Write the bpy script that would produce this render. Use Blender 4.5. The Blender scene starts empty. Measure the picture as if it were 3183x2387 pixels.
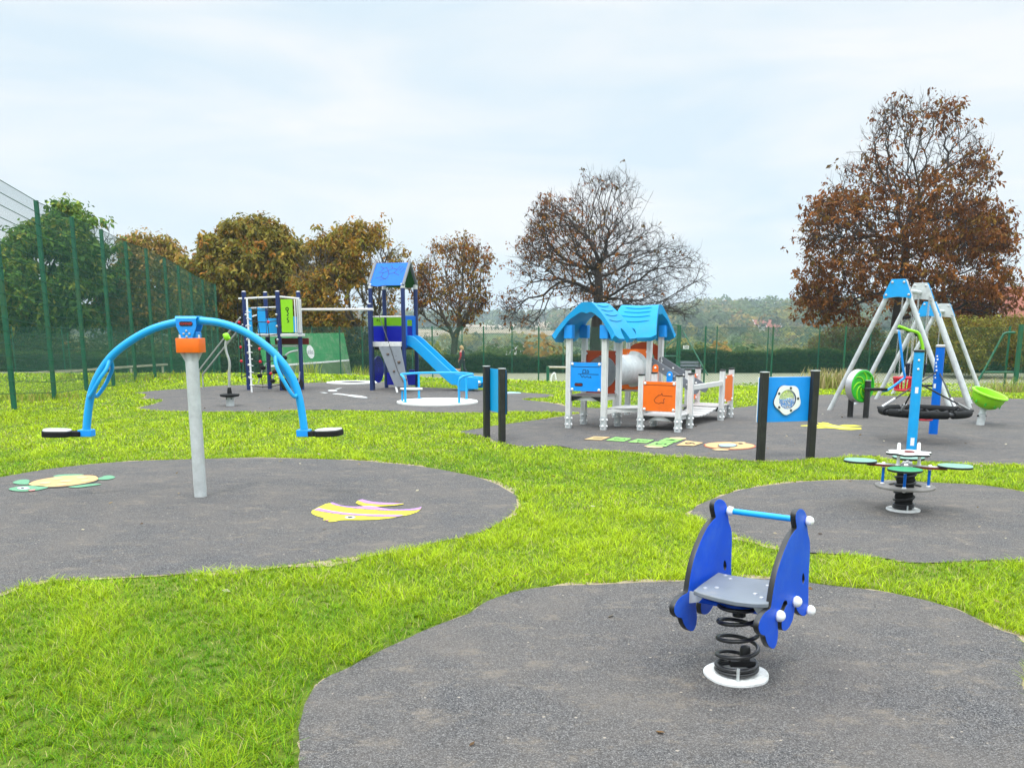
import bpy, bmesh, math, random
import numpy as np
from mathutils import Vector, Matrix, noise
random.seed(7)
rng = np.random.default_rng(11)
R = math.radians
SC = bpy.context.scene
COL = SC.collection
# ---------------------------------------------------------------- camera model
F, CX, CY, HC = 2734.0, 1591.5, 1522.5, 1.7
PT = math.atan((CY - 1014.5) / F)
CP, SP = math.cos(PT), math.sin(PT)
def ray(px, py):
    a = (px - CX) / F; b = (CY - py) / F
    return Vector((a, CP + b * SP, -SP + b * CP))
def G(px, py, z=0.0):
    r = ray(px, py); t = (z - HC) / r.z
    return Vector((r.x * t, r.y * t, z))
def P(px, py, Y):
    r = ray(px, py); t = Y / r.y
    return Vector((r.x * t, Y, HC + r.z * t))
# ---------------------------------------------------------------- materials
MATS = {}
def pmat(name, col, rough=0.5, metal=0.0, var=0.06, scale=14.0, bump=0.0, bscale=60.0, dirt=None, dirt_amt=0.0, spec=0.5, coat=0.0):
    if name in MATS: return MATS[name]
    m = bpy.data.materials.new(name); m.use_nodes = True
    nt = m.node_tree; N = nt.nodes; L = nt.links
    b = N['Principled BSDF']
    b.inputs['Roughness'].default_value = rough; b.inputs['Metallic'].default_value = metal
    b.inputs['Specular IOR Level'].default_value = spec
    b.inputs['Coat Weight'].default_value = coat
    tc = N.new('ShaderNodeTexCoord')
    nz = N.new('ShaderNodeTexNoise'); nz.inputs['Scale'].default_value = scale; nz.inputs['Detail'].default_value = 5
    nz.inputs['Roughness'].default_value = .65
    L.new(tc.outputs['Object'], nz.inputs['Vector'])
    cr = N.new('ShaderNodeMapRange'); cr.inputs[1].default_value = .3; cr.inputs[2].default_value = .7
    cr.inputs[3].default_value = 1 - var; cr.inputs[4].default_value = 1 + var
    L.new(nz.outputs['Fac'], cr.inputs[0])
    mx = N.new('ShaderNodeVectorMath'); mx.operation = 'SCALE'
    mx.inputs[0].default_value = col[:3]; L.new(cr.outputs[0], mx.inputs['Scale'])
    out = mx.outputs[0]
    if dirt:
        n2 = N.new('ShaderNodeTexNoise'); n2.inputs['Scale'].default_value = scale * .35; n2.inputs['Detail'].default_value = 8
        n2.inputs['Roughness'].default_value = .75
        L.new(tc.outputs['Object'], n2.inputs['Vector'])
        c2 = N.new('ShaderNodeMapRange'); c2.inputs[1].default_value = .48; c2.inputs[2].default_value = .72
        c2.inputs[4].default_value = dirt_amt
        L.new(n2.outputs['Fac'], c2.inputs[0])
        mm = N.new('ShaderNodeMix'); mm.data_type = 'RGBA'
        L.new(c2.outputs[0], mm.inputs[0]); L.new(out, mm.inputs[6]); mm.inputs[7].default_value = (*dirt, 1)
        out = mm.outputs[2]
    L.new(out, b.inputs['Base Color'])
    rr = N.new('ShaderNodeMapRange'); rr.inputs[3].default_value = max(0, rough - .08); rr.inputs[4].default_value = min(1, rough + .12)
    L.new(nz.outputs['Fac'], rr.inputs[0]); L.new(rr.outputs[0], b.inputs['Roughness'])
    if bump:
        n3 = N.new('ShaderNodeTexNoise'); n3.inputs['Scale'].default_value = bscale; n3.inputs['Detail'].default_value = 3
        L.new(tc.outputs['Object'], n3.inputs['Vector'])
        bp = N.new('ShaderNodeBump'); bp.inputs['Strength'].default_value = bump; bp.inputs['Distance'].default_value = .01
        L.new(n3.outputs['Fac'], bp.inputs['Height']); L.new(bp.outputs[0], b.inputs['Normal'])
    MATS[name] = m
    return m
def leafmat(name, transl=.35, rough=.6):
    m = bpy.data.materials.new(name); m.use_nodes = True
    nt = m.node_tree; N = nt.nodes; L = nt.links
    b = N['Principled BSDF']; b.inputs['Roughness'].default_value = rough; b.inputs['Specular IOR Level'].default_value = .14
    at = N.new('ShaderNodeAttribute'); at.attribute_name = 'Col'
    L.new(at.outputs['Color'], b.inputs['Base Color'])
    tr = N.new('ShaderNodeBsdfTranslucent'); L.new(at.outputs['Color'], tr.inputs['Color'])
    mx = N.new('ShaderNodeMixShader'); mx.inputs[0].default_value = transl
    L.new(b.outputs[0], mx.inputs[1]); L.new(tr.outputs[0], mx.inputs[2])
    L.new(mx.outputs[0], N['Material Output'].inputs['Surface'])
    return m
M = dict(
 sky_blue=pmat('sky_blue_paint', (.001, .325, .72), .38, var=.05, scale=5, dirt=(.06,.34,.62), dirt_amt=.45),
 roof_blue=pmat('sky_blue_plastic', (.001, .275, .58), .5, var=.04, scale=4, bump=.04, bscale=180, dirt=(.06,.26,.44), dirt_amt=.6, spec=.25),
 panel_blue=pmat('blue_board', (.001, .275, .80), .42, var=.05, scale=6, dirt=(.06,.30,.66), dirt_amt=.45),
 mid_blue=pmat('tower_blue_board', (.001, .125, .56), .42, var=.05, scale=6, spec=.2),
 royal=pmat('royal_blue_board', (.001, .078, .60), .45, var=.07, scale=9, bump=.05, bscale=220, dirt=(.07,.19,.62), dirt_amt=.55, spec=.25),
 deep_blue=pmat('deep_blue_board', (.003, .012, .46), .42, var=.05),
 navy=pmat('navy_paint', (.006, .022, .115), .42, var=.08, scale=8, dirt=(.03,.05,.12), dirt_amt=.4),
 orange=pmat('orange_board', (.88, .155, .002), .42, var=.05, scale=6, dirt=(.5,.1,.02), dirt_amt=.35),
 rust=pmat('dark_and_shaded_orange_board', (.42, .05, .004), .45, var=.07),
 lime=pmat('lime_plastic', (.25, .62, .006), .42, var=.05, scale=6),
 dark_green=pmat('dark_green_board', (.006, .10, .008), .5),
 lime_board=pmat('lime_board', (.24, .58, .004), .45, var=.05),
 green=pmat('green_plastic', (.03, .42, .02), .42, var=.06),
 leafgreen=pmat('green_seat_board', (.008, .24, .09), .4, var=.08, scale=12),
 sheen_green=pmat('sheen_green_board', (.17, .33, .26), .35, var=.08, scale=10),  # seat green paled and greyed: sky sheen put into the base colour
 fence=pmat('green_fence_paint', (.002, .100, .050), .5, var=.15, scale=5, dirt=(.10,.10,.012), dirt_amt=.55),
 wire=pmat('green_fence_wire', (.002, .088, .050), .5, var=.1),
 alu=pmat('pale_aluminium', (.66, .655, .64), .42, var=.06, scale=7, dirt=(.42,.41,.38), dirt_amt=.5),
 galv=pmat('galvanised_steel', (.52, .545, .54), .5, metal=.25, var=.16, scale=9, dirt=(.62,.65,.64), dirt_amt=.6),
 steel=pmat('brushed_steel', (.5, .5, .5), .35, metal=.6, var=.08),
 white=pmat('white_plastic', (.80, .80, .79), .4, var=.04),
 white_board=pmat('white_board', (.76, .77, .73), .45, var=.05, dirt=(.5,.5,.45), dirt_amt=.35),
 white_paint=pmat('white_ring_paint', (.74, .74, .72), .7, var=.08, scale=25, bump=.3, bscale=120, dirt=(.3,.29,.26), dirt_amt=.7),
 black=pmat('black_plastic', (.012, .012, .013), .4, var=.2),
 black_post=pmat('black_recycled_post', (.011, .011, .010), .55, var=.25, scale=20, bump=.15, bscale=90, dirt=(.05,.05,.04), dirt_amt=.4),
 black_paint=pmat('black_spring_paint', (.010, .010, .011), .28, var=.2, spec=.6),
 rubber=pmat('black_rubber', (.014, .014, .014), .7, var=.2, bump=.1, spec=.15),
 grey_seat=pmat('grey_seat_board', (.15, .17, .195), .45, var=.10, scale=9, dirt=(.30,.27,.23), dirt_amt=.55, bump=.05),
 grey_rub=pmat('pale_grey_rubber', (.50, .49, .48), .6, var=.08, bump=.15),
 grey_board=pmat('grey_wall_board', (.15, .165, .185), .55, var=.08, scale=6),
 deck=pmat('grey_brown_deck', (.22, .205, .19), .55, var=.10, scale=10),
 deck_pale=pmat('pale_deck', (.42, .41, .40), .55, var=.10, scale=10),
 red=pmat('red_plastic', (.55, .006, .022), .35, var=.06),
 red_dark=pmat('dark_red_plastic', (.14, .012, .01), .45, var=.1),
 brown=pmat('brown_hold', (.09, .055, .035), .6, var=.2),
 print_red=pmat('red_print', (.62, .02, .03), .5),
 dark_line=pmat('engraved_dark_line', (.006, .012, .05), .6),
 rust_line=pmat('engraved_red_line', (.10, .008, .004), .6),
 green_line=pmat('engraved_green_line', (.01, .06, .004), .6),
 y_mark=pmat('yellow_marking', (.58, .52, .025), .8, var=.34, scale=140, bump=.3, bscale=250, dirt=(.36,.31,.09), dirt_amt=.6),
 g_mark=pmat('green_marking', (.20, .47, .10), .8, var=.34, scale=140, bump=.3, bscale=250, dirt=(.2,.35,.12), dirt_amt=.4),
 t_mark=pmat('turtle_green_marking', (.10, .27, .15), .8, var=.34, scale=140, bump=.3, bscale=250, dirt=(.2,.3,.2), dirt_amt=.5),
 o_mark=pmat('peach_marking', (.50, .32, .14), .8, var=.34, scale=140, bump=.3, bscale=250, dirt=(.36,.25,.13), dirt_amt=.6),
 o2_mark=pmat('cream_marking', (.58, .43, .22), .8, var=.08, scale=60),
 l_mark=pmat('lilac_marking', (.36, .20, .45), .8, var=.34, scale=140, bump=.3, bscale=250),
 w_mark=pmat('white_marking', (.47, .48, .475), .8, var=.08, scale=60, dirt=(.4,.4,.38), dirt_amt=.5),
 b_mark=pmat('black_marking', (.02, .02, .018), .8),
 bl_mark=pmat('pale_blue_marking', (.28, .42, .56), .8, var=.34, scale=140),
 r_mark=pmat('pink_marking', (.48, .19, .17), .8),
 bark=pmat('grey_brown_bark', (.085, .070, .052), .9, var=.35, scale=3.5, bump=.6, bscale=9, dirt=(.13,.13,.06), dirt_amt=.6),
 bark_d=pmat('dark_bark', (.040, .030, .024), .9, var=.3, scale=3, bump=.6, bscale=8),
 timber=pmat('weathered_pale_timber', (.42, .38, .30), .7, var=.2, scale=4),
 wallgreen=pmat('worn_green_wall_paint', (.035, .26, .085), .7, var=.12, scale=3, dirt=(.28,.36,.22), dirt_amt=.9),
 walllow=pmat('worn_low_wall_paint', (.08, .15, .06), .8, var=.2, scale=3, dirt=(.30,.31,.22), dirt_amt=1.0),
 tile=pmat('red_roof_tile', (.24, .075, .045), .8, var=.25, scale=5, bump=.6, bscale=14),
 brick=pmat('brown_brick', (.24, .14, .09), .85, var=.2, scale=8),
 render_w=pmat('white_render', (.72, .70, .66), .8, var=.05),
 skin=pmat('skin', (.52, .30, .22), .55), hair=pmat('blond_hair', (.42, .28, .13), .7, var=.3, scale=40),
 cloth_navy=pmat('navy_padded_cloth', (.012, .016, .030), .85, var=.2), cloth_red=pmat('red_knit', (.36, .02, .03), .9, var=.15),
 trousers=pmat('dark_trousers', (.015, .017, .03), .85, var=.2),
 fur=pmat('tan_and_white_fur', (.36, .22, .12), .9, var=.4, scale=12, dirt=(.6,.55,.48), dirt_amt=.9),
)
# ---------------------------------------------------------------- mesh building
class MB:
    def __init__(s): s.v = []; s.f = []; s.m = []; s.mi = 0; s.spans = []
    def add(s, vs, fs):
        o = len(s.v); s.v += [tuple(v) for v in vs]; s.spans.append((o, len(s.v), len(s.f), len(s.f) + len(fs)))
        s.f += [tuple(i + o for i in f) for f in fs]; s.m += [s.mi] * len(fs); return s
    def mat(s, i): s.mi = i; return s
    def box(s, c, d, rot=None):
        hx, hy, hz = d[0] / 2, d[1] / 2, d[2] / 2; c = Vector(c)
        vs = [Vector((x, y, z)) for x in (-hx, hx) for y in (-hy, hy) for z in (-hz, hz)]
        if rot is not None: vs = [rot @ v for v in vs]
        return s.add([v + c for v in vs], [(0,1,3,2),(4,6,7,5),(0,4,5,1),(2,3,7,6),(0,2,6,4),(1,5,7,3)])
    def bar(s, a, b, w, h, up=(0,0,1)):
        a = Vector(a); b = Vector(b); d = b - a; L = d.length; x = d.normalized()
        upv = Vector(up)
        if abs(x.dot(upv)) > .95: upv = Vector((0,1,0))
        y = upv.cross(x).normalized(); z = x.cross(y)
        return s.box((a + b) / 2, (L, w, h), Matrix((x, y, z)).transposed())
    def tube(s, pts, r, n=10, closed=False, caps=True):
        pts = [Vector(p) for p in pts]; k = len(pts)
        rr = r if isinstance(r, (list, tuple)) else [r] * k
        T = []
        for i in range(k):
            if closed: d = pts[(i + 1) % k] - pts[i - 1]
            else: d = pts[min(i + 1, k - 1)] - pts[max(i - 1, 0)]
            T.append(d.normalized() if d.length > 1e-9 else Vector((0,0,1)))
        u = T[0].orthogonal().normalized(); vs = []
        for i in range(k):
            u = (u - T[i] * u.dot(T[i])).normalized(); w = T[i].cross(u)
            for j in range(n):
                a = 2 * math.pi * j / n
                vs.append(pts[i] + (u * math.cos(a) + w * math.sin(a)) * rr[i])
        fs = []
        for i in range(k if closed else k - 1):
            i2 = (i + 1) % k
            for j in range(n):
                j2 = (j + 1) % n
                fs.append((i*n+j, i*n+j2, i2*n+j2, i2*n+j))
        if caps and not closed:
            fs.append(tuple(range(n))[::-1]); fs.append(tuple((k-1)*n + j for j in range(n)))
        return s.add(vs, fs)
    def lathe(s, prof, n=24, c=(0,0,0), rot=None, sx=1, sy=1):
        c = Vector(c); vs = []
        for r, z in prof:
            for j in range(n):
                a = 2 * math.pi * j / n
                v = Vector((r * math.cos(a) * sx, r * math.sin(a) * sy, z))
                vs.append((rot @ v if rot is not None else v) + c)
        fs = []
        for i in range(len(prof) - 1):
            for j in range(n):
                j2 = (j + 1) % n; fs.append((i*n+j, i*n+j2, (i+1)*n+j2, (i+1)*n+j))
        if prof[0][0] > 1e-6: fs.append(tuple(range(n))[::-1])
        if prof[-1][0] > 1e-6: fs.append(tuple((len(prof)-1)*n + j for j in range(n)))
        return s.add(vs, fs)
    def ball(s, c, r, n=12, sc=(1,1,1), rot=None, lo=-90, hi=90):
        m = max(6, n // 2 + 1); prof = []
        for i in range(m + 1):
            a = R(lo + (hi - lo) * i / m); prof.append((max(1e-7, math.cos(a)) * r, math.sin(a) * r * sc[2]))
        return s.lathe(prof, n, c, rot, sc[0], sc[1])
    def prism(s, poly, z0, z1, Mx=None):
        n = len(poly)
        vs = [Vector((x, y, z0)) for x, y in poly] + [Vector((x, y, z1)) for x, y in poly]
        if Mx is not None: vs = [Mx @ v for v in vs]
        fs = [tuple(range(n))[::-1], tuple(range(n, 2*n))] + [(i, (i+1) % n, n + (i+1) % n, n + i) for i in range(n)]
        return s.add(vs, fs)
    def build_each(s, name, mat, parent=None, *_, **__):
        last = None
        for (v0, v1, f0, f1) in s.spans:
            m = MB(); m.v = s.v[v0:v1]; m.f = [tuple(i - v0 for i in f) for f in s.f[f0:f1]]; m.m = [0]*len(m.f); last = m.build(name, mat, parent)
        return last
    def build(s, name, mats, parent=None, bevel=0.0, smooth=True, ang=38):
        me = bpy.data.meshes.new(name)
        me.from_pydata(s.v, [], s.f)
        if not isinstance(mats, (list, tuple)): mats = [mats]
        for m in mats: me.materials.append(m)
        if len(mats) > 1: me.polygons.foreach_set('material_index', s.m)
        bm = bmesh.new(); bm.from_mesh(me); bmesh.ops.recalc_face_normals(bm, faces=bm.faces); bm.to_mesh(me); bm.free()
        return finish(name, me, parent, bevel, smooth, ang)
def finish(name, me, parent=None, bevel=0.0, smooth=True, ang=38):
    if smooth:
        me.polygons.foreach_set('use_smooth', [True] * len(me.polygons)); me.set_sharp_from_angle(angle=R(ang))
    o = bpy.data.objects.new(name, me); COL.objects.link(o)
    if parent: o.parent = parent
    if bevel:
        b = o.modifiers.new('edge', 'BEVEL'); b.width = bevel; b.segments = 2; b.limit_method = 'ANGLE'; b.angle_limit = R(40)
    return o
def npmesh(name, V, Fq, mats, parent=None, col=None, nper=4, smooth=False):
    me = bpy.data.meshes.new(name); nv = len(V); nf = len(Fq)
    me.vertices.add(nv); me.vertices.foreach_set('co', np.asarray(V, np.float32).ravel())
    me.loops.add(nf * nper); me.loops.foreach_set('vertex_index', np.asarray(Fq, np.int32).ravel())
    me.polygons.add(nf)
    me.polygons.foreach_set('loop_start', np.arange(0, nf * nper, nper, dtype=np.int32))
    me.polygons.foreach_set('loop_total', np.full(nf, nper, np.int32))
    if smooth: me.polygons.foreach_set('use_smooth', np.ones(nf, bool))
    if col is not None:
        at = me.attributes.new('Col', 'FLOAT_COLOR', 'POINT')
        c4 = np.ones((nv, 4), np.float32); c4[:, :3] = np.clip(col, 0, 1); at.data.foreach_set('color', c4.ravel())
    me.materials.append(mats) if not isinstance(mats, list) else [me.materials.append(m) for m in mats]
    me.update(calc_edges=True); me.validate()
    o = bpy.data.objects.new(name, me); COL.objects.link(o)
    if parent: o.parent = parent
    return o
def tag(o, label=None, cat=None, group=None, kind=None):
    if label: o['label'] = label
    if cat: o['category'] = cat
    if group: o['group'] = group
    if kind: o['kind'] = kind
    return o
def thing(name, label, cat, loc=(0,0,0), rz=0.0, group=None):
    o = bpy.data.objects.new(name, None); COL.objects.link(o); o.empty_display_size = .2
    o.location = loc; o.rotation_euler = (0, 0, rz)
    return tag(o, label, cat, group)
def lw(root, w):   # world -> local of an unscaled root
    d = Vector(w) - root.location; a = -root.rotation_euler.z
    return Vector((d.x * math.cos(a) - d.y * math.sin(a), d.x * math.sin(a) + d.y * math.cos(a), d.z))
def crom(pts, k=6, closed=True):
    n = len(pts); out = []; dim = len(pts[0])
    rngs = range(n) if closed else range(n - 1)
    for i in rngs:
        g = (lambda j: pts[j % n]) if closed else (lambda j: pts[min(max(j, 0), n - 1)])
        p0, p1, p2, p3 = g(i-1), g(i), g(i+1), g(i+2)
        for q in range(k):
            t = q / k
            out.append(tuple(.5*((2*p1[d]) + (-p0[d]+p2[d])*t + (2*p0[d]-5*p1[d]+4*p2[d]-p3[d])*t*t + (-p0[d]+3*p1[d]-3*p2[d]+p3[d])*t**3) for d in range(dim)))
    if not closed: out.append(tuple(pts[-1]))
    return out
def rrect(w, h, r, cx=0, cy=0, k=5):
    o = []
    for sx, sy, a0 in ((1,1,0),(-1,1,90),(-1,-1,180),(1,-1,270)):
        for i in range(k + 1):
            a = R(a0 + 90*i/k); o.append((cx + sx*(w/2-r) + r*math.cos(a), cy + sy*(h/2-r) + r*math.sin(a)))
    return o
def circ(r, cx=0, cy=0, n=24, ry=None):
    ry = ry or r
    return [(cx + r*math.cos(2*math.pi*i/n), cy + ry*math.sin(2*math.pi*i/n)) for i in range(n)]
def board(name, outs, th, mats, Mx, parent, bev=.003):
    """flat board in the local XY plane of Mx with holes, centred on its thickness; mats = [face, edge]"""
    cu = bpy.data.curves.new(name, 'CURVE'); cu.dimensions = '2D'; cu.fill_mode = 'BOTH'
    cu.extrude = max(1e-4, th/2 - bev); cu.bevel_depth = bev; cu.bevel_resolution = 1; cu.offset = -bev
    for o in outs:
        sp = cu.splines.new('POLY'); sp.points.add(len(o) - 1); sp.use_cyclic_u = True
        for p, q in zip(sp.points, o): p.co = (q[0], q[1], 0, 1)
    t = bpy.data.objects.new('t', cu); me = bpy.data.meshes.new_from_object(t)
    bpy.data.objects.remove(t); bpy.data.curves.remove(cu)
    me.materials.clear()
    if not isinstance(mats, (list, tuple)): mats = [mats, mats]
    for m in mats: me.materials.append(m)
    for p in me.polygons: p.material_index = 0 if abs(p.normal.z) > .5 else 1
    me.transform(Mx); me.name = name
    return finish(name, me, parent, 0, True, 30)
def words(name, body, size, mat, Mx, parent, ext=.002):
    cu = bpy.data.curves.new(name, 'FONT'); cu.body = body; cu.size = size; cu.align_x = 'CENTER'; cu.align_y = 'CENTER'
    cu.extrude = ext; cu.resolution_u = 3
    t = bpy.data.objects.new('t', cu); me = bpy.data.meshes.new_from_object(t)
    bpy.data.objects.remove(t); bpy.data.curves.remove(cu)
    me.materials.clear(); me.materials.append(mat); me.transform(Mx); me.name = name
    return finish(name, me, parent, 0, False)
def frame(o, x, y):   # matrix with origin o, local X, Y axes given
    x = Vector(x).normalized(); y = Vector(y); y = (y - x * y.dot(x)).normalized(); z = x.cross(y); o = Vector(o)
    return Matrix(((x.x, y.x, z.x, o.x), (x.y, y.y, z.y, o.y), (x.z, y.z, z.z, o.z), (0,0,0,1)))
def rot_to(z, x=(1,0,0)):
    z = Vector(z).normalized(); x = Vector(x)
    if abs(x.dot(z)) > .95: x = Vector((0,1,0))
    x = (x - z * x.dot(z)).normalized(); y = z.cross(x)
    return Matrix((x, y, z)).transposed()
def strokes(name, lines, w, mat, Mx, parent, th=.002):
    """engraved line drawing: flat strokes in the XY plane of Mx"""
    mb = MB()
    for ln in lines:
        for (x0, y0), (x1, y1) in zip(ln[:-1], ln[1:]):
            dx, dy = x1-x0, y1-y0; L = math.hypot(dx, dy) or 1e-6; nx, ny = -dy/L*w/2, dx/L*w/2; ex, ey = dx/L*w*.3, dy/L*w*.3
            mb.add([Mx @ Vector((x0+nx-ex, y0+ny-ey, th)), Mx @ Vector((x0-nx-ex, y0-ny-ey, th)), Mx @ Vector((x1-nx+ex, y1-ny+ey, th)), Mx @ Vector((x1+nx+ex, y1+ny+ey, th))], [(0,1,2,3)])
    return mb.build(name, mat, parent, smooth=False)
def dup(root, loc, rz=None, **kw):
    r = root.copy(); COL.objects.link(r); r.location = loc
    if rz is not None: r.rotation_euler = (0, 0, rz)
    for ch in list(root.children):
        c = ch.copy(); COL.objects.link(c); c.parent = r
        for g in list(ch.children):
            d = g.copy(); COL.objects.link(d); d.parent = c
    tag(r, kw.get('label'), kw.get('cat'), kw.get('group'))
    return r
def inpoly(x, y, poly):
    x = np.asarray(x); y = np.asarray(y); c = np.zeros(x.shape, bool); n = len(poly)
    for i in range(n):
        x0, y0 = poly[i]; x1, y1 = poly[i-1]
        if y0 == y1: continue
        k = ((y0 > y) != (y1 > y)) & (x < (x1-x0)*(y-y0)/(y1-y0) + x0)
        c ^= k
    return c
# ---------------------------------------------------------------- terrain
def zt(x, y):
    x = np.asarray(x, float); y = np.asarray(y, float)
    y0 = np.interp(x, [-30, -8, 0, 14, 40], [31, 31, 27.2, 21.8, 21.5]); ln = np.interp(x, [-8, 0, 14], [14, 11, 10])
    t = np.clip((y - y0) / ln, 0, 1); z = -1.1 * t * t * (3 - 2 * t)
    return z
def ztf(x, y): return float(zt(x, y))
def zh(x, y):
    x = np.asarray(x, float); y = np.asarray(y, float)
    z = np.interp(y, [57, 75, 110, 200, 350, 500, 700, 1000, 1500, 2300, 3200], [-1.1, -2.9, -7, -14, -18, -17, -7, 0, 12, 24, 28])
    z = z + 15.5 / (1 + np.exp(-(x - 195) / 24)) * np.exp(-((y - 1000) / 330) ** 2) + 7/(1+np.exp(-(x-120)/25))*np.exp(-((y-600)/200)**2)
    w = np.clip((y - 80) / 200, 0, 1)
    z = z + w * (2.2 * np.sin(x / 61 + y / 90) + 1.6 * np.sin(x / 27 - y / 140 + 1))
    return z
# ---------------------------------------------------------------- camera, light, sky
cam = bpy.data.cameras.new('camera'); cam_o = bpy.data.objects.new('camera', cam); COL.objects.link(cam_o)
cam.sensor_width = 36; cam.sensor_fit = 'HORIZONTAL'; cam.lens = F / 3183 * 36
cam.shift_y = (CY - 1193.5) / 3183; cam.clip_end = 6000; cam.clip_start = .05
cam_o.location = (0, 0, HC); cam_o.rotation_euler = (math.pi/2 - PT, 0, 0)
SC.camera = cam_o
SUN_EL, SUN_AZ = R(62), R(205)     # azimuth clockwise from +Y: behind the viewer, a little to the left
sl = bpy.data.lights.new('sun', 'SUN'); sl.energy = 1.5; sl.angle = R(10); sl.color = (1, .97, .92)
so = bpy.data.objects.new('sun', sl); COL.objects.link(so)
sd = Vector((math.sin(SUN_AZ) * math.cos(SUN_EL), math.cos(SUN_AZ) * math.cos(SUN_EL), math.sin(SUN_EL)))
so.rotation_euler = sd.to_track_quat('Z', 'Y').to_euler(); so.location = (0, 0, 40)
W = bpy.data.worlds.new('World'); SC.world = W; W.use_nodes = True
nt = W.node_tree; N = nt.nodes; L = nt.links
bg = N['Background']; bg.inputs['Strength'].default_value = .1
sky = N.new('ShaderNodeTexSky'); sky.sky_type = 'NISHITA'; sky.sun_disc = False; sky.sun_elevation = SUN_EL; sky.sun_rotation = SUN_AZ
tc = N.new('ShaderNodeTexCoord'); sp = N.new('ShaderNodeSeparateXYZ'); L.new(tc.outputs['Generated'], sp.inputs[0])
# overcast layer: brightness rises towards the zenith, as an overcast sky's does
el = N.new('ShaderNodeValToRGB'); el.color_ramp.interpolation = 'EASE'
els = el.color_ramp.elements; els[0].position = .30; els[0].color = (.240, .240, .240, 1); els[1].position = .85; els[1].color = (1, 1, 1, 1)
L.new(sp.outputs['Z'], el.inputs[0])
mp = N.new('ShaderNodeMapping'); mp.inputs['Scale'].default_value = (1.3, 1.3, 5.5); L.new(tc.outputs['Generated'], mp.inputs[0])
cn = N.new('ShaderNodeTexNoise'); cn.inputs['Scale'].default_value = 2.3; cn.inputs['Detail'].default_value = 4.5; cn.inputs['Roughness'].default_value = .48; cn.inputs['Distortion'].default_value = .35
L.new(mp.outputs[0], cn.inputs['Vector'])
cc = N.new('ShaderNodeValToRGB'); ce = cc.color_ramp.elements
ce[0].position = .36; ce[0].color = (.735, .865, .955, 1); ce[1].position = .64; ce[1].color = (.94, .965, .985, 1)
e = ce.new(.5); e.color = (.835, .915, .965, 1)
L.new(cn.outputs['Fac'], cc.inputs[0])
m1 = N.new('ShaderNodeMix'); m1.data_type = 'RGBA'; m1.blend_type = 'MULTIPLY'; m1.inputs[0].default_value = 1
L.new(cc.outputs[0], m1.inputs[6]); L.new(el.outputs[0], m1.inputs[7])
vs = N.new('ShaderNodeVectorMath'); vs.operation = 'SCALE'; vs.inputs['Scale'].default_value = 40.0
L.new(m1.outputs[2], vs.inputs[0])
m2 = N.new('ShaderNodeMix'); m2.data_type = 'RGBA'; m2.inputs[0].default_value = .93
L.new(sky.outputs[0], m2.inputs[6]); L.new(vs.outputs[0], m2.inputs[7]); L.new(m2.outputs[2], bg.inputs['Color'])
SC.view_settings.view_transform = 'Standard'; SC.view_settings.look = 'None'; SC.view_settings.exposure = .13; SC.view_settings.gamma = 1
SC.cycles.use_denoising = True
SC.cycles.max_bounces = 8; SC.cycles.diffuse_bounces = 3; SC.cycles.transparent_max_bounces = 12; SC.cycles.volume_bounces = 0
SC.cycles.sample_clamp_indirect = 6
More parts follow.
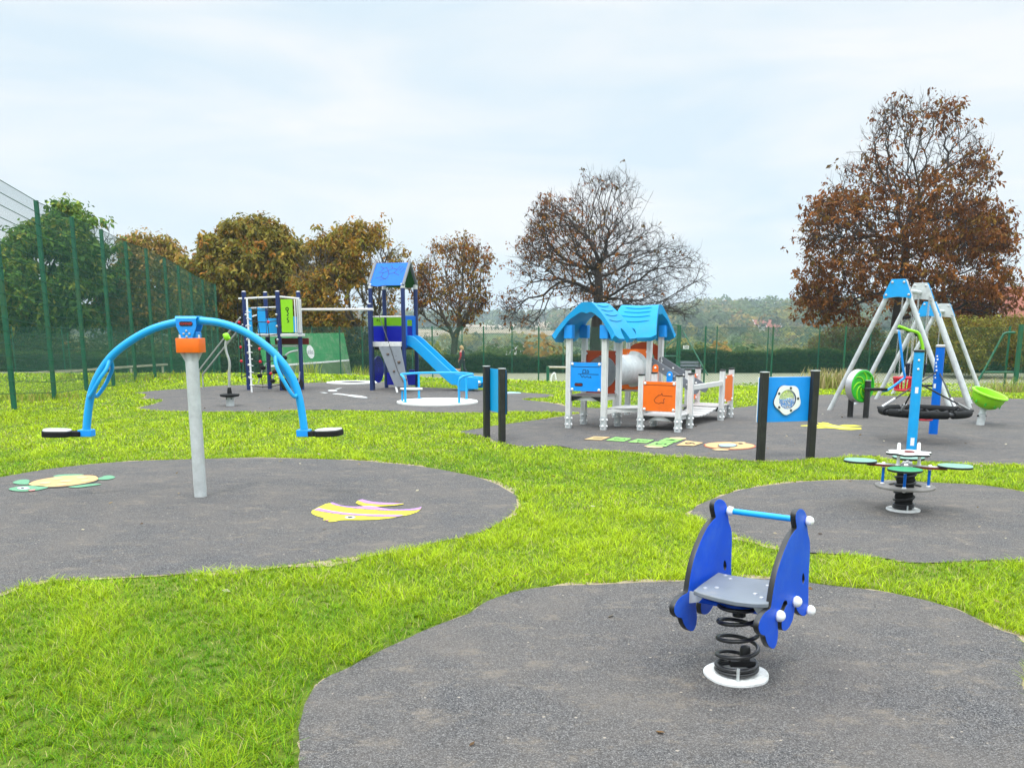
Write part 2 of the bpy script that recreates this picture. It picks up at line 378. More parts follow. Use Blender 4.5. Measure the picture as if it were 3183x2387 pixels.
# ---------------------------------------------------------------- surfaces
def ground_mat(name, kind):
    m = bpy.data.materials.new(name); m.use_nodes = True
    nt = m.node_tree; N = nt.nodes; L = nt.links; b = N['Principled BSDF']
    b.inputs['Specular IOR Level'].default_value = .25; b.inputs['Roughness'].default_value = .9
    tc = N.new('ShaderNodeTexCoord'); V = tc.outputs['Object']
    def nz(sc, det=4, ro=.6, dist=0):
        n = N.new('ShaderNodeTexNoise'); n.inputs['Scale'].default_value = sc; n.inputs['Detail'].default_value = det
        n.inputs['Roughness'].default_value = ro; n.inputs['Distortion'].default_value = dist; L.new(V, n.inputs['Vector']); return n.outputs['Fac']
    def ramp(src, *st):
        r = N.new('ShaderNodeValToRGB'); e = r.color_ramp.elements
        e[0].position, e[0].color = st[0][0], (*st[0][1], 1); e[1].position, e[1].color = st[-1][0], (*st[-1][1], 1)
        for p, c in st[1:-1]: q = e.new(p); q.color = (*c, 1)
        L.new(src, r.inputs[0]); return r.outputs[0]
    def mix(f, a, c):
        x = N.new('ShaderNodeMix'); x.data_type = 'RGBA'; L.new(f, x.inputs[0])
        L.new(a, x.inputs[6])
        if isinstance(c, tuple): x.inputs[7].default_value = (*c, 1)
        else: L.new(c, x.inputs[7])
        return x.outputs[2]
    if kind == 'rubber':
        vo = N.new('ShaderNodeTexVoronoi'); vo.inputs['Scale'].default_value = 205; L.new(V, vo.inputs['Vector'])
        sv = N.new('ShaderNodeSeparateColor'); L.new(vo.outputs['Color'], sv.inputs[0])
        base = ramp(sv.outputs[0], (0, (.018, .017, .018)), (.4, (.060, .058, .059)), (.8, (.120, .115, .115)), (1, (.215, .205, .195)))
        base = mix(ramp(nz(1.5, 6, .65), (.38, (0,)*3), (.70, (.55,)*3)), base, (.145, .124, .106))
        # trodden-in soil: stretched pale brown smears with their own outline
        mp = N.new('ShaderNodeMapping'); mp.inputs['Scale'].default_value = (1, 1.5, 1); L.new(V, mp.inputs[0])
        n2 = N.new('ShaderNodeTexNoise'); n2.inputs['Scale'].default_value = 3.4; n2.inputs['Detail'].default_value = 12; n2.inputs['Roughness'].default_value = .80
        L.new(mp.outputs[0], n2.inputs['Vector'])
        base = mix(ramp(n2.outputs['Fac'], (.525, (0,)*3), (.70, (.60,)*3)), base, (.25, .20, .148))
        base = mix(ramp(nz(.35, 3), (.42, (0,)*3), (.7, (.16,)*3)), base, (.13, .115, .10))
        # scattered light chips
        v2 = N.new('ShaderNodeTexVoronoi'); v2.inputs['Scale'].default_value = 9; v2.inputs['Randomness'].default_value = 1; L.new(V, v2.inputs['Vector'])
        base = mix(ramp(v2.outputs['Distance'], (.05, (.8,)*3), (.075, (0,)*3)), base, (.36, .31, .25))
        v3 = N.new('ShaderNodeTexVoronoi'); v3.inputs['Scale'].default_value = 31; L.new(V, v3.inputs['Vector'])
        base = mix(ramp(v3.outputs['Distance'], (.08, (.45,)*3), (.13, (0,)*3)), base, (.22, .19, .16))
        L.new(base, b.inputs['Base Color'])
        bp = N.new('ShaderNodeBump'); bp.inputs['Strength'].default_value = .55; bp.inputs['Distance'].default_value = .006
        L.new(vo.outputs['Distance'], bp.inputs['Height']); L.new(bp.outputs[0], b.inputs['Normal'])
    elif kind == 'lawn':
        base = ramp(nz(26, 6, .7), (.3, (.035, .055, .008)), (.5, (.085, .13, .010)), (.72, (.15, .20, .014)))
        base = mix(ramp(nz(.5, 5), (.42, (0,)*3), (.66, (.5,)*3)), base, (.15, .17, .016))
        base = mix(ramp(nz(3.1, 6, .7), (.6, (0,)*3), (.75, (.6,)*3)), base, (.20, .15, .06))
        L.new(base, b.inputs['Base Color'])
    elif kind == 'dirt':
        base = ramp(nz(18, 8, .75), (.3, (.15, .115, .07)), (.55, (.34, .27, .18)), (.75, (.5, .42, .30)))
        L.new(base, b.inputs['Base Color'])
        bp = N.new('ShaderNodeBump'); bp.inputs['Strength'].default_value = .5; bp.inputs['Distance'].default_value = .02
        L.new(nz(40, 6), bp.inputs['Height']); L.new(bp.outputs[0], b.inputs['Normal'])
    elif kind == 'court':
        base = ramp(nz(.8, 8, .7), (.3, (.19, .195, .13)), (.5, (.25, .25, .17)), (.72, (.20, .22, .12)))
        base = mix(ramp(nz(60, 3), (.4, (0,)*3), (.7, (.35,)*3)), base, (.15, .16, .10))
        L.new(base, b.inputs['Base Color'])
    elif kind == 'hills':
        base = ramp(nz(.012, 5), (.35, (.06, .09, .02)), (.55, (.10, .13, .03)), (.7, (.13, .13, .05)))
        L.new(base, b.inputs['Base Color'])
    elif kind == 'field':
        base = ramp(nz(.03, 6), (.3, (.25, .19, .12)), (.6, (.33, .26, .17)), (.75, (.22, .23, .11)))
        L.new(base, b.inputs['Base Color'])
    return m
MG = {k: ground_mat(k + '_surface', k) for k in ('rubber', 'lawn', 'dirt', 'court', 'hills', 'field')}
def grid(name, xs, ys, zf, mat):
    X, Y = np.meshgrid(xs, ys); Z = zf(X, Y); V = np.stack([X, Y, Z], -1).reshape(-1, 3)
    nx, ny = len(xs), len(ys); i = np.arange(ny-1)[:, None]*nx + np.arange(nx-1)[None]
    Fq = np.stack([i, i+1, i+nx+1, i+nx], -1).reshape(-1, 4)
    return tag(npmesh(name, V, Fq, mat, smooth=True), kind='structure')
lawn_o = grid('lawn', np.arange(-60, 60.1, .5), np.concatenate([np.arange(-12, 57.1, .5)]), lambda x, y: zt(x, y) + .018*np.sin(x*1.3+.4*y)*np.sin(y*.9) * (np.abs(y-15) > 100), MG['lawn'])
tag(lawn_o, 'bright green mown lawn around the black play surfaces', 'lawn')
ys = np.concatenate([np.arange(57, 130, 3), np.geomspace(130, 3200, 70)])
hv = []
hills_V = []; 
for y in ys:
    xs_ = np.linspace(-1, 1, 121) * (60 + y * .95); hills_V.append(np.stack([xs_, np.full(121, y), zh(xs_, np.full(121, y)) - (.02 if y > 58 else .02)], -1))
hills_V = np.concatenate(hills_V); ii = np.arange(len(ys)-1)[:, None]*121 + np.arange(120)[None]
hills_o = npmesh('hills', hills_V, np.stack([ii, ii+1, ii+122, ii+121], -1).reshape(-1, 4), MG['hills'], smooth=True)
tag(hills_o, 'valley sides and far hills beyond the hedge', 'hills', kind='structure')
def S2(l): return [(x*1.439, y*1.439) for x, y in l]
def gp(l): return [tuple(G(x, y)[:2]) for x, y in l]
# play surfaces, outlines read on the ground plane
pad_front = gp(S2([(640,1720),(648,1659),(653,1600),(649,1565),(668,1505),(702,1468),(738,1453),(800,1421),(880,1384),(960,1348),(1012,1327),(1045,1306),(1085,1290),(1130,1276),(1200,1268),(1300,1265),(1400,1260),(1480,1257),(1560,1252),(1640,1252),(1700,1257),(1750,1262),(1800,1268),(1900,1279),(2000,1298),(2080,1325),(2150,1360),(2212,1392)])) + [(2.35, 3.7), (2.8, 3.0), (2.9, 2.0), (2.2, .9), (.4, .8), (-.6, 1.6), (-.85, 2.3)]
pad_right = gp(S2([(1490,1110),(1502,1098),(1530,1083),(1600,1060),(1700,1045),(1800,1039),(1900,1039),(2050,1045),(2140,1052),(2212,1064),(2330,1085),(2400,1120),(2380,1165),(2290,1198),(2212,1211),(2140,1212),(2080,1214),(1990,1217),(1920,1209),(1850,1201),(1750,1196),(1700,1188),(1650,1176),(1590,1159),(1540,1136),(1505,1120)]))
pad_left = gp(S2([(0,1032),(100,1015),(250,1000),(450,992),(600,991),(750,995),(900,1008),(1000,1025),(1060,1042),(1105,1068),(1116,1085),(1110,1105),(1085,1125),(1040,1150),(980,1166),(880,1186),(780,1203),(700,1213),(560,1229),(430,1240),(300,1246),(190,1250),(120,1253),(75,1260),(45,1268),(0,1284),(-160,1330),(-420,1330),(-620,1240),(-600,1130),(-380,1075),(-150,1050)]))
pad_far = gp([(437,1272),(443,1265.5),(491,1254),(507,1246),(503,1242),(459,1242),(450,1236),(456,1228),(427,1223),(430,1221),(507,1213),(583,1209),(665,1201),(769,1197),(850,1194),(943,1191.5),(1016,1189.5),(1100,1187),(1190,1188),(1250,1196),(1306,1204),(1400,1208),(1470,1211),(1520,1215),(1574,1218.5),(1640,1222),(1700,1226),(1718,1231),(1690,1236),(1620,1241),(1660,1247),(1720,1255),(1755,1263),(1800,1267.5),(1868,1270),(2000,1272),(2200,1270),(2281,1269),(2348,1262),(2420,1248),(2480,1236),(2539,1229),(2620,1228),(2800,1232),(3000,1236),(3183,1242),(3400,1250),(3700,1290),(3760,1380),(3500,1450),(3183,1446),(3020,1441),(2887,1434),(2820,1433),(2760,1430),(2718,1418),(2650,1421),(2528,1427),(2440,1434),(2380,1433),(2295,1433),(2187,1421),(2051,1416),(1970,1405),(1897,1403),(1830,1401),(1784,1397),(1739,1388),(1671,1391),(1626,1389),(1572,1380),(1540,1374),(1524,1363),(1490,1353),(1456,1351),(1425,1344),(1475,1336),(1536,1325),(1594,1317),(1671,1306.6),(1739,1297.5),(1773,1292),(1806,1285),(1739,1283),(1682,1280.6),(1626,1279.5),(1574,1282),(1468,1283.5),(1400,1284),(1310,1281),(1200,1278),(1080,1276.6),(981,1275),(886,1278),(760,1280),(633,1281),(570,1280),(475,1276.6)])
PADS = [pad_front, pad_right, pad_left, pad_far]
def noisy(poly, amp, step, seed):
    out = []; n = len(poly)
    for i in range(n):
        a = Vector((*poly[i], 0)); b = Vector((*poly[(i+1) % n], 0)); k = max(1, int((b-a).length/step))
        for q in range(k):
            p = a.lerp(b, q/k); t = noise.noise((p.x*2.2, p.y*2.2, seed))*amp + noise.noise((p.x*9, p.y*9, seed+3))*amp*.5; s_ = noise.noise((p.x*2.2, p.y*2.2, seed+9))*amp
            out.append((p.x + t, p.y + s_))
    return out
def flat(name, poly, z, mat, thick=None):
    bm = bmesh.new(); vs = [bm.verts.new((x, y, z)) for x, y in poly]; f = bm.faces.new(vs)
    if f.normal.z < 0: f.normal_flip()
    bmesh.ops.triangulate(bm, faces=[f], ngon_method='EAR_CLIP')
    bm.normal_update()
    for f in bm.faces:
        if f.normal.z < 0: f.normal_flip()
    me = bpy.data.meshes.new(name); bm.to_mesh(me); bm.free(); me.materials.append(mat)
    o = bpy.data.objects.new(name, me); COL.objects.link(o); return o
labs = ['near black rubber surface under the blue spring rocker', 'rounded black rubber surface under the flower shaped springer', 'large black rubber surface with turtle and fish markings', 'long black rubber surface under the far play equipment']
PADN = []
for i, p in enumerate(PADS):
    sm = crom(p, 3); PADN.append(noisy(sm, .022, .12, i))
    c = Vector((sum(q[0] for q in sm)/len(sm), sum(q[1] for q in sm)/len(sm), 0))
    tag(flat('soil_edge', noisy(sm, .10, .10, 20+i), .004, MG['dirt']), 'strip of bare pale soil along a ' + labs[i].split(' under')[0].split(' with')[0], 'soil edge', kind='structure')
    tag(flat('safety_surface', PADN[i], .010, MG['rubber']), labs[i], 'play surface', kind='structure')
# dirt also shows beyond the pad edge: a worn verge ring
def ring_strip(name, poly, w0, w1, z, mat, seed, keep=.0):
    pts = []; n = len(poly); V = []; Fq = []
    area = sum(poly[i][0]*poly[(i+1) % n][1]-poly[(i+1) % n][0]*poly[i][1] for i in range(n)); sgn = 1 if area > 0 else -1
    for i in range(n):
        a = Vector((*poly[i-1], 0)); b = Vector((*poly[(i+1) % n], 0)); d = (b-a).normalized(); nrm = Vector((d.y, -d.x, 0))*sgn
        p = Vector((*poly[i], 0)); t = noise.noise((p.x*.9, p.y*.9, seed)) + .6*noise.noise((p.x*4, p.y*4, seed))
        w = max(.0, -.015 + (w1-w0)*1.9*(t+.12))
        V += [p - nrm*.03, p + nrm*w]
    V = [(v.x, v.y, z) for v in V]
    for i in range(n):
        j = (i+1) % n; Fq.append((2*i, 2*i+1, 2*j+1, 2*j))
    o = npmesh(name, np.array(V), np.array(Fq), mat); return tag(o, kind='structure')
for i, p in enumerate(PADN):
    tag(ring_strip('soil_verge', p, .025, .13, .007, MG['dirt'], 40+i), 'worn pale verge beside the ' + labs[i].split(' under')[0].split(' with')[0], 'soil edge')
# tennis court beyond
court = [(-40, 40), (-22, 47.2), (-15, 49.2), (-8.9, 45.8), (1.2, 39.7), (8, 36.6), (13, 34.2), (30, 35), (45, 44), (45, 55.3), (-40, 55.3)]
tag(flat('tennis_court', court, -1.092, MG['court']), 'pale grey green tennis court behind the fence', 'court', kind='structure')
def stripe(a, b, w):
    a = Vector(a); b = Vector(b); d = (b-a).normalized(); n = Vector((-d.y, d.x))*w/2
    return [tuple(a+n), tuple(b+n), tuple(b-n), tuple(a-n)]
for q, (a, b, lab) in enumerate([((2, 44.5), (8.5, 40.2), 'baseline'), ((2, 44.5), (14, 52), 'left sideline'), ((8.5, 40.2), (24, 50), 'right sideline'), ((7.5, 47.9), (15, 43.9), 'service line'), ((-12, 53), (0, 46), 'far line')]):
    tag(flat('court_line', stripe(a, b, .07), -1.087, M['w_mark']), 'thin white painted %s on the tennis court' % lab, 'court line', 'painted tennis court lines', 'structure')
# ---------------------------------------------------------------- painted markings
def mk(root, name, px, z, mat, smooth=0):
    pts = [G(x, y) for x, y in px]; poly = [tuple(lw(root, p)[:2]) for p in pts]
    if smooth: poly = crom(poly, smooth)
    o = flat(name, poly, z, mat); o.parent = root; return o
def cs(l, sc, ox, oy): return [(ox + x/sc, oy + y/sc) for x, y in l]
def ell(cx, cy, rx, ry, n=28, tilt=0): return [(cx + rx*math.cos(a), cy + ry*math.sin(a) + tilt*rx*math.cos(a)) for a in [2*math.pi*i/n for i in range(n)]]
Z1, Z2, Z3 = .0145, .0185, .0225
# turtle
c_ = G(190, 1500); rt = thing('turtle_marking', 'painted turtle with orange shell and green flippers on black rubber', 'ground marking', c_)
tq = lambda l: cs(l, 5.53, 0, 1440)
mk(rt, 'outline', tq([(480,400),(520,345),(640,305),(850,262),(1080,228),(1400,214),(1640,216),(1700,262),(1690,320),(1560,368),(1300,410),(1020,442),(800,446),(560,432)]), Z1, M['b_mark'], 3)
mk(rt, 'shell', tq([(495,385),(540,350),(650,312),(850,275),(1080,245),(1400,230),(1620,235),(1690,278),(1660,315),(1540,352),(1300,395),(1020,425),(820,430),(600,415)]), Z2, M['o_mark'], 3)
for l in ([(680,365),(800,350),(870,352),(850,375),(720,385)], [(1040,330),(1150,320),(1240,325),(1200,345),(1060,350)], [(1320,270),(1420,262),(1500,268),(1480,285),(1350,290)], [(980,395),(1080,385),(1150,392),(1100,408),(990,410)], [(1400,325),(1490,315),(1550,322),(1500,340),(1410,342)], [(900,290),(1000,282),(1080,284),(1050,302),(930,308)]):
    mk(rt, 'shell_spot', tq(l), Z3, M['o2_mark'], 2)
mk(rt, 'head', tq([(150,470),(230,440),(380,418),(520,410),(700,412),(830,435),(760,465),(600,495),(400,508),(240,500)]), Z2, M['t_mark'], 3)
mk(rt, 'eye', tq(ell(405, 460, 108, 22)), Z3, M['w_mark'])
mk(rt, 'pupil', tq(ell(390, 461, 30, 8)), .0265, M['b_mark'])
mk(rt, 'mouth', tq([(480,492),(560,482),(615,478),(600,500),(520,510)]), Z3, M['r_mark'])
for l in ([(220,355),(300,318),(420,300),(510,315),(500,350),(480,385),(380,388),(280,378)], [(915,250),(1000,222),(1150,212),(1380,210),(1440,225),(1200,245),(1000,262)], [(1680,280),(1740,262),(1800,238),(1900,230),(1985,262),(1920,292),(1800,306),(1700,302)], [(1170,430),(1320,408),(1500,385),(1650,372),(1745,386),(1650,402),(1450,430),(1300,442)]):
    mk(rt, 'flipper', tq(l), Z2 - .001, M['t_mark'], 3)
# fish
fq = lambda l: cs(l, 5.395, 930, 1540)
rf = thing('fish_marking', 'painted yellow and lilac striped fish on black rubber', 'ground marking', G(1130, 1600))
body = [(205,310),(215,275),(330,215),(440,165),(520,148),(560,140),(600,158),(700,195),(830,212),(960,216),(1080,205),(1180,203),(1290,214),(1400,240),(1520,258),(1680,264),(1850,256),(1980,238),(2055,218),(2040,255),(1980,300),(1850,345),(1600,395),(1300,428),(1050,435),(850,434),(690,438),(600,460),(520,466),(480,458),(500,442),(540,428),(480,430),(400,440),(420,410),(400,395),(290,365),(225,335)]
mk(rf, 'body', fq(body), Z1, M['y_mark'])
mk(rf, 'upper_stripe', fq([(520,150),(560,141),(600,158),(700,195),(830,212),(960,216),(1080,205),(1180,203),(1290,214),(1400,240),(1520,258),(1680,264),(1850,256),(1980,238),(2055,218),(2035,258),(1960,275),(1800,282),(1600,284),(1400,277),(1200,262),(1000,248),(800,226),(650,200),(560,178)]), Z2, M['l_mark'])
mk(rf, 'middle_stripe', fq([(245,272),(330,236),(420,258),(560,288),(750,315),(950,334),(1200,346),(1450,350),(1700,354),(1760,360),(1640,386),(1450,384),(1200,376),(950,362),(750,350),(560,326),(400,300)]), Z2, M['l_mark'])
mk(rf, 'tail_fin', fq([(945,150),(985,115),(1060,96),(1120,114),(1220,136),(1350,150),(1550,158),(1755,166),(1740,178),(1600,196),(1450,206),(1290,214),(1180,203),(1085,205),(1000,180)]), Z2 + .0005, M['y_mark'])
mk(rf, 'fin_stripe', fq([(985,115),(1060,98),(1120,115),(1220,137),(1350,151),(1550,159),(1750,167),(1600,180),(1400,186),(1250,178),(1100,160)]), Z3, M['l_mark'])
mk(rf, 'eye', fq(ell(855, 396, 90, 22)), Z2, M['w_mark']); mk(rf, 'pupil', fq(ell(855, 398, 45, 8)), Z3, M['b_mark'])
mk(rf, 'lip', fq([(440,440),(480,437),(500,442),(480,458),(450,450)]), Z2, M['r_mark'])
# hopscotch
hq = lambda l: cs(l, 3.687, 1780, 1340)
rh = thing('hopscotch_marking', 'painted hopscotch of six numbered orange and green tiles', 'ground marking', G(2000, 1375))
tiles = [([(130,108),(245,72),(430,80),(330,115)], 'o_mark', '1'), ([(380,118),(490,80),(675,97),(590,130)], 'g_mark', '2'), ([(630,138),(745,102),(935,112),(850,148)], 'g_mark', '3'), ([(980,130),(1075,92),(1270,105),(1180,140)], 'g_mark', '4'), ([(840,180),(950,132),(1160,142),(1065,190)], 'g_mark', '5'), ([(1185,175),(1300,120),(1500,145),(1390,182)], 'o_mark', '6')]
for l, mt, d in tiles:
    q = [lw(rh, G(*p)) for p in hq(l)]; cc_ = sum(q, Vector())/4
    tl = mk(rh, 'tile', hq(l), Z2, M[mt]); mk(rh, 'tile_border', [(x + (x-sum(a for a, b in hq(l))/4)*.06, y + (y-sum(b for a, b in hq(l))/4)*.06) for x, y in hq(l)], Z1, M['b_mark'])
    up = ((q[2]-q[1]) + (q[3]-q[0]))/2; rgt = ((q[0]-q[1]) + (q[3]-q[2]))/2; w_ = rgt.length; h_ = up.length
    A = Matrix.Identity(4); ux = rgt.normalized()*w_*.85; uy = up.normalized()*h_*.85
    A = Matrix(((ux.x, uy.x, 0, cc_.x), (ux.y, uy.y, 0, cc_.y), (0, 0, .2, Z3), (0, 0, 0, 1)))
    words('number', d, 1.0, M['b_mark'], A, tl, .002)
for l in ([(1100,95),(1130,86),(1220,84),(1290,90),(1305,100),(1270,104)], [(815,182),(840,181),(1040,193),(1020,202),(940,205),(860,198)]): mk(rh, 'wing', hq(l), Z2, M['o2_mark'])
rc = thing('face_marking', 'round painted peach face with ears beside the hopscotch', 'ground marking', G(*hq([(1800,178)])[0]))
mk(rc, 'outline', hq(ell(1800, 178, 300, 45, tilt=.02)), Z1, M['rust']); mk(rc, 'face', hq(ell(1800, 178, 285, 40, tilt=.02)), Z2, M['o_mark'])
mk(rc, 'muzzle_line', hq(ell(1775, 180, 115, 21)), Z3, M['brown']); mk(rc, 'muzzle', hq(ell(1775, 180, 100, 17)), .0265, M['bl_mark'])
for l in ([(1810,138),(1900,134),(1985,141),(1970,150),(1850,147)], [(1590,222),(1680,216),(1790,224),(1780,233),(1640,232)]): mk(rc, 'ear', hq(l), Z2, M['o2_mark'])
mk(rc, 'eye', hq(ell(1925, 160, 28, 6)), Z3, M['brown']); mk(rc, 'mouth', hq([(1650,200),(1720,196),(1810,204),(1800,212),(1700,210)]), Z3, M['brown'])
# gecko
gq = lambda l: cs(l, 2.72, 2500, 820)
rg = thing('lizard_marking', 'painted yellow lizard with long tail on black rubber', 'ground marking', G(2600, 1328))
mk(rg, 'body', gq([(-30,1372),(90,1368),(130,1366),(110,1350),(150,1352),(150,1345),(195,1350),(240,1366),(290,1375),(340,1366),(420,1368),(495,1378),(400,1382),(330,1384),(480,1392),(485,1404),(400,1411),(320,1408),(250,1398),(180,1394),(120,1398),(95,1393),(130,1384),(80,1380),(-30,1378)]), Z1, M['y_mark'])
mk(rg, 'stripe', gq([(150,1372),(230,1378),(290,1384),(330,1390),(420,1396),(330,1396),(250,1388)]), Z2, M['o2_mark'])
# white figure
wq = lambda l: cs(l, 3.3515, 840, 950)
rw = thing('bird_marking', 'painted white swooping shape with round dot on far black rubber', 'ground marking', G(1080, 1225))
mk(rw, 'wing', wq([(645,926),(700,918),(780,928),(860,936),(950,945),(1020,966),(930,964),(840,952),(760,936)]), Z1, M['w_mark'], 2)
mk(rw, 'dot', wq(ell(650, 890, 50, 10)), Z1, M['w_mark'])
for l in ([(510,908),(560,908),(605,914),(570,918)], [(675,872),(720,864),(752,864),(700,876)]): mk(rw, 'dash', wq(l), Z1, M['w_mark'])
rb = thing('wave_marking', 'pale blue painted wave at the far edge of the rubber', 'ground marking', G(1590, 1223))
mk(rb, 'wave', [(1574,1220),(1590,1219.5),(1620,1221.5),(1618,1224),(1595,1224.5),(1575,1225.5)], Z1, M['bl_mark'])
# ---------------------------------------------------------------- grass blades
def blades(nper, d0, d1, wid, hgt, seg):
    xs_, ys_ = [], []
    A = 0
    x0, x1 = -.64*d1 - 1.5, .64*d1 + 1.5; area = (x1-x0)*(d1-d0); n = int(area*nper)
    x = rng.uniform(x0, x1, n); y = rng.uniform(d0, d1, n)
    k = np.abs(x) < .64*y + 1.5
    for p in PADN:
        dx = rng.normal(0, .012, n); dy = rng.normal(0, .012, n)
        k &= ~inpoly(x + dx, y + dy, p)
    return x[k], y[k]
def vnoise(x, y, s, seed):
    a = rng.__class__(np.random.PCG64(seed)); t = np.zeros_like(x)
    for i in range(6):
        th = a.uniform(0, 6.28); f = s*a.uniform(.6, 1.8); t += np.sin((x*np.cos(th) + y*np.sin(th))*f + a.uniform(0, 6.28) + 1.3*np.sin((x*np.sin(th)-y*np.cos(th))*f*.7))
    return t/6
GV, GF, GC = [], [], []; off = 0; T3, TC3 = [], []
for nper, d0, d1, wid, hgt in ((12000, 2.9, 5.2, .0032, .046), (7000, 5.2, 8, .0042, .042), (3000, 8, 12, .0068, .038), (1150, 12, 18, .012, .036), (380, 18, 27, .023, .036), (70, 27, 44, .05, .07)):
    x, y = blades(nper, d0, d1, wid, hgt, 3); n = len(x)
    # gather into tufts
    x, y = x + .05*vnoise(x, y, 34, 31), y + .05*vnoise(x, y, 34, 32)
    k = np.ones(n, bool)
    for p in PADN:
        for ox, oy in ((.028, 0), (-.028, 0), (0, .028), (0, -.028)): k &= ~inpoly(x + ox*(rng.uniform(0, 1, n)**.5), y + oy*(rng.uniform(0, 1, n)**.5), p)
    x, y = x[k], y[k]; n = len(x)
    clump = vnoise(x, y, 7.5, 3); big = vnoise(x, y, 1.3, 5); fine = vnoise(x, y, 26, 8)
    h = hgt*(.80 + .65*clump + .30*big)*rng.uniform(.45, 1.4, n); h = np.clip(h, .016, .085)
    lean = rng.uniform(.3, 2.0, n)*h*1.1; az = rng.uniform(0, 6.283, n) + .6*big; wa = az + 1.57 + rng.normal(0, .5, n)
    z = zt(x, y); w = wid*rng.uniform(.6, 1.3, n)
    wx, wy = np.cos(wa)*w/2, np.sin(wa)*w/2; lx, ly = np.cos(az)*lean, np.sin(az)*lean
    b0 = np.stack([x-wx, y-wy, z-.004], -1); b1 = np.stack([x+wx, y+wy, z-.004], -1)
    m0 = np.stack([x-wx*.8+lx*.42, y-wy*.8+ly*.42, z+h*.66], -1); m1_ = np.stack([x+wx*.8+lx*.42, y+wy*.8+ly*.42, z+h*.66], -1)
    t0 = np.stack([x-wx*.15+lx, y-wy*.15+ly, z+h], -1); t1 = np.stack([x+wx*.15+lx, y+wy*.15+ly, z+h], -1)
    GV.append(np.stack([b0, b1, m0, m1_, t0, t1], 1).reshape(-1, 3))
    i = off + np.arange(n)[:, None]*6; GF.append(np.concatenate([i + np.array([0,1,3,2]), i + np.array([2,3,5,4])]).reshape(-1, 4)); off += n*6
    patch = vnoise(x, y, .55, 41)
    mixv = np.clip(.47 + (.30 if d0 < 12 else .22)*big + .5*clump + .35*patch + .02*min(d0, 14) + rng.normal(0, .30, n), 0, 1)[:, None]
    c = np.array([.088, .235, .004])*(1-mixv) + np.array([.395, .51, .010])*mixv
    dry = (rng.uniform(0, 1, n) < .045 + .10*np.clip(vnoise(x, y, 2.1, 21)-.15, 0, 1))[:, None]
    c = np.where(dry, np.array([.46, .40, .16])*rng.uniform(.7, 1.2, (n, 1)), c*rng.uniform(.55, 1.45, (n, 1)))
    GC.append(np.repeat(c, 6, 0))
gm = leafmat('grass_blades', .30, .45)
g_o = npmesh('grass', np.concatenate(GV), np.concatenate(GF), gm, col=np.concatenate(GC), smooth=False)
tag(g_o, 'short bright green and yellowish grass blades covering the lawn', 'grass', kind='stuff')
# ================================================================ overhead rocker (front left)
b0 = G(624, 1545); rk = thing('standing_rocker', 'tall rocker with long blue arch on a grey steel pole and two hanging seats', 'seesaw', b0, 0)
Yb = b0.y
def PL(root, px, py, Y): return lw(root, P(px, py, Y))
px_ = lambda x, y, dy=0: PL(rk, x*1.439, y*1.439, Yb + dy)
cz = px_(412, 746).z; hz = cz - .064 + .142
mb = MB(); mb.tube([(0,0,-.02), (0,0,hz-.14)], .062, 20)
for a in range(4):
    d = Vector((math.cos(a*1.571+.4), math.sin(a*1.571+.4), 0)); mb.add([d*.058 + Vector((0,0,hz-.24)), d*.11 + Vector((0,0,hz-.142)), d*.05+Vector((0,0,hz-.142)), d*.06+Vector((-d.y*.006, d.x*.006, -.24+hz))], [(0,1,2),(0,1,3),(1,2,3),(0,2,3)])
mb.build('pole', M['galv'], rk)
cz = px_(412, 746).z
ob = board('collar_box', [rrect(.238, .20, .03)], .140, [M['orange'], M['orange']], Matrix.Translation((0, 0, cz)), rk, .006)
for sx in (-1, 1): MB().lathe([(.03,0),(.03,.03),(.02,.034)], 6, (sx*.075, -.02, cz+.070)).build('nut', M['white'], rk)
# bracket: front and back tapered plates plus bent top sheet
bz0, bz1 = cz+.050, px_(404, 682).z
def plate(dy, mat):
    w0, w1, zt_ = .056, .098, bz1-.028
    out = [(-w1, zt_), (-w1, zt_-.075), (-w0, bz0+.03)] + [(-w0*math.cos(R(a)), bz0+.03-.05*math.sin(R(a))) for a in (25, 50, 75, 90)] + [(w0*math.cos(R(a)), bz0+.03-.05*math.sin(R(a))) for a in (75, 50, 25)] + [(w0, bz0+.03), (w1, zt_-.075), (w1, zt_)]
    return board('bracket_plate', [out], .012, [mat, mat], frame((0, dy, 0), (1,0,0), (0,0,1)), rk, .002)
p1 = plate(-.085, M['panel_blue']); p2 = plate(.085, M['panel_blue'])
MB().box((0, -.0, bz1-.012), (.212, .16, .014)).add([(-.106,-.079,bz1-.005),(.106,-.079,bz1-.005),(.105,-.094,bz1-.032),(-.105,-.094,bz1-.032),(-.106,-.074,bz1-.02),(.106,-.074,bz1-.02)], [(0,1,2,3),(3,2,5,4),(0,3,4),(1,5,2)]).build('top_sheet', M['sky_blue'], rk, .003)
MB().box((.05, 0, bz0+.03), (.085, .12, .10)).build('bearing_block', M['panel_blue'], rk, .008)
for dx, dz in ((0,.062),(-.028,.034),(.028,.034),(0,.006)):
    MB().lathe([(.011,0),(.011,.007),(.006,.009)], 12, (dx, -.0915, bz0+.028+dz), rot_to((0,-1,0))).build('bolt', M['steel'], rk)
bd = board('name_plate', [rrect(.132, .044, .0215)], .004, [M['black'], M['black']], frame((0, -.0935, bz1-.078), (1,0,0), (0,0,1)), rk, .001)
words('lettering', 'KOMPAN', .028, M['print_red'], frame((-.006, -.0962, bz1-.079), (1,0,0), (0,0,1)), bd, .0006)
MB().prism([(.046,-.006),(.060,-.002),(.050,.012),(.053,.003)], 0, .0007, frame((0, -.0962, bz1-.072), (1,0,0), (0,0,1))).build('emblem', M['print_red'], bd)
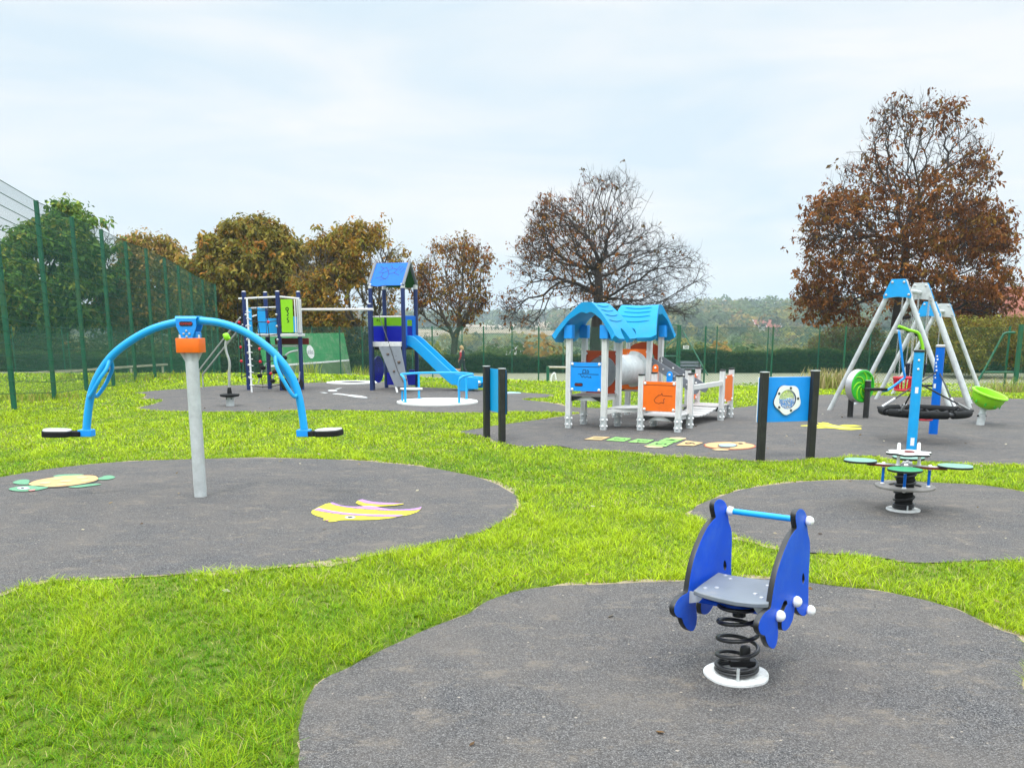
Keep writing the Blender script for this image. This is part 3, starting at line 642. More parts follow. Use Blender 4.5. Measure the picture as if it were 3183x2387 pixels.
arch_px = [(187,927),(190,893),(195,860),(205,827),(222,795),(246,765),(280,738),(325,713),(375,698),(425,693),(480,699),(530,718),(575,748),(608,781),(630,814),(644,850),(652,890),(657,927)]
ap = crom([tuple(px_(x, y)) for x, y in arch_px], 5, False)
MB().tube(ap, .0375, 18).build('arch', M['sky_blue'], rk)
for sgn, A in ((-1, [(238,772),(228,790),(213,810),(203,828),(191,851),(197,848)]), (1, [(596,762),(607,778),(622,800),(634,820),(648,849),(643,850)])):
    for dy in (-1, 1):
        pts = []
        A2 = A if sgn < 0 else A
        for i, (x, y) in enumerate(A2):
            w = [0, .06, .095, .10, .075, .0][i]; p = px_(x, y); pts.append((p.x - sgn*w*.62, p.y + dy*w, p.z - (.025 if 0 < i < 5 else 0)))
        MB().tube(crom(pts, 6, False), .019, 12).build('grab_handle', M['sky_blue'], rk)
for sgn, xe, ye in ((-1, 187, 935), (1, 657, 935)):
    e = px_(xe, ye); s_ = MB()
    MB().box((e.x, e.y, e.z), (.135, .10, .068)).build('seat_clamp', M['panel_blue'], rk, .006)
    prof = [(.06,-.05),(.13,-.052),(.17,-.10),(.24,-.115),(.33,-.112),(.385,-.085),(.40,0),(.385,.085),(.33,.112),(.24,.115),(.17,.10),(.13,.052),(.06,.05)]
    A = Matrix.Translation(e) @ Matrix.Rotation(0 if sgn > 0 else math.pi, 4, 'Z') @ Matrix.Rotation(R(-3), 4, 'Y') @ Matrix.Rotation(R(-12 if sgn > 0 else 22), 4, 'Z')
    sc = crom(prof, 4)
    st = MB().prism([(x, y) for x, y in sc], -.034, .018, A).build('seat', M['rubber'], rk, .006)
    MB().prism([(.20+(x-.20)*.95, y*.93) for x, y in sc if x > .12], .0182, .034, A).build('seat_pad', M['grey_rub'], st, .008)
# ================================================================ dolphin spring rocker (front right)
b0 = G(2288, 2104); zb = .76
A_ = G(2259.7, 1586.5, zb); B_ = G(2507, 1618, zb); U = (B_-A_).normalized(); Vd = Vector((-U.y, U.x, 0))
sr = thing('spring_rocker', 'blue dolphin sided spring rocker with grey seat nearest the camera', 'spring rocker', b0, 0)
def onplane(px, py, pt, n):
    r = ray(px, py); o = Vector((0,0,HC)); return o + r*((pt-o).dot(n)/r.dot(n))
c8 = lambda l: [(2050 + x/2.37, 1500 + y/2.37) for x, y in l]
dol = [(1035,193),(1062,200),(1080,228),(1086,262),(1089,310),(1095,370),(1106,415),(1110,470),(1107,560),(1102,650),(1099,740),(1098,830),(1097,890),(1093,935),(1083,968),(1062,982),(1035,968),(1015,940),(1002,905),(996,935),(985,1000),(965,1050),(938,1086),(912,1088),(902,1070),(902,1020),(912,965),(930,915),(943,893),(938,872),(925,868),(912,885),(905,905),(886,950),(872,1000),(873,1060),(875,1110),(868,1170),(852,1215),(832,1222),(808,1205),(788,1165),(778,1128),(750,1118),(733,1085),(733,1045),(748,1000),(775,960),(805,935),(822,918),(832,850),(850,740),(878,625),(915,515),(957,415),(995,355),(1012,335),(1006,290),(1004,250),(1012,215)]
loc2 = []
for x, y in c8(dol):
    p = onplane(x, y, B_, U); d = p - B_; loc2.append((d.dot(Vd), d.z))
eye = [(onplane(x, y, B_, U)-B_) for x, y in c8([(1060,665),(1068,690),(1069,720),(1060,745),(1052,720),(1053,688)])]
eye2 = [(d.dot(Vd), d.z) for d in eye]
sm = crom(loc2, 3)
for pt, nm in ((B_, 'right'), (A_, 'left')):
    o = board('dolphin_panel', [sm, crom(eye2, 3)], .028, [M['royal'], M['black']], frame(lw(sr, pt) - U*.014, Vd, (0,0,1)), sr, .003)
la, lb = lw(sr, A_), lw(sr, B_)
MB().tube([la, lb], .0155, 14).build('handle_bar', M['sky_blue'], sr)
for p, d in ((lb, 1), (la + U*.004, 1), (la - U*.028, -1)):
    MB().lathe([(.019,0),(.024,.006),(.024,.018),(.018,.030),(.007,.036)], 16, p, rot_to(U*d)).build('bolt_cap', M['white'], sr)
for x, y in ((992,872),(868,977),(1093,938)):
    (sx_, sy_), = c8([(x, y)]); w_ = onplane(sx_, sy_, B_, U); p = lw(sr, w_)
    MB().lathe([(.022,0),(.028,.007),(.027,.02),(.019,.032),(.007,.038)], 16, p, rot_to(U)).build('bolt_cap', M['white'], sr)
    MB().tube([p - U*.02, p - U*(.02 + (B_-A_).length)], .0125, 10).build('foot_bar', M['royal'], sr)
zs = .455
spx = [(250,792),(300,812),(420,845),(560,875),(700,890),(802,890),(836,800),(840,716),(760,712),(650,698),(530,680),(432,659),(380,695),(300,752)]
sp_ = [lw(sr, G(x, y, zs)) for x, y in c8(spx)]
ins = [p for p in sp_]
seatM = MB().prism([(p.x, p.y) for p in ins], zs-.022, zs).build('seat', M['grey_seat'], sr, .004)
for x, y in ((483,683),(520,707),(335,775),(422,772),(797,758),(705,818),(752,846)):
    (sx_, sy_), = c8([(x, y)]); p = lw(sr, G(sx_, sy_, zs)); MB().lathe([(.0115,0),(.0105,.003),(.004,.005)], 14, p).build('seat_bolt', M['steel'], seatM)
for q, pt in enumerate((A_, B_)):
    s_ = 1 if q == 0 else -1; o = lw(sr, pt); m_ = lw(sr, G(*c8([(545,775)])[0], zs)); base = o + Vd*((m_-o).dot(Vd)) ; base.z = 0
    e = base + U*s_*(.0 if q == 0 else .022)
    for dv in (-.10, .09):
        k = MB(); a = e + Vd*dv
        k.add([a + Vector((0,0,zs-.024)), a + U*s_*.085 + Vector((0,0,zs-.024)), a + U*s_*.05 + Vector((0,0,zs-.07)), a + Vector((0,0,zs-.085))] + [a + Vd*.004 + Vector((0,0,zs-.024)), a + Vd*.004 + U*s_*.085 + Vector((0,0,zs-.024)), a + Vd*.004 + U*s_*.05 + Vector((0,0,zs-.07)), a + Vd*.004 + Vector((0,0,zs-.085))], [(0,1,2,3),(4,5,6,7),(0,1,5,4),(1,2,6,5),(2,3,7,6),(3,0,4,7)])
        k.build('seat_bracket', M['galv'], sr)
def spring(root, r, tr, turns, name='spring', mat='black_paint'):
    pts = []; zc = 0; a = 0
    for pitch, n in turns:
        st = int(n*28)
        for i in range(st): zc += pitch/28; a += 2*math.pi/28; pts.append((r*math.cos(a), r*math.sin(a), .02 + tr + zc))
    MB().tube(pts, tr, 10).build(name, M[mat], root); return .02 + tr + zc
zt_ = spring(sr, .098, .0105, [(.0225,2.0),(.084,3.45),(.022,1.0)])
MB().lathe([(.112,zt_+.012),(.112,zt_+.02),(.05,zt_+.022)], 24).build('spring_clamp', M['black'], sr)
MB().tube([(0,0,zt_-.07),(0,0,zs-.02)], .032, 12).box((0,0,zs-.035),(.2,.10,.022)).build('spring_mount', M['black'], sr)
MB().lathe([(.024,.10),(.026,.10),(.026,.155),(.022,.17),(.005,.176)], 14, (.03,-.03,0)).box((.02,-.02,.085),(.12,.05,.03)).build('bump_stop', M['black'], sr)
MB().box((-.022,-.113,.052),(.012,.014,.075)).build('spring_strap', M['galv'], sr)
ringp = crom([(.157*math.cos(a)*(1+.02*math.sin(5*a)), .157*math.sin(a)*(1+.02*math.cos(3*a))) for a in [2*math.pi*i/24 for i in range(24)]], 3)
MB().prism(ringp, .008, .026).build('base_ring', M['white_paint'], sr, .004)
# ================================================================ flower springer (right)
b0 = G(2806.5, 1588); fl = thing('flower_springer', 'low four seat springer with green leaf seats around a white flower table', 'spring rocker', b0, 0)
MB().prism(crom(circ(.150, n=18), 3), .008, .024).build('base_ring', M['white_paint'], fl, .004)
zt_ = spring(fl, .088, .010, [(.021,2.0),(.072,4.9)])
MB().lathe([(.079,.025)] + [(.079 + .004*math.sin(i*.9), .03 + i*.012) for i in range(30)] + [(.08,.40)], 24).build('rubber_sleeve', M['rubber'], fl)
MB().box((-.005,-.1,.045),(.010,.012,.05)).build('spring_strap', M['galv'], fl)
AX = R(-26); ca, sa = math.cos(AX), math.sin(AX)
rotL = lambda x, y, z: Vector((x*ca - y*sa, x*sa + y*ca, z))
o = board('foot_ring', [circ(.262, n=40), circ(.140, n=32)], .022, [M['deck'], M['deck']], Matrix.Translation((0,0,.235)) , fl, .004)
cr_z = .425
arm = []
def armshape(L_, w): return [(0,-w),(L_,-w*.8),(L_,w*.8),(0,w)]
pl = []
for k in range(4):
    a = AX + k*math.pi/2
    pl += [(.075*math.cos(a-.7), .075*math.sin(a-.7)), (.34*math.cos(a) + .035*math.sin(a), .34*math.sin(a) - .035*math.cos(a)), (.34*math.cos(a) - .035*math.sin(a), .34*math.sin(a) + .035*math.cos(a))]
board('cross_arm', [pl], .022, [M['deck_pale'], M['red_dark']], Matrix.Translation((0,0,cr_z)), fl, .003)
for k, mt in ((0,'sheen_green'), (1,'sheen_green'), (2,'sheen_green'), (3,'leafgreen')):
    a = AX + k*math.pi/2; rd = .41
    leaf = []
    for i in range(36):
        t = 2*math.pi*i/36; rr = .150*(1 - .13*math.exp(-((t-math.pi)/.35)**2) + .03*math.cos(2*t)); leaf.append((rr*math.cos(t), rr*math.sin(t)))
    if k == 3: leaf = [(-x, y*1.0) for x, y in leaf]
    A = Matrix.Translation((rd*math.cos(a), rd*math.sin(a), cr_z+.024)) @ Matrix.Rotation(a + math.pi, 4, 'Z')
    s_ = board('leaf_seat', [leaf], .020, [M[mt], M['black']], A, fl, .003)
    for q in (-.06, .05): MB().lathe([(.013,0),(.013,-.012),(.006,-.016)], 10, (((rd+q)*math.cos(a)), ((rd+q)*math.sin(a)), cr_z+.012)).build('bolt', M['steel'], s_)
    p = Vector((.196*math.cos(a), .196*math.sin(a), 0))
    MB().tube([p + Vector((0,0,.245)), p + Vector((0,0,cr_z-.01))], .0125, 10).build('spacer_rod', M['mid_blue'], fl)
    for z_, s2 in ((.247,1),(.223,-1),(cr_z+.011,1),(cr_z-.012,-1)):
        if z_ > .4 and s2 > 0 and k == 3: z_ += .024
        MB().ball(p + Vector((0,0,z_)), .020, 12, (1,1,.85), None, 0 if s2 > 0 else -90, 90 if s2 > 0 else 0).build('bolt_cap', M['white'], fl)
tz = .545
flo = [((.185 + .024*math.cos(6*t))*math.cos(t), (.185 + .024*math.cos(6*t))*math.sin(t)) for t in [2*math.pi*i/72 for i in range(72)]]
board('flower_table', [flo], .020, [M['white_board'], M['black']], Matrix.Translation((.01, 0, tz)), fl, .003)
MB().lathe([(.048,0),(.048,.010),(.042,.013)], 8, (.015,0,tz+.010)).build('table_disc', M['red_dark'], fl)
for sx in (-.095, .098):
    MB().lathe([(.016,0),(.0155,.07),(.013,.082),(.005,.088)], 12, (sx+.01, -.0 if sx < 0 else .02, tz+.010)).build('hand_peg', M['white'], fl)
    MB().lathe([(.023,0),(.015,.02),(.014,.07),(.019,.10)], 12, (sx+.005, -.02, cr_z+.011)).build('table_leg', M['white'], fl)
MB().lathe([(.05,0),(.055,.02),(.05,.05)], 16, (0,0,cr_z-.035)).build('hub', M['grey_rub'], fl)
# ================================================================ play panels on black posts
def play_panel(label, pa, pb, ta, tb, mat, edge, z0, z1, port=True):
    a = G(*pa); b = G(*pb); r_ = thing('play_panel', label, 'play panel', a, math.atan2(b.y-a.y, b.x-a.x)); Lb = (b-a).length
    for q, (w, (tx, ty)) in enumerate(((a, ta), (b, tb))):
        h = P(tx, ty, w.y).z; x = 0 if q == 0 else Lb
        MB().prism([(cx*.046, cy*.046) for cx, cy in ((-1,-.75),(-.75,-1),(.75,-1),(1,-.75),(1,.75),(.75,1),(-.75,1),(-1,.75))], -.03, h-.006, Matrix.Translation((x,0,0))).build('post', M['black_post'], r_)
        MB().prism([(cx*.05, cy*.05) for cx, cy in ((-1,-.75),(-.75,-1),(.75,-1),(1,-.75),(1,.75),(.75,1),(-.75,1),(-1,.75))], h-.0055, h+.006, Matrix.Translation((x,0,0))).build('post_cap', M['steel'], r_, .002)
    A = frame((Lb/2, .058, (z0+z1)/2), (1,0,0), (0,0,1))
    hole = circ(.118, 0, .0, 40)
    board('panel', [rrect(Lb+.10, z1-z0, .012)] + ([hole] if port else []), .02, [mat, edge], A, r_, .002)
    if port:
        gear = [((.187 + .012*math.cos(5*t + 1.9))*math.cos(t), (.187 + .012*math.cos(5*t + 1.9))*math.sin(t)) for t in [2*math.pi*i/80 for i in range(80)]]
        rg_ = board('porthole_ring', [gear, circ(.122, n=48)], .022, [M['white'], M['black']], A @ Matrix.Translation((0,0,.0215)), r_, .003)
        for k in range(5):
            t = R(90 - 14 + 72*k); MB().ball(A @ Vector((.15*math.cos(t), .15*math.sin(t), .033)), .017, 12, (1,1,.6), rot_to((0,-1,0)), 0).build('ring_bolt', M['black'], rg_)
        gm_ = bpy.data.materials.new('scratched_window_plastic'); gm_.use_nodes = True; n_ = gm_.node_tree
        bs = n_.nodes['Principled BSDF']; bs.inputs['Base Color'].default_value = (.75,.78,.76,1); bs.inputs['Roughness'].default_value = .35
        tb_ = n_.nodes.new('ShaderNodeBsdfTransparent'); mx = n_.nodes.new('ShaderNodeMixShader'); nz = n_.nodes.new('ShaderNodeTexNoise'); nz.inputs['Scale'].default_value = 7
        mr = n_.nodes.new('ShaderNodeMapRange'); mr.inputs[3].default_value = .03; mr.inputs[4].default_value = .20
        n_.links.new(nz.outputs['Fac'], mr.inputs[0]); n_.links.new(mr.outputs[0], mx.inputs[0]); n_.links.new(tb_.outputs[0], mx.inputs[1]); n_.links.new(bs.outputs[0], mx.inputs[2])
        n_.links.new(mx.outputs[0], n_.nodes['Material Output'].inputs['Surface'])
        for zz in (.016, -.012): MB().prism(circ(.120, n=40), zz, zz+.002, A).build('window', gm_, r_)
        bd_ = MB(); bw = MB()
        for i in range(620):
            x = random.uniform(-.115, .115); y = random.uniform(-.115, .004 + .012*math.sin(x*40)); 
            if x*x + y*y > .112**2: continue
            (bw if random.random() < .24 else bd_).ball(A @ Vector((x, y, random.uniform(-.008, .013))), .0062, 6)
        bd_.build('blue_beads', M['panel_blue'], r_); bw.build('white_beads', M['white'], r_)
    return r_
play_panel('blue play panel with white porthole of beads between two black posts', (2363,1432.5), (2518,1426), (2367,1157), (2529,1152.5), M['panel_blue'], M['white'], .49, 1.065)
play_panel('narrow looking bright blue play panel seen edgewise between two black posts', (1513,1360), (1560.5,1375.5), (1511,1138.5), (1560,1146), M['sky_blue'], M['black'], .42, 1.07, False)
# ================================================================ toddler play house with tunnel and bridge
o1 = G(1767, 1331); AU = R(-28)
ph = thing('toddler_playhouse', 'toddler play house with two bright blue roofs, pale posts, grey tunnel and orange panels', 'playhouse', o1, AU)
Lh = .64
def post(u, v, h, cap=False, h0=0.0, shoe=True, name='post'):
    w = .043; g = .008
    pr = []
    for k in range(4):
        a = k*math.pi/2; c, s_ = math.cos(a), math.sin(a)
        for x, y in ((w, -w), (w, -.022), (w-g, -.016), (w-g, -.006), (w, 0), (w-g, .006), (w-g, .016), (w, .022)): pr.append((x*c - y*s_, x*s_ + y*c))
    p_ = MB().prism(pr, h0 - .02, h, Matrix.Translation((u, v, 0))).build(name, M['alu'], ph, smooth=False)
    if cap: MB().prism(rrect(.098, .098, .02, u, v), h, h+.028).build('post_cap', M['black'], p_, .006)
    if shoe:
        mb = MB()
        mb.box((u, v-w-.004, .11), (.070, .007, .24)); mb.box((u+w+.004, v, .11), (.007, .070, .24)); mb.box((u-w-.004, v, .11), (.007, .070, .24))
        mb.build_each('post_shoe', M['galv'], p_, .002)
        mb = MB()
        for z in (.07, .175):
            for d, c in (((0,-1,0), (u, v-w-.007, z)), ((1,0,0), (u+w+.007, v, z)), ((-1,0,0), (u-w-.007, v, z))): mb.lathe([(.021,0),(.020,.010),(.013,.019),(.003,.022)], 12, c, rot_to(d))
        mb.build_each('bolt_cap', M['white'], p_)
    return p_
T2u, T2v = .09, 1.93
ROOFZ = 1.60
for (ou, ov) in ((0, 0), (T2u, T2v)):
    for du in (0, Lh):
        for dv in (0, Lh): post(ou+du, ov+dv, ROOFZ)
RO = lw(ph, G(1990.5, 1338)); ru, rv = RO.x, RO.y
S1 = lw(ph, G(2240, 1308)); su, sv = S1.x - Lh, S1.y
RH = .905
for du in (0, Lh):
    for dv in (0, Lh): post(ru+du, rv+dv, RH, True); post(su+du, sv+dv, RH, True)
def hboard(outs, th, mats, A, name='panel', bev=.003): return board(name, outs, th, mats, A, ph, bev)
FU = lambda u, v, z: frame((u, v, z), (1,0,0), (0,0,1))      # faces -v (towards the viewer)
FR = lambda u, v, z: frame((u, v, z), (0,1,0), (0,0,1))      # faces +u
def corner_bolts(par, A, w, h, mat='white', z=.012):
    mb = MB()
    for sx in (-1,1):
        for sy in (-1,1): mb.lathe([(.024,0),(.023,.010),(.015,.018),(.003,.021)], 14, A @ Vector((sx*w/2, sy*h/2, z)), A.to_3x3() )
    return mb.build_each('bolt_cap', M[mat], par)
# ---- roofs
def roof(cu, cv, along, Lr):
    """ridge along local v (along=0) or u (along=1); profile across"""
    Wd = .585; zt0, ze = 2.085, 1.50
    prof = [(0, zt0), (.07, zt0-.004), (.12, zt0-.03), (.2, zt0-.105), (.3, zt0-.205), (.4, zt0-.325), (.48, zt0-.425), (.545, zt0-.525), (.585, zt0-.585)]
    prof = crom(prof, 3, False)
    half = [(-x, z) for x, z in prof[::-1]] + prof[1:]
    n = len(half); ns = 24; V = []; Fq = []
    def flare(s): return .035*math.cos(math.pi*s)**2
    def cut(s):  # how far down the slope the eave runs at station s (notch at mid length)
        return 1.0 - (.20*math.sqrt(max(0, 1-((s-.5)/.115)**2)) if abs(s-.5) < .115 else 0) - .06*(max(0, abs(s-.5)-.40)/.10)
    def outer(x, z, s):
        f = cut(s); x2 = max(-Wd*f, min(Wd*f, x)); 
        ax = abs(x2); zz = np.interp(ax, [p[0] for p in prof], [p[1] for p in prof])
        return x2*(1+flare(s)*.6), zz - .006*math.cos(2*math.pi*(s-.5))
    for lay in (0, 1):
        for i in range(ns+1):
            s = i/ns
            for x, z in half:
                X, Z = outer(x, z, s)
                if lay: X *= .90; Z -= .065 + .12*max(0, 1-abs(x)/.32)
                yv = (s-.5)*(Lr - .27*max(0, 1-(zt0-z)/.6)) 
                V.append((X, yv, Z))
    K = (ns+1)*n
    for i in range(ns):
        for j in range(n-1):
            a = i*n+j; Fq.append((a, a+1, a+n+1, a+n)); Fq.append((K+a, K+a+n, K+a+n+1, K+a+1))
    for j in range(n-1):
        Fq.append((j, K+j, K+j+1, j+1)); a = ns*n+j; Fq.append((a, a+1, K+a+1, K+a))
    for i in range(ns):
        a = i*n; Fq.append((a, a+n, K+a+n, K+a)); a = i*n+n-1; Fq.append((a, K+a, K+a+n, a+n))
    A = Matrix.Translation((cu, cv, 0)) @ (Matrix.Rotation(-math.pi/2, 4, 'Z') if along else Matrix.Identity(4))
    mb = MB().add([A @ Vector(v) for v in V], Fq); ro = mb.build('roof', M['roof_blue'], ph, ang=32)
    # raised ribs following the slope
    rb = MB()
    for sg in (-1, 1):
        for k, xq in enumerate((.14, .215, .29, .365)):
            zq = float(np.interp(xq, [p[0] for p in prof], [p[1] for p in prof])); pts = []
            for q in range(13):
                s = .16 + .68*q/12; X, Z = outer(sg*(xq + .012*math.sin(math.pi*q/12)), 0, s); pts.append(A @ Vector((X, (s-.5)*(Lr - .27*max(0, 1-(zt0-zq)/.6)), Z+.002)))
            rb.tube(pts, [.004]+[.0135]*11+[.004], 8)
    rb.build_each('roof_rib', M['roof_blue'], ro)
    for du in (-1, 1):
        for dv in (-1, 1):
            MB().prism(rrect(.15, .13, .015), 1.50, 1.72, A @ Matrix.Translation((du*Lh/2*1.0, dv*Lh/2, 0))).build('roof_socket', M['panel_blue'], ro, .006)
roof(Lh/2, Lh/2 - .01, 0, 1.0); roof(T2u + Lh/2 + .03, T2v + Lh/2, 1, 1.0)
# ---- decks
def deck(u0, v0, u1, v1, z, mat='deck'):
    d = MB().box(((u0+u1)/2, (v0+v1)/2, z-.009), (u1-u0, v1-v0, .018)).build('deck', M[mat], ph, .003)
    mb = MB(); mb.box(((u0+u1)/2, v0+.055, z-.055), (u1-u0-.10, .03, .07)).box(((u0+u1)/2, v1-.055, z-.055), (u1-u0-.10, .03, .07)).box((u0+.055, (v0+v1)/2, z-.056), (.03, v1-v0-.14, .07)).box((u1-.055, (v0+v1)/2, z-.056), (.03, v1-v0-.14, .07))
    mb.build_each('deck_beam', M['alu'], d, .003)
    mb = MB()
    for sx, x in ((1, u0), (-1, u1)):
        A = frame((x + sx*.045, v0+.010, z-.02), (sx,0,0), (0,0,1)); mb.prism([(0,0),(.2,0),(.05,-.075),(0,-.085)] if sx > 0 else [(0,0),(0,-.085),(.05,-.075),(.2,0)], -.006, .006, A)
    mb.build('deck_bracket', M['black'], d)
deck(-.0, -.0, Lh, Lh, .565)
deck(T2u, T2v, T2u+Lh, T2v+Lh, .60)
deck(ru, rv, ru+Lh, rv+Lh, .265, 'deck_pale'); deck(su, sv, su+Lh, sv+Lh, .265, 'deck_pale')
st0 = Lh + .045
d_ = MB().prism([(st0, .06), (ru-.05, rv+.03), (ru-.05, rv+Lh-.03), (st0, Lh-.03)], .352, .372).build('step_deck', M['deck_pale'], ph, .003)
MB().prism([(st0, 0), (st0+.2, 0), (st0+.05, -.075), (st0, -.085)], -.006, .006, frame((0, .03, .35), (1,0,0), (0,0,1))).bar((st0+.05, .1, .325), (ru-.07, rv+.08, .325), .03, .06).bar((st0+.05, Lh-.08, .325), (ru-.07, rv+Lh-.08, .325), .03, .06).build('deck_bracket', M['alu'], d_)
# ---- panels
A = FU(Lh/2, -.030, .875)
pw = Lh - .086
p_ = hboard([rrect(pw, .475, .006)], .018, [M['panel_blue'], M['dark_line']], A, 'ship_panel'); A2 = A @ Matrix.Translation((0,0,.0092))
corner_bolts(p_, A, pw-.07, .42)
strokes('engraving', [[(-.24,.165),(.24,.165)], [(-.135,.045),(.23,.045)], [(-.10,.045),(-.065,-.01),(-.04,.015),(-.01,-.012),(.025,.012),(.06,-.012),(.09,.01)], [(.09,.01),(.095,-.02)], [(-.06,.065),(-.045,.12),(-.005,.12),(0,.065),(-.06,.065)], [(.02,.065),(.025,.112),(.05,.105),(.055,.07),(.02,.065)]], .009, M['dark_line'], A2, p_)
pl = board('name_plate', [rrect(.15, .055, .024)], .004, [M['black'], M['black']], A @ Matrix.Translation((-.125, -.13, .0105)), ph, .001); pl.parent = p_
words('lettering', 'KOMPAN', .027, M['print_red'], A @ Matrix.Translation((-.128, -.131, .013)), p_, .0006)
def whale(A, mat, par, mirror=1):
    strokes('engraving', [[(-.24,.185),(.24,.185)]] + [[(mirror*x, y) for x, y in l] for l in ([(-.055,-.02),(-.085,-.06),(-.06,-.10),(0,-.115),(.035,-.095),(.065,-.095),(.07,-.11),(.085,-.09),(.075,-.045),(.10,-.03)], [(-.055,-.02),(-.01,.02),(.03,.025),(.045,.055),(.055,.02),(.22,.012)])], .0085, mat, A, par)
A = FU(ru + Lh/2, rv - .030, .575); p_ = hboard([rrect(pw, .48, .006)], .018, [M['orange'], M['rust']], A, 'whale_panel'); corner_bolts(p_, A, pw-.06, .42); whale(A @ Matrix.Translation((0,0,.0092)), M['rust_line'], p_)
A = FR(su + Lh + .030, sv + Lh/2, .575); p_ = hboard([rrect(pw, .48, .006)], .018, [M['orange'], M['rust']], A, 'whale_panel'); corner_bolts(p_, A, pw-.06, .42)
A = FR(su + Lh - .030, sv + Lh/2, .575) @ Matrix.Rotation(math.pi, 4, 'Y'); A = FR(su + Lh + .0, sv + Lh/2, .575)
Ai = frame((su + Lh + .020, sv + Lh/2, .575), (0,-1,0), (0,0,1)); whale(Ai @ Matrix.Translation((0,0,.0005)), M['rust_line'], p_, -1)
q_ = board('name_plate', [rrect(.13, .06, .024)], .004, [M['black'], M['black']], Ai @ Matrix.Translation((-.14,-.14,.002)), ph, .001); q_.parent = p_
A = FR(su - .02, sv + Lh/2, .575); p_ = hboard([rrect(pw, .48, .006)], .018, [M['orange'], M['rust']], A, 'side_panel'); corner_bolts(p_, A, pw-.06, .42)
# low rail inside the first tower (rust board top on its left side) 
A = FR(-.0, Lh/2, .86); p_ = hboard([rrect(pw, .47, .006)], .018, [M['rust'], M['rust']], A, 'side_panel'); corner_bolts(p_, A, pw-.06, .41)
# ---- tunnel
tc0 = (Lh/2 + .0, Lh, .925); tc1 = (T2u + Lh/2 - .0, T2v, .925)
for (u, v, z), mt in ((tc0, 'rust'), (tc1, 'orange')):  # first tower's panel is orange too; its shade is put in as darker orange
    A = FU(u, v, z-.005); sg = .03 if mt == 'rust' else -.03
    A = FU(u, v + sg*0, z-.005); p_ = hboard([rrect(Lh+.02, .74, .02), circ(.262, 0, .005, 40)], .018, [M[mt], M['rust']], A, 'tunnel_panel')
    corner_bolts(p_, A, Lh-.08, .64)
n = 44; rings = []
tv = Vector(tc1) - Vector(tc0); tl = tv.length; rt_ = rot_to(tv, (1,0,0))
tun = MB().lathe([(.285,-.012),(.285,.012),(.262,.016),(.262,.10),(.267,.105),(.267,tl-.10),(.262,tl-.1),(.262,tl-.016),(.33,tl-.012),(.33,tl+.0)], n, Vector(tc0)+Vector((0,-.0,0)), rt_)
tun.lathe([(.258,tl),(.258,-.012)], n, Vector(tc0), rt_); 
tun.lathe([(.258,-.012),(.285,-.012)], n, Vector(tc0), rt_)
to = tun.build('tunnel', M['galv'], ph)
mb = MB()
for k in range(12):
    a = R(30*k + 10); mb.lathe([(.012,0),(.010,.006),(.002,.009)], 10, Vector(tc0) + rt_ @ Vector((.30*math.cos(a), .30*math.sin(a), tl-.010)), rt_ @ Matrix.Rotation(math.pi, 3, 'X'))
    a = R(30*k); mb.lathe([(.012,0),(.010,.006),(.002,.009)], 8, Vector(tc0) + rt_ @ Vector((.267*math.cos(a), .267*math.sin(a), tl*.45 + (k % 2)*.3)), rt_ @ rot_to((math.cos(a), math.sin(a), 0)))
mb.build_each('tunnel_bolt', M['steel'], to)
# ---- arch panel on the back of the far tower, stair with grey sides
arch = [(-.32,-.36),(.32,-.36),(.32,.26)] + [(.32*math.cos(R(a)), .26 + .17*math.sin(R(a))) for a in range(20, 180, 20)] + [(-.32,.26)]
hole = [(-.19,-.30),(.19,-.30),(.19,.16)] + [(.19*math.cos(R(a)), .16 + .12*math.sin(R(a))) for a in range(20, 180, 20)] + [(-.19,.16)]
hboard([arch, hole], .018, [M['rust'], M['rust']], FU(T2u + Lh/2, T2v + Lh, .98), 'arch_panel')
for dv in (.03, Lh - .03):
    A = frame((T2u + Lh + .02, T2v + dv, 1.07), (.86, 0, -.5), (0,0,1)) 
    s_ = board('stair_side', [rrect(1.1, .155, .06, .5, -.0)], .018, [M['grey_board'], M['grey_board']], A, ph, .004)
    mb = MB()
    for x in (.02, .28, .52, .8): mb.lathe([(.02,0),(.018,.010),(.004,.016)], 12, A @ Vector((x, 0, .009)), A.to_3x3())
    mb.build_each('bolt_cap', M['white'] if dv > .1 else M['steel'], s_)
for k in range(3):
    MB().box((T2u + Lh + .16 + .2*k, T2v + Lh/2, .50 - .12*k), (.17, Lh-.1, .02)).build('stair_tread', M['deck'], ph, .003)
for uu, vv, mt, z0, z1 in ((T2u+Lh+.13, T2v-.02, 'orange', .50, 1.02), (T2u+Lh+.40, T2v-.02, 'panel_blue', .45, .90)):
    A = FU(uu, vv, 0); o_ = board('stair_upright', [[(-.055,z0),(.055,z0),(.055,z1-.06)] + [(.055*math.cos(R(a)), z1-.06+.06*math.sin(R(a))) for a in range(20,180,20)] + [(-.055,z1-.06)]], .018, [M[mt], M[mt]], A, ph, .003)
    MB().lathe([(.022,0),(.020,.010),(.004,.018)], 12, A @ Vector((0, z1-.06, .009)), A.to_3x3()).build('bolt_cap', M['white'], o_)
    MB().box((uu, vv+.03, z0/2), (.05, .03, z0)).build('stair_leg', M['alu'], o_)
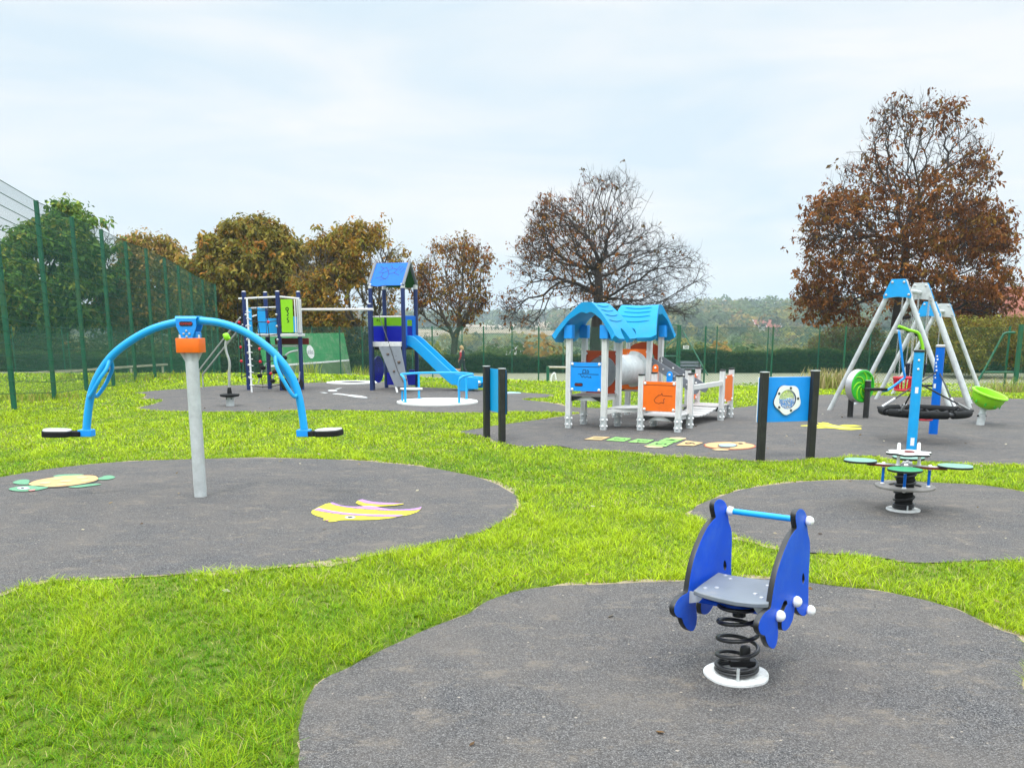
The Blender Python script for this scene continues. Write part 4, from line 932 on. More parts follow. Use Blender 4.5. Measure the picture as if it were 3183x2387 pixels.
# ---- bridge
for (u0, v0), (u1, v1) in (((ru, rv+Lh), (su, sv)), ((ru+Lh, rv+Lh), (su+Lh, sv))):
    MB().bar((u0, v0+.02, .685), (u1, v1-.02, .685), .045, .085).build('bridge_rail', M['alu'], ph, .006)
nb = 9
for k in range(nb):
    t = (k+.5)/nb; u = ru + (su-ru)*t; v = rv + Lh + (sv - rv - Lh)*t; z = .235 - .085*math.sin(math.pi*t)
    MB().box((u + Lh/2, v, z), (Lh-.13, (sv-rv-Lh)/nb*.86, .025), Matrix.Rotation(-.085*math.pi*math.cos(math.pi*t)/(sv-rv-Lh), 3, 'X')).build('bridge_slat', M['deck_pale'], ph, .004)
for du in (.10, Lh-.10):
    MB().tube([(ru+du + (su-ru)*k/12, rv+Lh + (sv-rv-Lh)*k/12, .215 - .085*math.sin(math.pi*k/12)) for k in range(13)], .008, 6).build('bridge_chain', M['black'], ph)
# ================================================================ slide tower
o2 = G(1160, 1213); AT = R(-15); LT = .92
tw = thing('slide_tower', 'tall navy post play tower with blue pitched roof and light blue slide', 'slide tower', o2, AT)
ev, rz_ = 2.80, 3.36
for du, dv in ((0,0),(LT,0),(0,LT),(LT,LT)):
    pp = MB().tube([(du,dv,-.02),(du,dv,ev-.08)], .056, 14).build('post', M['navy'], tw)
    MB().lathe([(.060,ev-.11),(.062,ev-.02),(.05,ev+.01)], 14, (du,dv,0)).build('post_collar', M['alu'], pp)
pp = MB().tube([(.04,-.17,-.02),(.04,-.17,2.28)], .056, 14).build('post', M['navy'], tw); MB().ball((.04,-.17,2.28), .058, 12, (1,1,.4), None, 0).build('post_cap', M['steel'], pp)
# roof: ridge along u, two boards and grey edge tubes
for sg in (-1, 1):
    A0 = Vector((LT/2, LT/2, rz_)); d = Vector((0, sg*(LT/2+.06), ev-.05-rz_)); sl_ = d.length
    A = frame(A0, (1,0,0) if sg < 0 else (-1,0,0), -d)
    out = [(-LT/2-.02, -.0), (LT/2+.02, -.0), (LT/2+.02, -sl_), (.06, -sl_), (-.02, -sl_+.09*0), (-LT/2+.22, -sl_-.03), (-LT/2-.02, -sl_+.02)]
    r_ = board('roof_panel', [out], .02, [M['mid_blue'] if sg < 0 else M['dark_green'], M['navy']], A, tw, .003)
    if sg < 0:
        W_, H_ = LT, sl_
        L_ = [[(-.3,-.12),(-.2,-.2),(-.12,-.17),(-.05,-.28),(-.17,-.36),(-.3,-.33)], [(-.2,-.2),(-.25,-.3)], [(-.05,-.28),(.06,-.2),(.0,-.1)], [(.06,-.2),(.2,-.24),(.14,-.36),(.0,-.4),(-.05,-.28)], [(.0,-.4),(-.02,-.55),(-.2,-.6)], [(.14,-.36),(.3,-.45)], [(.2,-.24),(.26,-.12)], [(.26,-.28),(.34,-.14)], [(.32,-.36),(.40,-.2)], [(-.17,-.36),(-.2,-.5),(-.34,-.55)], [(-.2,-.5),(-.05,-.58)]]
        strokes('engraving', L_, .016, M['dark_line'], A @ Matrix.Translation((0,0,.0105)), r_)
for du in (-.03, LT+.03):
    MB().tube([(du, -.055, ev-.04), (du, LT/2, rz_+.02), (du, LT+.055, ev-.04)], .042, 10).build('roof_edge', M['grey_board'], tw)
DZ = 1.24
MB().box((LT/2, LT/2, DZ-.03), (LT-.06, LT-.06, .04)).build('deck', M['deck'], tw)
MB().box((LT/2, -.03, DZ-.01), (LT-.10, .05, .13)).build('deck_edge', M['alu'], tw, .01)
MB().box((LT/2, LT/2, DZ-.11), (LT-.1, LT-.1, .10)).build('deck_frame', M['black'], tw)
MB().tube([(0,-.0,1.95),(LT,-.0,1.95)], .02, 10).build('grip_bar', M['alu'], tw)
def duo(A, w, h, zsplit):
    b_ = board('lower_panel', [rrect(w, zsplit, .01, 0, zsplit/2)], .018, [M['deep_blue'], M['deep_blue']], A, tw, .003)
    t_ = board('upper_panel', [rrect(w, h-zsplit, .02, 0, zsplit + (h-zsplit)/2)], .018, [M['lime_board'], M['lime_board']], A, tw, .003); return b_, t_
b_, t_ = duo(FU(LT/2, LT, DZ+.03), LT-.1, .68, .44); 
b_, t_ = duo(FR(0, LT/2, DZ+.03), LT-.1, .68, .44)
strokes('engraving', [[(-.12,.57),(-.09,.62),(-.05,.56),(-.02,.62)], [(.02,.6),(.05,.55),(.08,.6)]], .02, M['green_line'], FR(0, LT/2, DZ+.03) @ Matrix.Translation((0,0,.0095)), t_)
# slide opening panel on the right face and slide
A = FR(LT, LT/2, DZ-.10)
board('opening_panel', [rrect(LT-.1, .84, .05, 0, .42), rrect(.40, .50, .05, -.02, .48)], .02, [M['mid_blue'], M['mid_blue']], A, tw, .003)
mid = [(0,1.26),(.12,1.25),(.30,1.14),(1.14,.40),(1.30,.29),(1.45,.25),(1.98,.22)]
mid = crom(mid, 4, False); sw = .25
for nm, off_, hh in (('slide_side', -sw, .2), ('slide_side', sw, .2)):
    V = []; Fq = []; k = len(mid)
    for i, (x, z) in enumerate(mid):
        t = i/(k-1); top = z + hh*(1 if t < .9 else .75); bot = z - .05 - (.11*max(0, 1-abs(t-.45)/.55)) - (.10 if t > .82 else 0)
        for yy in (-.02, .02): V += [(LT+.01+x, LT/2+off_+yy, bot), (LT+.01+x, LT/2+off_+yy, top)]
    for i in range(k-1):
        a = 4*i; b = a+4; Fq += [(a,b,b+1,a+1),(a+2,a+3,b+3,b+2),(a+1,b+1,b+3,a+3),(a,a+2,b+2,b)]
    Fq += [(0,1,3,2),(4*(k-1),4*(k-1)+2,4*(k-1)+3,4*(k-1)+1)]
    MB().add(V, Fq).build(nm, M['sky_blue'], tw, .008)
V = []; Fq = []
for i, (x, z) in enumerate(mid): V += [(LT+.01+x, LT/2-sw, z), (LT+.01+x, LT/2+sw, z), (LT+.01+x, LT/2-sw, z-.02), (LT+.01+x, LT/2+sw, z-.02)]
for i in range(len(mid)-1): a = 4*i; b = a+4; Fq += [(a,b,b+1,a+1),(a+2,a+3,b+3,b+2)]
MB().add(V, Fq).build('slide_chute', M['sky_blue'], tw)
MB().prism([(LT+1.42,.0),(LT+1.72,.0),(LT+1.72,.36),(LT+1.66,.40),(LT+1.48,.40),(LT+1.42,.36)], -sw-.03, sw+.03, frame((0, LT/2, 0), (1,0,0), (0,0,1))).build('slide_foot', M['sky_blue'], tw, .02)
MB().lathe([(.07,-.30),(.08,0),(.07,.02)], 16, (LT+1.86, LT/2+.0, .19), rot_to((0,-1,0))).build('slide_pipe', M['alu'], tw)
# climbing wall
TL, TR_, BR, BL = [lw(tw, P(*q)) for q in ((1050+418/3.318, 780+985/3.318, 23.33), (1050+642/3.318, 780+980/3.318, 23.1), (1050+728/3.318, 780+1400/3.318, 22.62), (1050+588/3.318, 780+1402/3.318, 22.86))]
nrm = (TR_-TL).cross(BL-TL).normalized()
if nrm.y > 0: nrm = -nrm
c = [TL, TR_, BR, BL]; mb = MB(); mb.add([p for p in c] + [p - nrm*.025 for p in c], [(0,1,2,3),(7,6,5,4),(0,4,5,1),(1,5,6,2),(2,6,7,3),(3,7,4,0)])
cw = mb.build('climbing_wall', M['grey_board'], tw, .006)
wp = lambda s_, t: TL.lerp(TR_, s_).lerp(BL.lerp(BR, s_), t)
for s_, t, r_ in ((.33,.2,.04), (.78,.4,.045), (.36,.62,.04), (.92,.82,.045)): MB().ball(wp(s_, t) + nrm*.02, r_, 10, (1,1,.7)).build('climbing_hold', M['brown'], cw)
mb = MB()
for s_, t in ((.2,.35),(.62,.35),(.7,.25),(.3,.7),(.75,.7),(.55,.5)): mb.ball(wp(s_, t) + nrm*.003, .012, 8)
mb.build_each('wall_bolt', M['black'], cw)
rp = [wp(.47, -.9), wp(.5, -.35), wp(.55, 0) + nrm*.02, wp(.56, .3) + nrm*.02, wp(.58, .6) + nrm*.025, wp(.74, .88)+nrm*.03]
MB().tube(rp, .011, 8).build('climbing_rope', M['black'], tw)
MB().bar(BL + Vector((.03,0,0)), BL + Vector((.09,-.06,-.14)), .05, .02).build('wall_foot', M['alu'], cw)
mb = MB()
for s_ in (.2, .5, .75): mb.box(wp(s_, -.015) + Vector((0,-.02,.03)), (.04,.03,.07))
mb.build_each('wall_hook', M['alu'], cw)
A = FR(-.01, LT/2 - .06, .54); dd = board('round_panel', [circ(.36, 0, 0, 40)], .02, [M['deep_blue'], M['navy']], A, tw, .003)
strokes('engraving', [[(.28*math.cos(t)*k, .28*math.sin(t)*k) for t in np.linspace(a, a+1.9, 8)] for k in (.35,.6,.85,1.05) for a in (0.2, 2.3, 4.4)], .018, M['dark_line'], A @ Matrix.Translation((0,0,.0105)), dd)
MB().box((LT/2, LT-.02, .26), (LT-.05, .04, .34)).box((LT*.85, LT-.02, .47), (.16, .05, .10)).build('low_board', M['deep_blue'], tw, .01)
# ================================================================ climbing frame with net
cl = thing('climbing_frame', 'navy post climbing frame with black rope net and lime panel', 'climbing frame', G(856, 1213), 0)
q = lambda x, y, Y=None, z=0: lw(cl, P(600 + x/3.318, 800 + y/3.318, Y))
gA, gB, gC, gD = G(774, 1213), G(839, 1209.5), G(876.5, 1214.5), G(939.7, 1212.5)
TP = 2.6
lp = {k: lw(cl, g) for k, g in zip('ABCD', (gA, gB, gC, gD))}
for k, p in lp.items():
    pp = MB().tube([(p.x,p.y,-.02),(p.x,p.y,TP)], .056, 14).build('post', M['navy'], cl); MB().ball((p.x,p.y,TP), .059, 12, (1,1,.4), None, 0).build('post_cap', M['steel'], pp)
pa, pb, pc, pd = [lp[k] for k in 'ABCD']
TZ, D1, D2 = 2.42, 1.5, 1.20
u3 = Vector((0,0,1))
MB().tube([pa + u3*TZ + Vector((-.14,0,0)), pc + u3*(TZ+.04)], .026, 10).build('top_rail', M['alu'], cl)
MB().tube([pc + u3*(TZ+.05), pd + u3*TZ + Vector((.05,-.1,0))], .026, 10).build('top_rail', M['alu'], cl)
MB().tube([pa + u3*2.18 + Vector((.15,.1,0)), pc + u3*2.2], .02, 10).build('grip_bar', M['alu'], cl)
MB().tube([pa + u3*1.9, pb + u3*2.08], .018, 8).build('grip_bar', M['alu'], cl)
dpoly = [(pa.x, pa.y), (pc.x, pc.y-.05), (pd.x+.04, pd.y-.15), (pd.x+.10, pd.y+.1), (pd.x, pd.y+.6), (pb.x, pb.y+.35)]
MB().prism(dpoly, D1-.07, D1).build('deck', M['alu'], cl, .006)
MB().prism([(pb.x,pb.y),(pc.x+.05,pc.y+.06),(pd.x-.08,pd.y),(pd.x-.05,pd.y+.5)], D2-.04, D2).build('deck', M['deck_pale'], cl, .006)
MB().box(((pc.x+pd.x)/2-.05, pd.y+.3, D2+.10), (.92,.04,.17)).build('red_beam', M['red_dark'], cl)
def fpan(x0, x1, y0, y1, Y, mat, name):
    a, b = q(x0, y1, Y), q(x1, y0, Y); w_, h_ = b.x-a.x, b.z-a.z
    A = frame(((a.x+b.x)/2, a.y, (a.z+b.z)/2), (1,0,0), (0,0,1)); return board(name, [rrect(w_, h_, .02)], .018, [M[mat], M[mat]], A, cl, .003), A
lpn, A = fpan(918, 1024, 435, 775, 23.3, 'lime_board', 'lime_panel')
strokes('engraving', [[(.035*math.cos(t) + .01, .12 + .035*math.sin(t)) for t in np.linspace(0, 6.3, 12)], [(.03,.08),(.01,.05),(.04,.0),(.0,-.04),(.03,-.06)], [(.035,-.10),(.0,-.12),(.0,-.16),(.035,-.17),(.035,-.21),(.0,-.22)]], .022, M['green_line'], A @ Matrix.Translation((0,.06,.0095)), lpn)
for x0, x1, y0, y1, Y in ((566,602,522,790,23.7), (672,742,518,780,23.9), (762,862,630,785,23.75), (1026,1068,612,772,23.9)): fpan(x0, x1, y0, y1, Y, 'sky_blue', 'blue_panel')
for x in (1046, 1068, 1088, 1104):
    a, b = q(x, 432, 23.25 + (x-1046)*.004), q(x+14, 780, 23.25 + (x-1046)*.004)
    MB().tube([a, Vector((a.x, a.y, b.z))], .026 if x > 1080 else .016, 10).build('bar', M['alu'], cl)
# white front pole and net
w0, w1 = q(550, 425, 23.05), q(606, 1385, 23.05); MB().tube([(w1.x,w1.y,0),(w1.x,w1.y,w0.z)], .024, 10).build('net_pole', M['white'], cl)
net = MB(); redj = MB()
cols_ = [Vector((w1.x + (pc.x-w1.x)*t, w1.y + (pc.y-w1.y)*t, 0)) for t in (0, .33, .66, 1)]
rows = [.17, .50, .83, 1.16, 1.5, 1.85, 2.15, 2.42]
for i in (1, 2): net.tube([cols_[i] + Vector((.03*math.sin(z*5+i), 0, z)) for z in rows], .011, 6)
for z in rows[:-1]:
    net.tube([cols_[j] + Vector((.03*math.sin(z*5+j) if j in (1,2) else 0, 0, z - (.04 if j in (1,2) else 0))) for j in range(4)], .011, 6)
    for j in range(4): net.ball(cols_[j] + Vector((.03*math.sin(z*5+j) if j in (1,2) else 0, 0, z - (.04 if j in (1,2) else 0))), .024, 6)
for dx, zz in ((-.17, (.3, 2.3)), (-.07, (.35, 2.3))):
    net.tube([pa + Vector((dx, -.05, z)) for z in np.linspace(zz[0], zz[1], 8)], .011, 6)
for z in (.35, .7, 1.0, 1.4, 1.8): net.tube([pa + Vector((-.17,-.05,z)), pa + Vector((0,0,z+.05))], .011, 6)
net.build('rope_net', M['black'], cl)
for j, z in ((1, 1.12), (2, .47), (2, 1.81), (1, .79)): redj.ball(cols_[j] + Vector((0,-.02,z)), .042, 8)
for z in (1.80, .78, 1.15): redj.ball(pa + Vector((-.14,-.07,z)), .042, 8)
redj.build_each('rope_joint', M['red'], cl)
cp_ = MB()
for p in (pa, pc):
    for z in (.35,.68,1.0,1.35,1.7,2.0): cp_.ball(p + Vector((.04 if p is pa else -.04, -.05, z)), .036, 8)
for z in np.arange(.2, 2.2, .17): cp_.tube([Vector((w1.x-.04,w1.y-.01,z)), Vector((w1.x+.08,w1.y-.02,z-.02))], .013, 6)
cp_.build_each('rope_clamp', M['steel'], cl)
# steps, curved pole and black seats under the deck
sb = MB(); st = MB()
for x, y in ((722,1140),(688,1222),(845,1180),(822,1275),(945,1035)): 
    p = q(x, y, 23.5); sb.ball(p, .075, 10, (1,1,.8))
sb.build_each('stepping_blob', M['rubber'], cl)
st.tube([q(675,1300,23.5), q(690,1222,23.5), q(725,1140,23.5), q(755,1090,23.5)], .018, 8).tube([q(822,1275,23.5), q(835,1200,23.5), q(860,1150,23.5)], .018, 8)
st.build('stepping_rope', M['steel'], cl)
MB().tube(crom([tuple(q(*p, 23.6)) for p in ((940,1040),(965,1000),(1010,975),(1080,960))], 5, False), .022, 10).build('curved_arm', M['steel'], cl)
mb = MB(); mb.tube([q(1100,1180,23.4), q(1095,1260,23.4), q(1085,1300,23.4)], .018, 8); mb.build('seat_hanger', M['steel'], cl)
for x in (1084, 960): p = q(x, 1308, 23.4); MB().lathe([(.13,-.025),(.14,0),(.12,.03)], 20, p, rot_to((.3,-1,.25)), 1, 1.2).build('leaf_step', M['rubber'], cl)
# slide-down double bars on the left
for (a, b, c_, d_) in (((487,620),(78,1145),(62,1180),(65,1335)), ((512,692),(112,1190),(98,1225),(106,1352))):
    A0, B0, C0, D0 = q(*a, 23.5), q(*b, 24.3), q(*c_, 24.35), q(*d_, 24.35); D0.z = 0
    MB().tube([A0] + [Vector(v) for v in crom([tuple(B0), tuple((B0+C0)/2 + Vector((-.02,0,-.01))), tuple(C0), tuple(C0.lerp(D0,.5))], 4, False)] + [D0], .02, 10).build('slide_bar', M['steel'], cl)
# overhead bar to the tower
hb0 = pd + u3*2.14 + Vector((.03,0,0)); hb1 = lw(cl, P(1160, 962, 23.3))
MB().tube([hb0, hb1], .032, 12).build('overhead_bar', M['alu'], cl)
# ================================================================ single pole spinner
b0 = G(716, 1263); spn = thing('spinner_pole', 'small standing spinner with black disc, wavy steel pole and lime knob', 'spinner', b0, 0)
q2 = lambda x, y: lw(spn, P(600 + x/3.318, 800 + y/3.318, b0.y))
dz = q2(375, 1418).z
sp1 = MB().lathe([(.085,-.01),(.082,dz-.03)], 20).build('base', M['galv'], spn)
mb = MB(); [mb.ball((sx*.05, -.066, .17), .017, 8) for sx in (-1,1)]; mb.build_each('base_bolt', M['black'], sp1)
MB().lathe([(.02,dz-.05),(.12,dz-.045),(.19,dz-.03),(.207,dz-.005),(.20,dz+.015),(.12,dz+.025),(.05,dz+.028),(.047,dz+.10),(.032,dz+.16)], 28).build('foot_disc', M['rubber'], spn)
path = [(0,0,dz+.12)] + [tuple(q2(x, y)) for x, y in ((372,1200),(378,1120),(370,1055),(348,990),(336,925),(340,870),(346,820))]
path = [(x, y, z) for x, y, z in path]
MB().tube(crom(path, 5, False), .027, 12).build('pole', M['steel'], spn)
MB().ball(path[-1], .085, 12, (.8,.8,1.0)).ball(Vector(path[-1]) + Vector((.05,0,-.03)), .04, 10).ball(Vector(path[-1]) + Vector((-.04,0,.03)), .045, 10).build('knob', M['lime'], spn)
# ================================================================ roundabout
b0 = G(1360, 1253); ro = thing('roundabout', 'flat roundabout with pale platform and light blue rail beside the slide', 'roundabout', b0, 0)
MB().lathe([(.90,-.01),(.915,.02),(.91,.045),(.88,.052),(0.001,.056)], 56).build('platform', M['white_board'], ro)
rl = .64; RR = .80; a0, a1 = R(-150), R(-48)
pts = []
def pol(a, r, z): return (r*math.cos(a), r*math.sin(a), z)
arc = [pol(a0 + 0 - t*(2*math.pi - (a1-a0)), RR, rl) for t in np.linspace(0, 1, 40)]
e0, e1 = arc[0], arc[-1]
pA = [pol(a0, RR-.02, .05), pol(a0, RR-.02, .35), pol(a0, RR-.02, .50), pol(a0-.06, RR-.005, .60)]
pB = [pol(a1+.06, RR-.005, .60), pol(a1, RR-.02, .50), pol(a1, RR-.02, .35), pol(a1, RR-.02, .05)]
path = crom(pA + arc[3:-3:3] + pB, 4, False)
MB().tube(path, .026, 12).build('rail', M['sky_blue'], ro)
for a in (R(127), R(38)): MB().tube([pol(a, RR, .05), pol(a, RR, rl)], .024, 10).build('rail_post', M['sky_blue'], ro)
mb = MB()
for a in (a0, a1, R(127), R(38)): mb.lathe([(.05,.05),(.05,.062),(.027,.066)], 12, (pol(a, RR-.01, 0)))
mb.build_each('post_flange', M['sky_blue'], ro)
sl_ = lw(ro, P(1050 + 756/3.318, 780 + 1420/3.318, b0.y - .1)); sp_ = crom([(-.24,.02),(-.20,-.10),(-.02,-.14),(.16,-.11),(.25,-.02),(.22,.09),(.06,.13),(-.14,.11)], 4)
ss = MB().prism([(x+sl_.x, y+sl_.y) for x, y in sp_], sl_.z-.02, sl_.z+.015).build('seat', M['white_board'], ro, .006)
MB().prism([(x*.97+sl_.x, y*.97+sl_.y) for x, y in sp_], sl_.z-.04, sl_.z-.021).build('seat_base', M['rubber'], ss)
MB().tube([(sl_.x-.20, sl_.y, .05), (sl_.x-.20, sl_.y, sl_.z-.03)], .022, 10).build('seat_post', M['sky_blue'], ro)
# ================================================================ sunken trampoline
b0 = G(1098, 1190); tr = thing('ground_trampoline', 'small ground trampoline with black mat in a white surround at the far edge', 'trampoline', b0, 0)
MB().lathe([(.80,.0),(.80,.026),(.44,.034),(.42,.02)], 48).build('surround', M['white_board'], tr)
MB().lathe([(.43,.024),(.2,.019),(.001,.018)], 36).build('jump_mat', M['rubber'], tr)
# ================================================================ swings
def swing(label, A1, A2, F1, F2, ztop, hw, hh):
    A1 = Vector((*A1, 0)); A2 = Vector((*A2, 0)); F1 = Vector((*F1, 0)); F2 = Vector((*F2, 0))
    r = thing('swing', label, 'swing', A1, 0)
    zb = ztop - hh*.55
    MB().tube([A1 - A1 + Vector((0,0,zb)), A2 - A1 + Vector((0,0,zb))], .045, 14).build('top_beam', M['galv'], r)
    ax = (A2-A1).normalized()
    for A_, F_, s_ in ((A1, F1, -1), (A2, F2, 1)):
        o = A_ - A1; d = (F_ - A_); side = Vector((-ax.y, ax.x, 0))
        for sg in (1, -1):
            foot = o + d*sg; foot.z = -.02; topp = o + d.normalized()*sg*(hw*.62); topp.z = ztop - hh*.55
            tp2 = topp + (topp-foot).normalized()*.16
            lg = MB().tube([foot, tp2], .047, 14).build('leg', M['galv'], r)
            MB().ball(tp2, .047, 12, (1,1,.5), None, 0).build('leg_cap', M['white'], lg)
        dd = d.normalized()
        for q, (offs, mt) in enumerate(((s_*.062, 'sky_blue'), (-s_*.062, 'galv'))):
            A = frame(o + ax*offs + Vector((0,0,ztop-hh/2)), dd, (0,0,1))
            n_ = A.to_3x3() @ Vector((0,0,1))
            out = [(-hw,-hh/2),(-hw*.6,-hh/2+.02),(0,-hh/2+.035),(hw*.6,-hh/2+.02),(hw,-hh/2),(hw*1.03,-hh/2+.06),(hw*.60,hh/2-.05),(hw*.5,hh/2),(-hw*.5,hh/2),(-hw*.60,hh/2-.05),(-hw*1.03,-hh/2+.06)]
            pl = board('head_plate', [out], .014, [M[mt], M[mt]], A, r, .003)
            mb = MB(); nn = (ax*s_ if q == 0 else -ax*s_)
            for x, y in ((-hw*.82,-hh/2+.07),(hw*.82,-hh/2+.07),(-hw*.42,hh/2-.06),(hw*.42,hh/2-.06)):
                mb.lathe([(.024,0),(.024,.010),(.014,.018)], 10, A @ Vector((x, y, 0)) + nn*.007, rot_to(nn))
            mb.build_each('plate_bolt', M['steel'], pl)
    return r, zb, A1, A2
def chain(root, a, b, name='chain', r=.0035, step=.034):
    a = Vector(a); b = Vector(b); n = int((b-a).length/step); d = (b-a).normalized(); u = d.orthogonal().normalized(); w = d.cross(u); mb = MB()
    for i in range(n):
        c = a.lerp(b, (i+.5)/n); s_ = u if i % 2 else w
        mb.tube([c + d*.023*math.cos(t) + s_*.011*math.sin(t) for t in [2*math.pi*k/8 for k in range(8)]], r, 4, True)
    return mb.build(name, M['steel'], root)
F1 = G(2577, 1275); A1 = P(2794, 890, 17.5); A2 = P(2862, 905, 19.0); F2 = G(2657, 1258)
swA, zbA, a1, a2 = swing('taller swing frame with grey legs and the nearer blue head plate', A1[:2], A2[:2], F1[:2], F2[:2], P(2794, 868, 17.5).z, .25, .37)
B1 = P(2890, 958, 20.3); B2 = P(2934, 958, 22.0); f3 = P(2722, 1246, 20.9); f4 = P(2772, 1232, 22.4)
swB, zbB, b1_, b2_ = swing('lower swing frame with blue head plate behind the taller one', B1[:2], B2[:2], f3[:2], f4[:2], P(2890, 938, 20.3).z, .25, .35)
# third pair of legs beside the far head of the taller frame
def bucket(root, c, mt, nm, chains, zb):
    c = Vector(c); mb = MB()
    out = rrect(.36, .30, .10)
    V = []; k = len(out)
    st = MB()
    for i in range(0, k, 2):
        x, y = out[i]; st.tube([c + Vector((x*.82, y*.82, -.13)), c + Vector((x, y, .11))], .017, 6)
    st.tube([c + Vector((x, y, .115)) for x, y in out], .024, 8, True); st.tube([c + Vector((x*.85, y*.85, -.13)) for x, y in out], .022, 8, True)
    s_ = st.build(nm, M[mt], root)
    MB().prism([(c.x+x*.85, c.y+y*.85) for x, y in out], c.z-.155, c.z-.12).build('seat_base', M['rubber'], s_, .01)
    return s_
def hang(label, px, py, Yh, beamroot, beamA, beamB, zb, mt, kind='bucket'):
    c = P(px, py, Yh); r = thing('hanging_swing', label, 'swing seat', (c.x, c.y, 0), 0)
    if kind == 'bucket': bucket(r, (0,0,c.z), mt, 'seat', 4, zb)
    else: MB().prism(rrect(.44, .18, .05), c.z-.02, c.z+.02).build('seat', M[mt], r, .01)
    d = (Vector((*beamB[:2],0)) - Vector((*beamA[:2],0))).normalized()
    for sg in (-1, 1):
        for yy in ((-.12, .12) if kind == 'bucket' else (0,)):
            chain(r, (sg*.16, yy, c.z + (.11 if kind == 'bucket' else 0)), (sg*.16 + 0, 0, zb - .04))
    return r
mA = (a1 + a2)/2
t_ = .42; cA = a1.lerp(a2, t_)
hang('red bucket swing seat hanging behind the leaning blue pole', 2809, 1192, cA.y, swA, a1, a2, zbA, 'red')
t_ = .8; cA2 = a1.lerp(a2, t_)
hang('dark navy bucket swing seat hanging above the black nest', 2846, 1150, cA2.y, swA, a1, a2, zbA, 'cloth_navy')
cB = b1_.lerp(b2_, .5); hang('flat black swing seat hanging from the lower frame', 2884, 1199, cB.y, swB, b1_, b2_, zbB, 'rubber', 'flat')
# ================================================================ nest between two blue poles
np_ = G(2872, 1377); 
def bluepole(label, px, base, topy, cap, stickers):
    g = G(px, base); r = thing('blue_pole', label, 'pole', g, 0); h = P(px, topy, g.y).z
    rr = .066
    MB().tube([(0,0,-.02),(0,0,h)], rr, 20).build('shaft', M['sky_blue'] if not cap else M['mid_blue'], r)
    MB().lathe([(rr+.006,h-.012),(rr+.008,h+.012),(rr*.8,h+.022),(.001,h+.024)], 20).build('cap', M['black'] if not cap else M['grey_rub'], r)
    if cap: MB().lathe([(rr+.004,h-.02),(rr+.005,h-.002)], 20).build('cap_band', M['black'], r)
    return r, h, g
r1, h1, g1 = bluepole('bright blue pole in front of the black nest with white stickers', 2832, 1400, 1092, False, 2)
r2, h2, g2 = bluepole('mid blue pole with pale cap and white vertical lettering behind the black nest', 2900, 1350, 1076, True, 1)
def onpole(root, h, ang, w, hh, z, mat, name, rr=.067):
    mb = MB(); n = 6; V = []
    for i in range(n+1):
        a = ang + (i/n-.5)*w/rr
        V += [(rr*math.cos(a), rr*math.sin(a), z-hh/2), (rr*math.cos(a), rr*math.sin(a), z+hh/2)]
    mb.add(V, [(2*i, 2*i+2, 2*i+3, 2*i+1) for i in range(n)]); return mb.build(name, M[mat], root)
onpole(r1, h1, R(-108), .042, .085, .84, 'white', 'sticker'); onpole(r1, h1, R(-108), .05, .11, .13, 'white', 'sticker')
mb = MB(); [mb.ball((.066*math.cos(R(-110)), .066*math.sin(R(-110)), h1 - d), .016, 8) for d in (.12, .24)]; mb.build_each('pole_bolt', M['white'], r1)
for k, (z, hh, w) in enumerate(((.155,.03,.05),(.205,.035,.055),(.26,.03,.05),(.315,.04,.05),(.375,.03,.055),(.43,.04,.05),(.49,.03,.045))):
    onpole(r2, h2, R(-150 + 9*math.sin(k*2.1)), w*.5, hh*.8, h2 - z, 'white', 'letter_mark')
onpole(r2, h2, R(-150), .04, .07, h2-.62, 'white', 'sticker')
nc = P(2873, 1279, 13.1); ne = thing('nest_swing', 'black round basket nest slung on ropes between two blue poles', 'nest swing', (nc.x, nc.y, 0), R(0))
RN = .59; nz = nc.z
for k in range(4):
    a0_, a1_ = R(-80 + 90*k + 4), R(-80 + 90*(k+1) - 4)
    MB().tube([(RN*math.cos(a), RN*math.sin(a), nz) for a in np.linspace(a0_, a1_, 16)], .056, 12).build('ring_section', M['rubber'], ne)
MB().tube([(RN*math.cos(a), RN*math.sin(a), nz) for a in np.linspace(0, 2*math.pi, 49)[:-1]], .034, 8, True).build('ring_core', M['black'], ne)
mb = MB()
for i in range(-4, 5):
    x = i*.125; h_ = math.sqrt(RN**2 - x*x)
    for sw_ in (0, 1):
        pts = [(x, h_*t, nz - .10*(1-t*t)*(1-(x/RN)**2)) for t in np.linspace(-1, 1, 9)]
        if sw_: pts = [(y, x_, z) for x_, y, z in pts]
        mb.tube(pts, .011, 6)
mb.build('net', M['black'], ne)
MB().lathe([(.001,nz-.135),(.12,nz-.13),(.13,nz-.115),(.001,nz-.11)], 12).build('centre_pad', M['red'], ne)
ropes = []
t1 = lw(ne, Vector((g1.x, g1.y, h1-.42))); t2 = lw(ne, Vector((g2.x, g2.y, h2-.38)))
for k, (a, tt) in enumerate(((R(160), t2), (R(215), t1), (R(-28), t1), (R(20), t2))):
    e = Vector((RN*math.cos(a), RN*math.sin(a), nz+.05)); m_ = e.lerp(tt, .22)
    rp = MB().tube([e, tt], .012, 8).build('rope', M['black'], ne)
    MB().tube([e, m_], .020, 8).build('rope_thimble', M['steel'], rp)
    MB().tube([e + Vector((.05*math.cos(a+1.57*s_), .05*math.sin(a+1.57*s_), -.01)) for s_ in (-1, 0, 1)], .02, 6).build('rope_knot', M['black'], rp)
